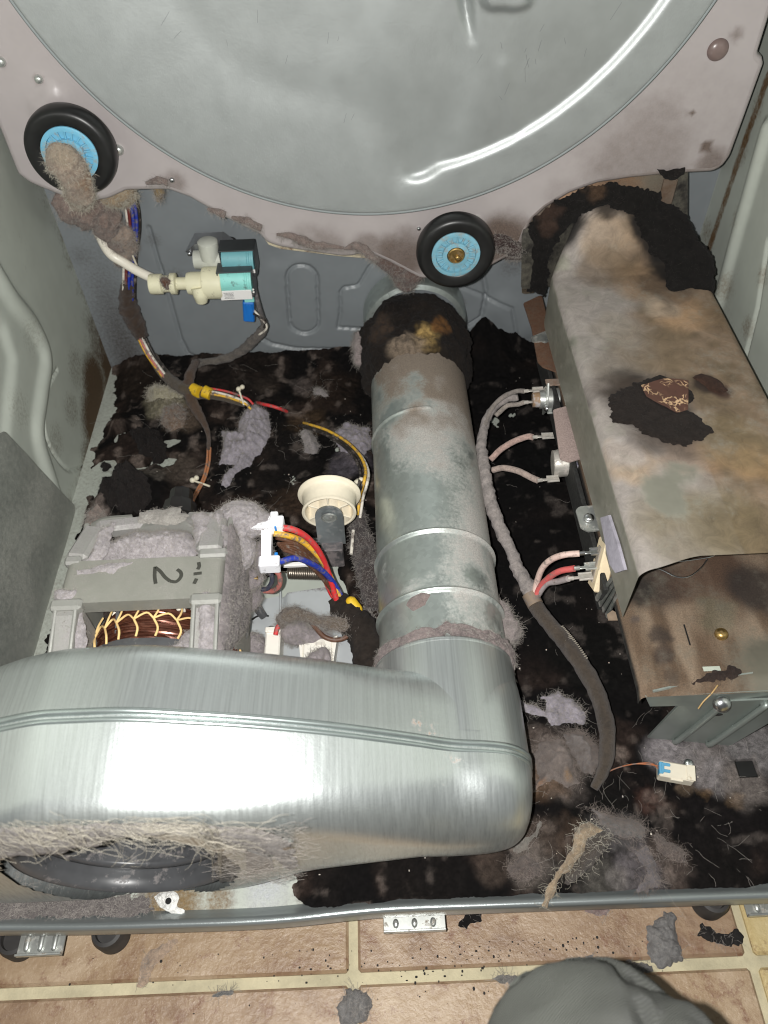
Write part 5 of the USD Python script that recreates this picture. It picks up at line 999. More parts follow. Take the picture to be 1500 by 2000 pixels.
# charred lint on the heater
def plane_sheet(name, label, pts, col, seed, h=.004, w=.003, rag=.004, mat=None, cat_='lint crust', step=.0013, fuzz=60, splats=()):
    """pts: world points, roughly in one plane."""
    pts = A(pts); c = pts.mean(0); u_, s_, vt_ = np.linalg.svd(pts-c); n = vt_[2]
    if n@(CAM-c) < 0: n = -n
    u = vt_[0]; w_ = np.cross(n, u); q = np.stack([(pts-c)@u, (pts-c)@w_], 1)
    v, f = sheet(c, u, w_, n, q, h, w, step, rag, 100, .4, 90, seed, fine=.05 if mat is None else .25); t = thing(name, label, cat_, c); nz = fbm(v*120, 4, seed)
    obj('felt', (v, f), mat or char, t, smooth=True, col=paint(v, np.asarray(col)[None]*(.7+.6*nz[:, None]), list(splats), seed))
    if fuzz: curves('fuzz', [hair(v[i]+n*.0005, rng.uniform(.003, .010), 5) for i in rng.choice(len(v), fuzz//3)]+fuzz_lines((v, f), .25 if mat is None else .7, .002), .00011, hair_k if mat is None else hair_d, t, kind='stuff')
    return t
zc = HZ+.0008
CH = lin(27, 25, 24)
plane_sheet('lint_crust', 'large black lint blanket draped over the rear right corner of the heater', [W(1232, 420, .533), W(1245, 392, .535), W(1300, 384, .536), W(1342, 388, .530), V(1345, 465, z=.188), V(1382, 520, z=zc), V(1402, 578, z=zc), V(1372, 572, z=zc), V(1350, 562, z=zc), V(1318, 580, z=zc), V(1300, 560, z=zc), V(1286, 530, z=zc), V(1262, 500, z=.182)], CH, 71, h=.0032, w=.002, rag=.006, fuzz=100)
plane_sheet('lint_crust', 'black lint arch packed round the heater outlet under the bulkhead', [W(1030, 560, .545), W(1026, 470, .543), W(1042, 426, .541), W(1080, 396, .538), W(1135, 366, .536), W(1210, 356, .536), W(1290, 375, .535), W(1300, 420, .534), W(1240, 424, .533), W(1185, 402, .533), W(1136, 424, .532), W(1096, 468, .531), W(1074, 520, .531), W(1066, 585, .534)], CH, 72, h=.0035, w=.002, rag=.006, splats=[(W(1072, 425, .54), .014, lin(70, 54, 46), .7, .8), (W(1160, 372, .536), .010, lin(90, 70, 54), .6, .8)], fuzz=100)
plane_sheet('lint_crust', 'black crumbs bridging the bulkhead edge and the heater bracket', [W(1283, 330, .535), W(1300, 336, .535), W(1338, 326, .535), W(1340, 342, .535), W(1322, 352, .535), W(1300, 348, .535)], lin(32, 29, 28), 73, h=.004, rag=.003, fuzz=20)
plane_sheet('lint_crust', 'black burnt patch across the middle of the heater top', [V(a, b, z=zc) for a, b in ((1184, 772), (1240, 752), (1290, 738), (1345, 742), (1346, 800), (1392, 845), (1372, 862), (1350, 858), (1340, 872), (1300, 862), (1260, 856), (1236, 832), (1196, 824))], lin(40, 34, 31), 74, h=.0014, w=.002, rag=.006, fuzz=60)
plane_sheet('lint_crust', 'small brown burnt flake right of the burnt label on the heater', [V(a, b, z=zc) for a, b in ((1350, 738), (1370, 729), (1402, 740), (1422, 762), (1410, 770), (1385, 762), (1374, 750))], lin(62, 44, 36), 75, h=.0012, w=.002, rag=.002, fuzz=0)
lab_q = [V(a, b, z=HZ+.0034) for a, b in ((1252, 752), (1300, 738), (1345, 742), (1344, 800), (1322, 806), (1290, 790), (1262, 775))]
lbt = thing('burnt_label', 'burnt brown sticker with pale cracks on the heater top', 'sticker', A(lab_q).mean(0))
P_, T_, _ = flat_tris(Polygon([p[:2] for p in lab_q]), .0015); v = np.c_[P_, HZ+.0034+.0014*(fbm(np.c_[P_*140, np.zeros(len(P_))], 3, 7)-.5)]
ln = {'g': ('texture_coordinate', {}), 'nz': ('noise_texture', {'scale': 90., 'detail': 4}), 'ma': ('mix_color', {'fac': .025, 'blend_type': 'add'}), 'v': ('voronoi_texture', {'feature': 'distance_to_edge', 'scale': 130.}), 'n': ('noise_texture', {'scale': 60., 'detail': 3}),
      'r': ('map_range', {'from_min': .05, 'from_max': .10, 'to_min': 1, 'to_max': 0, 'clamp': True}), 'nr': ('map_range', {'from_min': .5, 'from_max': .56, 'clamp': True}), 'mu': ('math', {'math_type': 'multiply'}),
      'x': ('mix_color', {'a': tuple(lin(84, 56, 46)), 'b': tuple(lin(196, 164, 128))}), 'p': ('principled_bsdf', {'roughness': .7})}
obj('label_film', (v, T_), mk('burnt_sticker', ln, [('g.object', 'nz.vector'), ('g.object', 'ma.a'), ('nz.color', 'ma.b'), ('ma.result', 'v.vector'), ('g.object', 'n.vector'), ('v.distance', 'r.value'), ('n.fac', 'nr.value'), ('r.result', 'mu.value1'), ('nr.result', 'mu.value2'), ('mu.value', 'x.fac'), ('x.result', 'p.base_color')]), lbt, smooth=True)
plane_sheet('lint_crust', 'charred lint shreds on the front lip of the inner heater box', [V(a, b, z=.0985) for a, b in ((1312, 1344), (1350, 1330), (1400, 1308), (1424, 1300), (1446, 1312), (1430, 1326), (1402, 1330), (1350, 1340))], lin(56, 46, 42), 76, h=.003, w=.003, rag=.005, fuzz=30)
# lint on the motor
def on_motor(poly, label, z, h, seed, col=GREY, name='lint_clump', w=.005, tilt=0., rag=.003, fuzz=260, bump=.35):
    q = A([V(a, b, z=z) for a, b in poly]); v, f = sheet((0, 0, z), (1, 0, 0), (0, 1, 0), (0, 0, 1), q[:, :2], h, w, .0012, rag, 120, bump, 160, seed)
    v[:, 2] += tilt*(v[:, 1]-q[:, 1].mean()); t = thing(name, label, 'lint clump', q.mean(0)); nz = fbm(v*150, 4, seed)
    obj('felt', (v, f), lint, t, smooth=True, col=np.asarray(col)[None]*(.82+.36*nz[:, None]))
    curves('fuzz', fuzz_lines((v, f), 1.8, .0022), .00011, hair_d, t, kind='stuff')
MG = lin(158, 152, 154)
on_motor([(205, 1062), (240, 1050), (270, 1040), (330, 1035), (370, 1042), (386, 1060), (382, 1094), (330, 1092), (280, 1094), (215, 1098), (196, 1096)], 'soft grey lint cushion filling the rear half of the motor top', .134, .014, 81, MG, w=.010, rag=.002)
on_motor([(180, 1108), (200, 1096), (262, 1098), (240, 1110), (225, 1122), (150, 1124), (140, 1112)], 'thin dust drift on the left part of the motor band', bz1_-.0006, .0022, 82, MG, w=.004, rag=.004, fuzz=100)
on_motor([(112, 1165), (160, 1160), (166, 1200), (158, 1275), (112, 1282), (104, 1240)], 'grey lint coat over the left front pillar of the motor', .1412, .006, 83, MG, w=.004, tilt=.37, fuzz=160)
on_motor([(175, 1085), (190, 1045), (230, 1010), (215, 1060), (205, 1090), (160, 1120), (135, 1125)], 'grey lint coat on the left rear arm of the motor', .142, .007, 84, MG, w=.004, fuzz=120)
on_motor([(376, 1010), (398, 998), (412, 1010), (408, 1080), (385, 1084), (378, 1050)], 'fuzzy lint strip on the right rear arm of the motor', .1475, .006, 85, MG, w=.003, fuzz=120)
on_motor([(415, 1010), (440, 1000), (444, 1060), (436, 1085), (414, 1080)], 'smooth lint strip on the outer right edge of the motor', .1455, .006, 86, MG, w=.003, fuzz=100)
on_motor([(395, 1170), (416, 1166), (428, 1180), (420, 1250), (408, 1290), (376, 1286), (384, 1240), (388, 1200)], 'grey felt filling the right front pillar of the motor', .1412, .005, 87, MG, w=.003, tilt=.38, fuzz=160)
on_motor([(340, 1262), (362, 1230), (380, 1225), (392, 1250), (386, 1292), (330, 1285), (300, 1275), (318, 1266)], 'lint heap at the foot of the motor beside the fan shroud', .118, .012, 88, MG, w=.006, fuzz=200)
on_motor([(185, 1162), (240, 1158), (340, 1150), (385, 1160), (375, 1176), (330, 1178), (290, 1182), (230, 1180), (200, 1190), (186, 1186)], 'brownish lint behind the white winding sleeves of the motor', .108, .008, 89, lin(140, 124, 120), w=.005, fuzz=160)
on_motor([(270, 1002), (300, 994), (350, 994), (372, 1008), (345, 1022), (300, 1026), (272, 1022)], 'dusty lint film lying on the bearing boss of the motor', .1415, .003, 90, lin(150, 146, 140), w=.004, fuzz=60)
plane_sheet('lint_clump', 'lint coat down the right flank of the motor', [V(a_, b_, x=-.1122) for a_, b_ in ((448, 1022), (462, 1040), (478, 1100), (486, 1180), (476, 1240), (440, 1280), (424, 1284), (430, 1200), (440, 1100))], lin(128, 120, 120), 99, h=.005, w=.005, rag=.003, mat=lint, cat_='lint clump')
def lump(name, label, c, r, scale, col, seed, amp=.22, freq=60, fuzz=160):
    v, f = ball((0, 0, 0), 1., 5, (1, 1, 1)); s = A(scale)*r; w = v*s; w = w*(1+amp*2*(fbm((w+A(c))*freq, 4, seed)-.5)+.25*(fbm((w+A(c))*320, 3, seed+1)-.5))[:, None]+A(c)
    t = thing(name, label, 'lint clump', c); nz = fbm(w*140, 4, seed); obj('felt', (w, f), lint, t, smooth=True, col=np.asarray(col)[None]*(.78+.44*nz[:, None]))
    curves('fuzz', fuzz_lines((w, f), 1.8, .0026), .00011, hair_d, t, kind='stuff')
lump('lint_clump', 'big furry lint bulge over the switch at the motor rear right', V(470, 1018, z=.128), .017, (1.25, .9, .8), MG, 91)
lump('lint_clump', 'flat lint shelf reaching the upper white plug beside the motor', V(508, 1020, z=.128), .011, (1.2, .8, .6), MG, 92)
lump('lint_clump', 'lint lump beside the motor under the big furry bulge', V(468, 1075, z=.115), .014, (.9, 1.2, 1.0), MG, 93)
lump('lint_clump', 'long lint wad hanging inside the white plug bracket', V(515, 1085, z=.105), .011, (.6, 1.3, 1.), lin(138, 130, 132), 94)
lump('lint_clump', 'lint clot round the small brass terminal right of the motor', V(480, 1130, z=.085), .012, (1.2, .9, .8), lin(130, 122, 124), 95)
lump('lint_clump', 'dark lint strip trailing down the motor side plate', V(492, 1165, z=.06), .009, (.8, 1.5, .9), lin(128, 120, 122), 96)
lump('lint_clump', 'round lint ball on the bare plate beside the motor foot', V(492, 1270, z=.02), .014, (.9, 1., .8), lin(140, 132, 134), 97)

# hairy lint over the blower inlet
hv = []
def inlet_plane(px, py): return V(px, py, y=.004)
q = [inlet_plane(*p) for p in ((-40, 1618), (120, 1612), (300, 1608), (430, 1612), (520, 1624), (572, 1650), (580, 1690), (560, 1700), (540, 1672), (480, 1655), (440, 1650), (420, 1660), (400, 1640), (340, 1628), (230, 1634), (180, 1650), (130, 1662), (60, 1668), (-40, 1680))]
t_ = plane_sheet('lint_beard', 'hairy tan and grey lint beard hanging over the blower inlet', q, lin(140, 135, 131), 98, h=.003, w=.004, rag=.006, mat=lint, cat_='lint beard', fuzz=0)
hs, hg = [], []
for k in range(200):
    px, py = rng.uniform(-30, 440), rng.uniform(1600, 1645); p = V(px, py, y=.002-rng.uniform(0, .006)); a = rng.normal(-1.4, .8); L = rng.uniform(.012, .04); cu = rng.normal(0, 1.2); l = [p]
    for i in range(7): a += cu/7; l.append(l[-1]+A([np.cos(a), rng.normal(-.08, .2), np.sin(a)])*L/7)
    hs.append(l)
for k in range(420):
    px, py = rng.uniform(420, 585), rng.uniform(1615, 1720); p = V(px, py, y=.002); a = rng.uniform(0, 6.3); L = rng.uniform(.006, .02); cu = rng.normal(0, 1.5); l = [p]
    for i in range(6): a += cu/6; l.append(l[-1]+A([np.cos(a), rng.normal(-.05, .2), np.sin(a)])*L/6)
    hg.append(l)
for k in range(22):                                    # arching tuft sweeping to the right
    s = rng.uniform(0, 1); p0 = V(235+60*s, 1612+10*rng.normal(), y=.0); p1 = V(350+50*s, 1612+rng.normal()*12, y=-.004); p2 = V(405+25*s, 1645+rng.normal()*14, y=-.002); p3 = V(415+18*s, 1680+rng.normal()*22, y=.0)
    hs.append(list(spline([p0, p1, p2, p3], 4)))
curves('hair', hs, .00016, hair_t, t_, kind='stuff'); curves('hair', hg, .00014, hair_d, t_, kind='stuff')
pd_ = []
for k in range(700):
    c = V(rng.uniform(-40, 330), rng.uniform(1700, 1795), z=.003)
    if c[1] > .008: pd_.append(hair(c+A([0, 0, .001]), rng.uniform(.004, .018), 6, curl=1.5))
curves('hair', pd_, .00012, hair_d, t_, kind='stuff')
wq = clump([(300, 1752), (312, 1742), (340, 1740), (352, 1752), (346, 1768), (362, 1778), (356, 1790), (330, 1784), (312, 1772)], 'white flaking paint spot round a small hole behind the front rail', lin(232, 232, 228), z=.0015, h=.0012, w=.001, rag=.0015, seed=101, fuzz=0, name='paint_flake', cat_='paint flake', bump=.1)
obj('hole', lathe([(.0, .0006), (.0022, .0006), (.0022, 0)], V(329, 1760, z=.0026), (0, 0, 1), 14), black_plastic, wq)

clump([(-60, 1752), (120, 1745), (230, 1752), (290, 1756), (300, 1778), (250, 1792), (100, 1796), (-60, 1798)], 'flat grey dust film behind the left end of the front rail', lin(96, 90, 88), z=.0035, h=.0016, w=.004, rag=.006, seed=102, fuzz=500, cat_='dust film', bump=.3)

# ================================================================== idler pulley and its spring
IC = V(643, 985, z=.066)
ip = thing('idler_pulley', 'cream plastic idler pulley on a small galvanised bracket', 'pulley', IC)
ay_ = nrm([0, -1, -.08]); s_i = scale_at(IC)
obj('pulley_wheel', lathe([(.0232, -.001), (.0275, .0002), (.0282, .001), (.0282, .0022), (.0272, .0030), (.0250, .0036), (.0240, .0048), (.0236, .008), (.0238, .0095), (.0232, .0105), (.0232, .0185), (.0238, .0195), (.0240, .0215), (.0225, .0222), (.0212, .0215), (.0208, .008), (.0110, .008), (.0106, .021), (.009, .022), (.006, .022)], IC-ay_*.012, ay_, 84), cream, ip, smooth=40)
u_, w_, a_ = frame(ay_)
for k in range(6):
    an = k/6*2*np.pi+.52; d = np.cos(an)*u_+np.sin(an)*w_; q = IC-ay_*.012+ay_*.0145
    obj('spoke', bar(q+d*.0102, q+d*.0212, .0018, .012, up=ay_), cream, ip)
brk = simple('bracket_steel', lin(150, 156, 158), .35, .7, dust=lin(130, 126, 124), dust_amt=.3, dscale=80)
b0 = IC+ay_*.0125; dn = nrm(A([0, -.12, -1]))
oc = [b0+A([.0125*np.cos(t), 0, 0])+(-dn)*(.0125*np.sin(t)) for t in np.linspace(0, np.pi, 16)]
lo = [b0+dn*.034+A([x, 0, 0]) for x in (-.0125, .0125)]
obj('bracket_arm', hull([p+ay_*d for p in oc+lo for d in (0, .0016)]), brk, ip, smooth=30)
obj('axle_rim', lathe([(.0062, 0), (.0072, .0008), (.0062, .0016), (.0052, .0010), (.0040, .0012), (0, .0022)], b0+ay_*.0016, ay_, 32), zinc, ip, smooth=40)
obj('bracket_foot', box(b0+dn*.045+A([.0, -.004, 0]), (.020, .010, .026), .001), simple('dark_bracket', lin(90, 88, 90), .5, .4, dust=lin(120, 112, 112), dust_amt=.6, dscale=90), ip)
obj('bracket_lug', bar(b0+dn*.030+A([-.012, 0, 0]), b0+dn*.024+A([-.026, -.004, 0]), .005, .0014), brk, ip)
sp0, sp1 = V(563, 1119, z=.045), V(624, 1121, z=.045)
tt_ = np.linspace(0, 1, 17*14); ux = nrm(sp1-sp0); uz = nrm(np.cross(ux, [0, 1, 0])); uy = np.cross(uz, ux)
coil = sp0+(sp1-sp0)*tt_[:, None]+.0048*(np.cos(tt_*17*2*np.pi)[:, None]*uy+np.sin(tt_*17*2*np.pi)[:, None]*uz)
spg = thing('tension_spring', 'dark steel coil spring beside the idler bracket', 'spring', sp0)
obj('coil', tube(coil, .0008, 6, 1, smooth=False), simple('oily_steel', lin(130, 122, 112), .35, .8), spg)
obj('hook', tube([sp0, sp0+A([-.006, 0, .002]), sp0+A([-.008, -.003, 0])], .0008, 6, 4), simple('oily_steel', 0), spg)
obj('white_bar', box((V(562, 1104, z=.055)+V(606, 1101, z=.055))/2, (.028, .004, .004), .0008), white_plastic, spg)

# ================================================================== bare plate with ceramic connectors
bpz = .012
bq = [V(a, b, z=bpz)[:2] for a, b in ((545, 1160), (640, 1146), (652, 1170), (668, 1205), (692, 1250), (716, 1290), (726, 1345), (548, 1345))]
p, t, nb = flat_tris(Polygon(bq).buffer(-.004).buffer(.004), .003); v = np.c_[p, np.full(len(p), bpz)]
dj = v[:, 0]-V(548, 1250, z=bpz)[0]; v[:, 2] -= .006*smooth01(1-dj/.004)
bare_m = dirty_metal('bare_plate', lin(182, 186, 188), .32, .15, .05, bump=.00003)
mp = thing('motor_mount_plate', 'clean grey steel plate between the motor and the duct', 'plate', (v[:, 0].mean(), v[:, 1].mean(), bpz))
dd = .02+.1*(fbm(v*50, 3, 6)-.5); dd = dd+.55*smooth01((v[:, 1]-V(600, 1165, z=bpz)[1])/.008+.6*(fbm(v*90, 3, 9)-.5))
obj('plate', (v, t), bare_m, mp, smooth=True, col=np.tile(lin(112, 106, 106), (len(v), 1)), dirt=dd)
obj('step', tube([V(547, 1120, z=.010), V(548, 1180, z=.010), V(548, 1250, z=.010), V(549, 1340, z=.010)], .0011, 6, 4), bare_m, mp, smooth=True, col=np.tile(GREY, (2+13*6, 1)), dirt=np.zeros(2+13*6))
for px, py in ((638, 1229), (666, 1231)): obj('hole', lathe([(0, .0005), (.0021, .0005), (.0024, 0)], V(px, py, z=bpz+.0002), (0, 0, 1), 16), black_plastic, mp)
l2 = [V(a, b, z=.003)[:2] for a, b in ((470, 1190), (500, 1175), (546, 1165), (546, 1345), (470, 1345))]
p, t, nb = flat_tris(Polygon(l2), .004); v = np.c_[p, np.full(len(p), .004)]
obj('lower_plate', (v, t), bare_m, mp, smooth=True, col=np.tile(lin(112, 106, 106), (len(v), 1)), dirt=.06+.3*(fbm(v*60, 3, 4)-.45))
screw('screw', V(530, 1232, z=.010), (0, -.2, 1), .0040, steel, mp, 1.2)
obj('motor_foot', tube([V(490, 1165, z=.02), V(505, 1190, z=.014), V(516, 1205, z=.008)], [.003, .004, .0035], 10, 6), dark_plastic, mp)
obj('clip_curve', tube([V(492, 1210, z=.006), V(505, 1203, z=.006), V(525, 1203, z=.006)], .0009, 6, 6), black_plastic, mp)
wcer = simple('white_ceramic', lin(236, 232, 222), .55, var=.04, dust=lin(150, 140, 136), dust_amt=.12, dscale=130)
cA = V(536, 1272, z=.020)
k1 = thing('ceramic_plug', 'narrow white ceramic plug standing next to a shiny screw', 'plug', cA)
obj('body', box(cA+A([0, -.002, -.002]), (.0125, .034, .030), .0012), wcer, k1); obj('cap', box(cA+A([0, .0125, .0134]), (.0132, .005, .004), .0008), wcer, k1)
cB = V(622, 1282, z=.018)
k2 = thing('ceramic_socket', 'wide white ceramic socket with rounded ears, lint on its front', 'plug', cB)
obj('body', box(cB+A([0, -.004, -.003]), (.026, .034, .024), .002), wcer, k2)
for sx in (-1, 1): obj('ear', hull([cB+A([sx*x, yy, zz]) for x, yy in ((.012, .012), (.0165, .014), (.014, .0), (.013, -.012)) for zz in (-.01, .009)]), wcer, k2)
obj('notch', box(cB+A([.001, .0125, .0092]), (.004, .0012, .0012), .0003), black_plastic, k2)
obj('slot', box(cB+A([.002, .007, .0092]), (.008, .003, .0010), .0004), simple('ceramic_shade', lin(214, 208, 198), .6), k2)
felt_tube('lint_rope', [cB+A([-.010, -.014, .010]), cB+A([-.002, -.008, .0105]), cB+A([.006, -.002, .010]), cB+A([.009, -.012, .009])], [.003, .005, .004, .002], 'grey lint smear across the front of the wide ceramic socket', lin(140, 132, 134), 'lint rope', .6, 121, rscale=200, fuzz=60)

# ================================================================== water valve on the rear panel
vy = .562
vv_ = lambda px, py, y=vy: V(px, py, y=y)
wv = thing('water_valve', 'twin-coil water inlet valve with teal coils and cream plastic body', 'valve', vv_(440, 530))
vb = [vv_(*q, y=.585) for q in ((362, 492), (380, 456), (436, 454), (472, 482), (452, 512), (392, 508))]
obj('bracket', hull([p+A([0, d, 0]) for p in vb for d in (0, .0014)]+[p+A([0, -.014, 0]) for p in (vv_(383, 462, y=.585), vv_(432, 462, y=.585))]), simple('valve_bracket', lin(176, 178, 182), .35, .8, var=.1), wv, smooth=30)
screw('screw', vv_(370, 496, y=.582), (0, -1, 0), .0022, steel, wv, .8)
obj('panel_stud', ball(vv_(452, 472, y=.588), .0055, 2, (1, .5, 1)), black_plastic, wv)
vcream = simple('valve_cream', lin(222, 218, 188), .5, var=.06, dust=lin(130, 118, 104), dust_amt=.08, dscale=120); vclear = simple('valve_translucent', lin(190, 192, 182), .35, var=.1)
X1 = A([1, 0, 0.]); tilt = nrm([1, 0, -.02])
cu, cl_ = vv_(466, 505), vv_(462, 546, y=.548)
obj('upper_port', lathe([(0, -.030), (.009, -.030), (.0095, -.022), (.011, -.020), (.011, -.012), (.0135, -.012), (.0135, .001), (0, .001)], vv_(438, 506, y=.570), tilt, 40), vclear, wv, smooth=40)
obj('upper_port', lathe([(0, 0), (.010, 0), (.010, .018), (.007, .020), (0, .020)], vv_(408, 486, y=.566)-A([0, 0, .010]), (0, 0, 1), 30), vclear, wv, smooth=40)
obj('lower_body', lathe([(0, -.034), (.0105, -.034), (.0112, -.030), (.0112, -.019), (.015, -.018), (.0158, -.016), (.0158, -.001), (.0145, .001), (0, .001)], vv_(433, 552, y=.548), tilt, 48), vcream, wv, smooth=40)
obj('inlet_stem', lathe([(0, -.046), (.0095, -.046), (.0100, -.044), (.0100, -.034), (.0082, -.033), (.0082, -.026), (.0105, -.025), (.0105, -.020), (.0062, -.019), (.0062, .002), (0, .002)], vv_(383, 553, y=.548), tilt, 36), vcream, wv, smooth=40)
obj('outlet_spout', tube([vv_(388, 560, y=.540), vv_(392, 575, y=.538), vv_(394, 588, y=.538)], [.008, .0078, .006], 18, 5), vcream, wv, smooth=50)
for nm, c, colr_ in (('upper', cu, lin(110, 168, 176)), ('lower', cl_, lin(142, 214, 206))):
    cm = simple('teal_coil_'+nm, colr_, .5, var=.06, dust=lin(90, 96, 96), dust_amt=.12, dscale=100)
    k = obj('coil', lathe([(0, -.0155), (.0118, -.0155), (.0122, -.015), (.0122, .0135), (.0128, .0138), (.0128, .0158), (0, .016)], c, tilt, 40), cm, wv, smooth=40)
    for q in (.0095, .0115): obj('coil_lip', lathe([(.0122, q-.0004), (.0126, q), (.0122, q+.0004)], c, tilt, 40), cm, k)
    yk = simple('coil_yoke', lin(92, 96, 98), .4, .6, var=.15)
    obj('yoke', box(c+A([0, .002, .0132]), (.035, .021, .0012), .0004), yk, k); obj('yoke', box(c+A([.0172, .002, 0]), (.0012, .021, .027), .0004), yk, k); obj('yoke', box(c+A([-.0165, .002, 0]), (.0012, .021, .027), .0004), yk, k)
    obj('yoke_front', box(c+A([0, -.006, -.0105]), (.034, .0115, .0075), .001), simple('coil_band_dark', lin(62, 64, 66), .5, dust=lin(110, 106, 104), dust_amt=.3, dscale=100), k)
stk = cl_+A([-.001, -.0121, -.0098])
ls = obj('sticker', box(stk, (.0315, .0012, .0108), .0004), simple('sticker_paper', lin(228, 226, 224), .6, var=.02), wv)
for k in range(5): obj('print_line', box(stk+A([-.007, -.0007, .003-.0015*k]), (.010-.0012*(k % 2), .0003, .0004), .0001), simple('print_ink', lin(90, 90, 92), .6), ls)
for k in range(4): obj('coil_pin', ball(cu+A([.0155, -.0125, -.006-.002*k]) if k < 2 else cl_+A([.0170, -.0125, -.004-.003*(k-2)]), .0011, 1), white_plastic, wv)
obj('coil_terminal', box(vv_(487, 583, y=.55), (.010, .006, .006), .0006), simple('teal_coil_lower', 0), wv)
bc = thing('blue_connector', 'bright blue plastic plug hanging below the valve', 'connector', vv_(487, 605, y=.552))
obj('shell', box(vv_(486, 606, y=.552), (.0115, .009, .024), .0012, A([[1, 0, .12], [0, 1, 0], [-.12, 0, 1]])), simple('bright_blue', lin(32, 112, 196), .35, var=.05), bc)
obj('latch', box(vv_(487, 604, y=.5465), (.006, .0012, .012), .0004), simple('bright_blue', 0), bc)

# ================================================================== hose and wires
def wire_mat(n, c, r=.45, dust=.42): return simple('wire_'+n, c, r, var=.08, dust=lin(120, 110, 104), dust_amt=dust, dscale=180)
WR, WY, WB, WBR, WW, WK, WG, WO, WP = wire_mat('red', lin(206, 52, 54)), wire_mat('yellow', lin(224, 176, 56)), wire_mat('blue', lin(34, 56, 160)), wire_mat('brown', lin(92, 62, 46), .5, .35), wire_mat('white', lin(222, 216, 204)), wire_mat('black', lin(40, 36, 34), .5, .35), wire_mat('green', lin(36, 92, 74)), wire_mat('orange', lin(176, 116, 78)), wire_mat('pale_red', lin(196, 120, 112), .6, .5)
def pxs(l): return [V(q[0], q[1], **({'z': q[2]} if q[2] < .3 and len(q) == 3 else {'y': q[3]})) for q in l]
def wire(label, pts, r, mat, name='wire', cat_='wire', **k):
    p = A(pts); t = thing(name, label, cat_, p.mean(0)); obj('sheath', tube(p, r, 9, 8), mat, t, smooth=60); return t
y = lambda a, b, yy: V(a, b, y=yy)
z = lambda a, b, zz: V(a, b, z=zz)
hose = simple('hose_white', lin(232, 226, 212), .35, var=.03)
t = thing('water_hose', 'white plastic hose curving down from the lint to the valve inlet', 'hose', y(260, 520, .56))
obj('tube', tube([y(182, 424, .57), y(196, 462, .57), y(215, 495, .57), y(242, 513, .568), y(270, 530, .562), y(305, 546, .555), y(334, 552, .55)], .0048, 16, 8), hose, t, smooth=60)
obj('hose_clamp', tube([y(329, 540, .55), y(331, 548, .543), y(330, 566, .55)], .0012, 8, 6), black_plastic, t)
felt_tube('lint_rope', [y(316, 545, .545), y(324, 552, .542), y(330, 560, .545)], [.003, .0055, .003], 'rusty brown lint scrap where the white hose meets the valve', lin(88, 60, 46), 'lint rope', .7, 131, rscale=200, fuzz=50)
# main harness down the left of the rear panel
H = [y(246, 368, .585), y(256, 410, .585), y(258, 450, .586), y(252, 500, .587), y(250, 550, .587), y(250, 590, .586), y(262, 625, .582), y(278, 660, .575), y(296, 695, .565), y(325, 735, .545), z(362, 760, .035), z(400, 768, .03), z(440, 775, .026), z(478, 788, .024)]
hn = thing('wire_harness', 'dark taped wire harness running down the rear panel onto the lint mat', 'wire harness', H[6])
tape = lint_mat('taped_harness', .35, 200., .0008)
def hpart(name, pts, r, col, mat, rough=.2, seed=1):
    v, f = tube(pts, r, 18, 12, rough, 200, seed); obj(name, (v, f), mat, hn, smooth=True, col=np.asarray(col)[None]*(.7+.6*fbm(v*120, 4, seed)[:, None]))
hpart('tape_wrap', H[4:8], [.006, .0085, .0105, .009, .007], lin(62, 50, 42), tape, .35, 141)
hpart('tape_wrap', H[8:], [.005, .006, .006, .007, .0055, .005, .004], lin(78, 68, 54), tape, .3, 142)
def off(pts, d): return [p+A(d) for p in pts]
for nm, m_, d in (('white_wire', WW, (-.004, -.004, 0)), ('blue_wire', WB, (.002, -.005, 0)), ('blue_wire', WB, (.005, -.003, 0)), ('black_wire', WK, (.0075, -.001, 0)), ('red_wire', wire_mat('dark_red', lin(110, 48, 44)), (-.0015, -.0045, 0)), ('black_wire', WK, (.0, 0, 0))):
    obj(nm, tube(off(H[:6], d), .0017, 8, 8), m_, hn, smooth=60)
for nm, m_, d in (('yellow_wire', WY, (-.003, -.004, .003)), ('white_wire', WW, (.002, -.005, .003)), ('pale_red_wire', WP, (-.0005, -.0055, .003)), ('black_wire', WK, (.0045, -.003, .003))):
    obj(nm, tube(off(H[5:10], d), .0015, 8, 8), m_, hn, smooth=60)
for nm, m_, d in (('yellow_wire', WY, (0, -.004, .004)), ('red_wire', WR, (.002, .003, .005)), ('black_wire', WK, (0, .0, .005)), ('white_wire', WW, (-.002, -.001, .0055))):
    obj(nm, tube(off(H[11:]+[z(492, 800, .018)], d), .0013, 8, 8), m_, hn, smooth=60)
tp_ = simple('yellow_tape', lin(222, 182, 40), .5, var=.1, dust=lin(90, 78, 60), dust_amt=.2, dscale=150)
for a, b in ((z(376, 760, .036), z(390, 766, .036)), (z(398, 764, .034), z(412, 770, .032))): obj('tape_band', tube([a, b], [.0068, .0066], 14, 3), tp_, hn, smooth=60)
ztie = simple('nylon_tie', lin(214, 206, 186), .5, var=.08)
def ztie_(p, d, label, L=.018):
    t = thing('cable_tie', label, 'cable tie', p); obj('head', cat(ball(p, .0028, 2), ball(p+A([.004, .002, .001]), .0026, 2)), ztie, t, smooth=60); obj('strap', tube([p, p+A(d)*L*.5, p+A(d)*L], .0011, 7, 4), ztie, t, smooth=60)
ztie_(z(466, 760, .04), (.25, -.6, -.75), 'small nylon cable tie sticking up from the harness on the mat')
ztie_(z(376, 938, .02), (.85, -.5, .1), 'nylon cable tie on the thin brown wire behind the motor', .022)
ztie_(z(697, 942, .055), (.05, -.2, -.95), 'nylon cable tie beside the rim of the cream pulley')
ztie_(y(250, 478, .575), (.1, 0, -1), 'nylon cable tie on the dark wires right of the hose', .03)
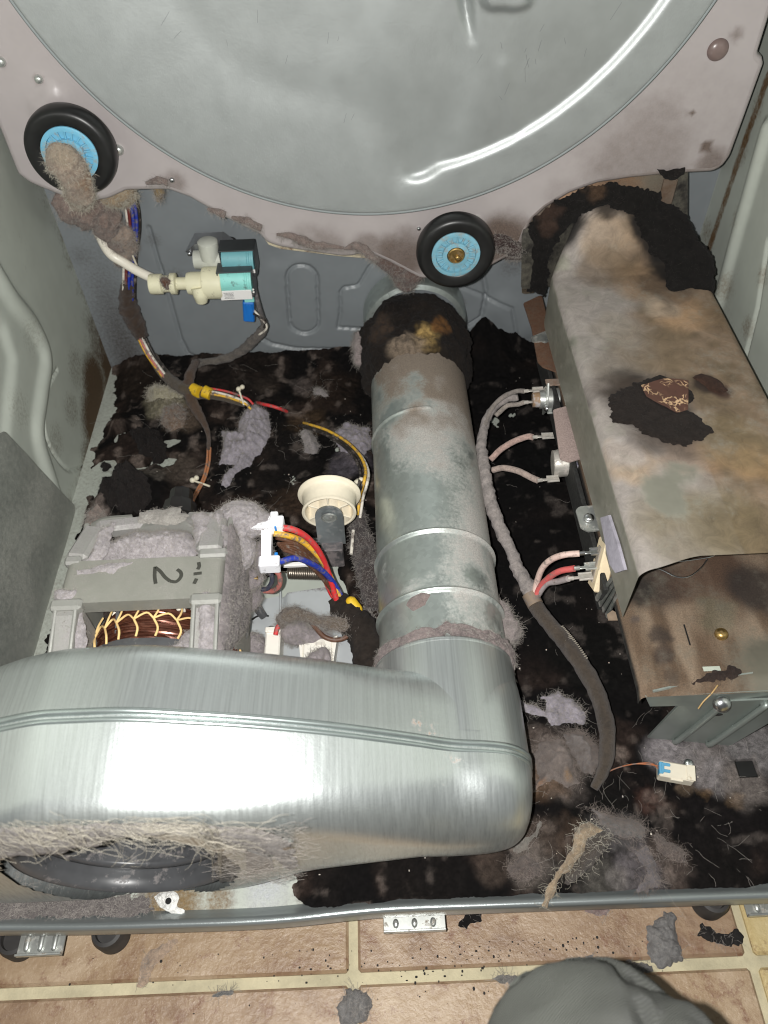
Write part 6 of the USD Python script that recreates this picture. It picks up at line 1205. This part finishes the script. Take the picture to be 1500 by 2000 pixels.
hb = [y(384, 706, .56), z(372, 730, .04), z(368, 760, .034), z(378, 790, .026), z(398, 825, .02), z(407, 850, .018), z(408, 880, .02)]
t = thing('wire_branch', 'dusty brown wire branch drooping across the mat towards the motor', 'wire', hb[3])
v, f = tube(hb, [.004, .005, .0065, .006, .0035, .0022, .002], 12, 10, .35, 200, 151); obj('wrap', (v, f), tape, t, smooth=True, col=np.tile(lin(74, 58, 46), (len(v), 1)))
for d in (-.0012, .0014): obj('orange_wire', tube(off([z(408, 876, .02), z(406, 905, .02), z(398, 935, .02), z(384, 962, .025), z(372, 985, .04)], (d, d*.5, 0)), .0012, 8, 8), WO, t, smooth=60)
hv_ = [y(505, 612, .552), y(516, 632, .556), y(510, 650, .562), y(488, 672, .57), y(460, 692, .575), y(430, 703, .573), y(400, 707, .568), y(378, 712, .56)]
t = thing('valve_lead', 'lint-covered lead looping from the blue plug down to the harness', 'wire', hv_[3])
v, f = tube(hv_, [.002, .004, .005, .0055, .005, .004, .0035, .0045], 14, 10, .5, 220, 152); obj('wrap', (v, f), lint, t, smooth=True, col=lin(96, 90, 84)[None]*(.6+.8*fbm(v*150, 3, 4)[:, None]))
obj('white_wire', tube([y(496, 606, .55), y(508, 620, .545), y(520, 634, .545), y(519, 644, .546), y(506, 654, .55)], .0012, 8, 8), WW, t, smooth=60)
obj('black_wire', tube([y(494, 612, .548), y(508, 620, .543), y(518, 626, .544), y(516, 640, .546)], .0012, 8, 8), WK, t, smooth=60)
obj('grey_sheath', tube([y(498, 560, .55), y(503, 590, .552), y(512, 620, .555)], [.0015, .0028, .003], 10, 6), simple('grey_sheath', lin(92, 90, 90), .6, dust=GREY, dust_amt=.3), t, smooth=60)
wire('short red wire end lying on the mat right of the harness', [z(500, 786, .008), z(512, 789, .018), z(530, 793, .02), z(546, 798, .017), z(560, 804, .006)], .0019, WR)
# idler harness
t = thing('idler_harness', 'bundle of thin black, yellow and white wires arching behind the cream pulley', 'wire harness', z(680, 880, .04))
for nm, m_, d in (('black_wire', WK, (0, 0, 0)), ('yellow_wire', WY, (.002, .001, .002)), ('white_wire', WW, (.0045, -.001, .0)), ('black_wire', WK, (-.003, -.002, .001)), ('black_wire', WK, (.003, .003, -.002))):
    obj(nm, tube(off([z(590, 830, .004), z(604, 834, .016), z(636, 845, .026), z(672, 866, .034), z(698, 892, .045), z(710, 920, .052), z(707, 945, .055), z(700, 970, .04), z(694, 1010, .025)], d), .0015, 8, 8), m_, t, smooth=60)
wire('thin white wire standing beside the bracket of the cream pulley', [z(690, 1036, .03), z(688, 1060, .028), z(686, 1082, .026)], .0016, WW)
# motor plug and leads
pb = z(522, 1062, .118)
t = thing('motor_plug', 'white plastic C-shaped plug with blue inserts beside the motor', 'plug', pb)
up_, lo_ = z(522, 1026, .128), z(527, 1102, .112)
wpl = simple('plug_white', lin(236, 236, 240), .35, var=.03, dust=lin(140, 134, 134), dust_amt=.15, dscale=140)
obj('upper_arm', box(up_, (.026, .011, .011), .001), wpl, t); obj('lower_arm', box(lo_, (.016, .010, .011), .001), wpl, t)
obj('bridge', hull([up_+A([x, -.004, q]) for x in (-.004, .004) for q in (-.005, .003)]+[lo_+A([x, .002, q]) for x in (-.006, .001) for q in (-.004, .004)]), wpl, t)
obj('lug', box(z(536, 1012, .131), (.006, .008, .008), .0008), wpl, t)
for p in (z(540, 1024, .128), z(540, 1098, .112)): obj('blue_insert', box(p, (.0026, .0125, .010), .0006), simple('insert_blue', lin(44, 132, 214), .35), t)
ml = thing('motor_leads', 'fan of red, yellow, brown and blue wires from the plug to the dark bundle', 'wire harness', z(610, 1090, .09))
Z_ = lambda l: [z(*q) for q in l]
obj('red_wire', tube(Z_([(542, 1030, .128), (572, 1034, .126), (600, 1050, .112), (622, 1076, .092), (640, 1115, .066), (655, 1165, .042), (668, 1195, .03)]), .0026, 10, 8), WR, ml, smooth=60)
obj('yellow_wire', tube(Z_([(535, 1042, .126), (562, 1046, .122), (590, 1057, .108), (616, 1080, .09), (636, 1108, .07), (656, 1150, .046), (672, 1190, .03)]), .0024, 10, 8), WY, ml, smooth=60)
obj('yellow_wire', tube(Z_([(540, 1050, .12), (575, 1060, .11), (606, 1078, .09), (628, 1110, .066), (650, 1160, .042)]), .0017, 10, 8), WBR, ml, smooth=60)
obj('green_wire', tube(Z_([(600, 1072, .094), (622, 1098, .074), (640, 1130, .054), (660, 1180, .034)]), .0014, 8, 8), WG, ml, smooth=60)
for k in range(5): obj('brown_wire', tube(Z_([(542+3*k, 1062+3*k, .117), (578, 1064+5*k, .108), (608, 1088+5*k, .084), (634, 1120+4*k, .06), (660, 1172, .036), (676, 1200, .028)]), .0015, 8, 8), WBR, ml, smooth=60)
obj('blue_wire', tube(Z_([(545, 1098, .112), (575, 1090, .108), (602, 1098, .094), (626, 1112, .076), (648, 1134, .056), (664, 1160, .04), (672, 1185, .032)]), .0024, 10, 8), WB, ml, smooth=60)
obj('red_wire', tube(Z_([(638, 1138, .05), (646, 1156, .042), (658, 1176, .034)]), .0026, 10, 6), WR, ml, smooth=60)
obj('red_loop', tube(Z_([(528, 1106, .104), (545, 1122, .09), (546, 1142, .075), (534, 1154, .062), (516, 1154, .055)]), .0022, 10, 8), WP, ml, smooth=60)
obj('dark_loop', tube(Z_([(522, 1108, .10), (532, 1130, .082), (524, 1148, .066), (510, 1152, .058)]), .002, 10, 8), wire_mat('slate', lin(70, 74, 92), .5, .4), ml, smooth=60)
dbp = Z_([(655, 1165, .036), (672, 1190, .03), (690, 1216, .028), (712, 1246, .024), (726, 1290, .02), (732, 1335, .018)])
v, f = tube(dbp, [.007, .011, .013, .013, .014, .012], 20, 12, .45, 160, 161); obj('dark_bundle', (v, f), char, ml, smooth=True, col=lin(48, 42, 38)[None]*(.6+.8*fbm(v*110, 4, 5)[:, None]))
obj('yellow_tape', hull(np.vstack([ball(z(686, 1176, .038), .005, 2)[0], ball(z(698, 1190, .036), .0045, 2)[0]])), tp_, ml)
obj('brass_tab', box(z(497, 1129, .09), (.006, .003, .003), .0005), brass, ml)
t = thing('brown_loop_wire', 'brown wire looping over the clean plate above the ceramic parts', 'wire', z(650, 1240, .03))
obj('sheath', tube(Z_([(586, 1204, .045), (604, 1212, .042), (618, 1228, .036), (634, 1244, .03), (656, 1250, .028), (676, 1244, .028), (692, 1226, .03)]), .0021, 10, 10), WBR, t, smooth=60)
obj('red_end', tube(Z_([(552, 1214, .040), (542, 1226, .038), (538, 1240, .036)]), .0021, 10, 6), WR, t, smooth=60)
felt_tube('lint_rope', Z_([(548, 1224, .036), (560, 1204, .044), (586, 1200, .046), (618, 1212, .04), (656, 1218, .034), (694, 1226, .03)]), [.003, .006, .005, .004, .005, .006], 'dark frayed lint strand strung over the clean plate', lin(96, 86, 76), 'lint rope', .9, 162, rscale=180, fuzz=200)
felt_tube('lint_rope', Z_([(556, 1216, .034), (570, 1232, .03), (592, 1240, .026), (624, 1246, .022), (654, 1252, .02)]), [.005, .010, .009, .006, .003], 'soft grey lint drape above the two ceramic parts', lin(140, 132, 134), 'lint rope', .5, 163, rscale=140, fuzz=160)
# heater leads
hl = thing('heater_cable', 'dusty grey lead cable snaking beside the heater to its terminals', 'cable', z(960, 950, .05))
main = [W1] if False else []
dust_m = lint
def lead(name, pts, r, col=lin(150, 142, 138), rough=.55, seed=1, mat=None, sides=14):
    v, f = tube(pts, r, sides, 12, rough, 260, seed); obj(name, (v, f), mat or lint, hl, smooth=True, col=np.asarray(col)[None]*(.75+.5*fbm(v*140, 4, seed)[:, None]))
lead('main_cable', Z_([(1012, 776, .075), (985, 782, .07), (960, 802, .066), (944, 838, .062), (941, 880, .06), (948, 930, .06), (958, 980, .058), (976, 1030, .055), (995, 1070, .052), (1012, 1110, .05), (1032, 1145, .048), (1044, 1168, .045)]), [.0028, .0034, .0036, .0038, .005, .0055, .0055, .0055, .005, .0052, .0065, .006], seed=171)
lead('upper_branch', [W1]+Z_([(1010, 764, .088), (985, 774, .078), (962, 796, .07), (946, 832, .064)]), .0022, lin(132, 124, 118), .15, 172)
lead('upper_branch', [W2]+Z_([(1010, 790, .08), (990, 793, .074), (968, 812, .068)]), .0022, lin(148, 138, 130), .15, 173)
lead('middle_branch', [W3]+Z_([(1030, 853, .088), (1004, 862, .08), (978, 878, .07), (958, 898, .062)]), .0028, lin(176, 148, 138), .12, 174)
lead('middle_branch', [W4]+Z_([(1040, 934, .078), (1012, 920, .074), (984, 914, .068), (962, 918, .062)]), .0028, lin(168, 150, 140), .12, 175)
pinkm = wire_mat('dusty_pink', lin(206, 180, 170), .6, .4)
for nm, w0, l, m_ in (('pale_wire', tps[0], [(1100, 1084, .10), (1075, 1094, .088), (1058, 1112, .074), (1048, 1140, .058), (1042, 1170, .048)], pinkm), ('red_wire', tps[1], [(1092, 1116, .086), (1068, 1132, .07), (1052, 1152, .056), (1044, 1178, .046)], wire_mat('faded_red', lin(196, 92, 90), .5, .3)), ('grey_wire', tps[2], [(1088, 1136, .076), (1068, 1140, .066), (1052, 1160, .052), (1044, 1180, .044)], wire_mat('dusty_grey', lin(160, 150, 150), .6, .4))):
    obj(nm, tube([w0]+Z_(l), .0026, 10, 8), m_, hl, smooth=60)
sl = Z_([(1040, 1166, .046), (1052, 1192, .044), (1076, 1222, .042), (1110, 1262, .038), (1146, 1314, .034), (1172, 1368, .03), (1186, 1424, .026), (1186, 1470, .022), (1176, 1510, .016), (1160, 1540, .01)])
v, f = tube(sl, [.0055, .006, .0064, .0066, .0064, .0062, .006, .0055, .0045, .003], 18, 14, .28, 160, 176); obj('braided_sleeve', (v, f), tape, hl, smooth=True, col=lin(66, 58, 50)[None]*(.4+1.1*fbm(v*60, 4, 9)[:, None]))
obj('sleeve_end', tube(Z_([(1034, 1160, .048), (1046, 1182, .046)]), [.0066, .0068], 18, 3), wire_mat('sleeve_tan', lin(128, 112, 96), .7, .4), hl, smooth=60)
sps = spline(sl[2:5], 14); 
for k in range(4, 24): 
    p_ = sps[k]+A([.002, 0, .0062]); obj('braid_stitch', tube([p_+A([-.0035, -.001, -.0004]), p_+A([.0035, .0015, -.001])], .0005, 5, 1, smooth=False), simple('braid_pale', lin(150, 142, 130), .7), hl)
# loose plug near the leg
cp_ = z(1319, 1510, .014); an = -.23
Rz = A([[np.cos(an), -np.sin(an), 0], [np.sin(an), np.cos(an), 0], [0, 0, 1]])
t = thing('loose_plug', 'loose off-white plug with a pale blue insert lying beside the heater leg', 'plug', cp_)
pw = simple('plug_offwhite', lin(214, 206, 188), .5, var=.06, dust=lin(150, 120, 70), dust_amt=.14, dscale=110)
obj('housing', box(cp_, (.0255, .0122, .010), .001, Rz), pw, t); obj('lip', box(cp_+Rz@A([.010, .0, .0053]), (.006, .0118, .0014), .0004, Rz), pw, t); obj('latch', box(cp_+Rz@A([.0, -.0066, .002]), (.009, .0016, .004), .0004, Rz), pw, t)
bi = simple('pale_blue_insert', lin(92, 156, 190), .4, var=.08)
for o_, s__ in (((-.0115, 0, .003), (.003, .009, .006)), ((-.008, .003, .0054), (.006, .0022, .002)), ((-.008, -.002, .0054), (.006, .0022, .002)), ((-.0105, 0, .0056), (.002, .0075, .002))): obj('blue_insert', box(cp_+Rz@A(o_), s__, .0004, Rz), bi, t)
for d in (.002, -.001): obj('orange_wire', tube([cp_+Rz@A([-.012, d, .003])]+Z_([(1272, 1492+d*900, .014), (1240, 1492, .010), (1205, 1500, .009), (1170, 1516, .009)]), .0005, 6, 8), wire_mat('bare_orange', lin(160, 96, 60), .5, .4), t, smooth=60)
screw('screw', z(1344, 1493, .009), (0, 0, 1), .0040, steel, cab, .9)
t = thing('straw_wisp', 'thin straw-coloured wisp dangling from the heater lip by the leg', 'straw', V(1390, 1352, y=.1))
obj('strand', tube([V(1402, 1338, z=.10), V(1390, 1354, z=.094), V(1374, 1370, z=.09), V(1364, 1384, z=.085)], .0005, 6, 6), simple('straw', lin(170, 140, 92), .6), t)

# ================================================================== on the tiled floor
TZ = FZ+.002
def debris(poly, label, col, seed, h=.002, rag=.004, mat=None, fuzz=60, name='lint_scrap', cat_='lint scrap', w=.002):
    q = A([V(a, b, z=TZ) for a, b in poly]); v, f = sheet((0, 0, TZ+.0003), (1, 0, 0), (0, 1, 0), (0, 0, 1), q[:, :2], h, w, .001, rag, 140, .8, 260, seed)
    t = thing(name, label, cat_, q.mean(0)); nz = fbm(v*160, 4, seed); obj('felt', (v, f), mat or lint, t, smooth=True, col=np.asarray(col)[None]*(.6+.8*nz[:, None]))
    if fuzz: curves('fuzz', [hair(v[i]+A([0, 0, .0003]), rng.uniform(.003, .009), 5) for i in rng.choice(len(v), fuzz)], .00012, hair_d, t, kind='stuff')
ASH = lin(118, 116, 114)
debris([(898, 1808), (905, 1790), (918, 1780), (946, 1778), (938, 1798), (920, 1806), (910, 1818)], 'black charred flake on the tile just below the front rail', lin(28, 26, 26), 201, .003, .004, char, 20)
debris([(1362, 1828), (1372, 1800), (1384, 1812), (1402, 1824), (1428, 1816), (1440, 1812), (1458, 1828), (1448, 1846), (1424, 1850), (1398, 1840)], 'black and grey charred curl on the right tile', lin(42, 40, 39), 202, .005, .004, char, 40)
debris([(1262, 1826), (1280, 1806), (1296, 1780), (1312, 1790), (1322, 1830), (1330, 1870), (1318, 1888), (1290, 1890), (1272, 1880), (1268, 1850)], 'tall ragged grey lint tuft on the tile right of the knee', ASH, 203, .007, .006)
debris([(1216, 1888), (1230, 1874), (1262, 1880), (1284, 1898), (1262, 1906), (1232, 1902)], 'grey lint pad on the grout line touching the knee', ASH, 204, .006, .005)
debris([(1143, 1868), (1158, 1864), (1162, 1882), (1146, 1886)], 'tiny grey lint tuft on the tile above the knee', ASH, 205, .003, .003)
debris([(664, 1960), (672, 1930), (690, 1926), (716, 1936), (730, 1966), (716, 1986), (688, 2010), (664, 1990)], 'round grey lint tuft on the tile below the front rail middle', ASH, 206, .007, .005, fuzz=200)
debris([(414, 1946), (430, 1934), (456, 1938), (440, 1946)], 'small grey lint sliver lying on the left grout line', lin(104, 104, 102), 207, .003, .002)
debris([(268, 1928), (274, 1880), (290, 1856), (322, 1846), (332, 1836), (348, 1838), (326, 1862), (300, 1892), (284, 1924)], 'flat tan lint smear on the left tile', lin(168, 146, 126), 208, .0012, .003, fuzz=40)
debris([(1140, 1780), (1170, 1764), (1190, 1770), (1186, 1790), (1160, 1784)], 'thin dusty scrap on the tile under the right rail', lin(130, 112, 108), 209, .0015, .003)
debris([(964, 1912), (990, 1906), (1020, 1912), (1000, 1922)], 'flat grey lint sliver on the grout line left of the knee', lin(110, 108, 104), 210, .002, .003)
flk = []
for k in range(520):
    cx_, cy_ = ((1040, 1830), (880, 1870), (1180, 1800), (640, 1830), (340, 1830))[rng.integers(5)]; p = V(rng.normal(cx_, 90), rng.normal(cy_, 45), z=TZ)
    if p[1] < -.012: flk.append(ball(p+A([0, 0, .0004]), rng.uniform(.0003, .0013)*rng.uniform(.4, 1), 0, (1, rng.uniform(.4, 1.4), .5)))
obj('soot_crumb', cat(*flk), simple('soot_crumb', (.02, .018, .016), .9), smooth=False, label='tiny black soot crumbs sprinkled over the tiles', cat_='soot', kind='stuff')

# ================================================================== the knee of the person kneeling in front
kn = thing('person', 'knee of a person in grey denim trousers at the bottom of the frame', 'person', (.085, -.2, .1))
kc = A([.0935, -.170, .118])
KS = A([0, .052, .03])
def leg_mesh():
    # one continuous trouser leg: shin upright, bent knee, thigh coming back towards the camera's owner
    path_ = spline([(.108, -.215, FZ+.006), (.104, -.200, .02), (.098, -.178, .085), (.093, -.170, .128), (.090, -.200, .165), (.086, -.30, .185), (.078, -.46, .20), (.07, -.62, .21)], 22)
    path_[:, 0] -= .008; path_[:, 1] += .052; path_[:, 2] += .03*smooth01((path_[:, 2]-FZ)/.15)
    n = len(path_); rad_ = np.interp(np.linspace(0, 1, n), [0, .15, .3, .42, .5, .6, .8, 1], [.044, .046, .050, .0545, .0575, .062, .070, .078])
    v, f = tube(path_, rad_, 72, 1, 0, smooth=False)
    c = path_.repeat(72, 0); c = np.vstack([c, path_[:1], path_[-1:]])
    d = v-c; s = np.arange(len(v))
    fold = .022*(fbm(v*A([26, 26, 26]), 4, 301)-.5)-.010*np.exp(-((fbm(v*A([30, 14, 14]), 2, 305)-.5)/.035)**2)+.014*np.sin(v[:, 2]*140+v[:, 0]*60+6*fbm(v*18, 2, 302))*np.exp(-((v[:, 2]-.10)/.05)**2)*.5
    ln_ = np.maximum(np.linalg.norm(d, axis=1, keepdims=True), 1e-6); return v+d/ln_*fold[:, None]*.8, f
denim = {'g': ('texture_coordinate', {}), 'm': ('mapping', {'rotation': (.3, .5, .8), 'scale': (1, 1, 1)}), 'w': ('wave_texture', {'scale': 260., 'distortion': 1.5, 'detail': 2.}), 'n': ('noise_texture', {'scale': 14., 'detail': 6}), 'w2': ('noise_texture', {'scale': 900., 'detail': 2}),
         'r': ('rgb_ramp', {'ramp': [(.3, tuple(lin(60, 61, 57))), (.7, tuple(lin(94, 96, 90)))]}), 'k': ('map_range', {'to_min': .7, 'to_max': 1.2}), 'x': ('combine_xyz', {}), 'mu': ('mix_color', {'blend_type': 'multiply', 'fac': 1.}), 'b': ('bump', {'distance': .0009, 'strength': 1.}), 'p': ('principled_bsdf', {'roughness': .95, 'sheen_weight': .1, 'specular_ior_level': .2})}
dmat = mk('grey_denim', denim, [('g.object', 'm.vector'), ('m.vector', 'w.vector'), ('g.object', 'n.vector'), ('g.object', 'w2.vector'), ('n.fac', 'r.fac'), ('w.fac', 'k.value'), ('k.result', 'x.x'), ('k.result', 'x.y'), ('k.result', 'x.z'), ('r.color', 'mu.a'), ('x.vector', 'mu.b'), ('mu.result', 'p.base_color'), ('w.fac', 'b.height'), ('b.normal', 'p.normal')])
kv = leg_mesh(); obj('trouser_leg', kv, dmat, kn, smooth=True)
vk = kv[0]; tk = cKDTree(vk)
for off_, nm in ((-.0, 'side_seam'),):
    pts_ = []
    for s_ in np.linspace(0, 1, 26):
        q = A([.062-.012*s_, -.098-.16*s_, .145+.05*s_]); pts_.append(vk[tk.query(q)[1]])
    obj(nm, tube(spline(A(pts_)[::3], 6), .0013, 8, 1, smooth=False, flat=.7), dmat, kn, smooth=True)
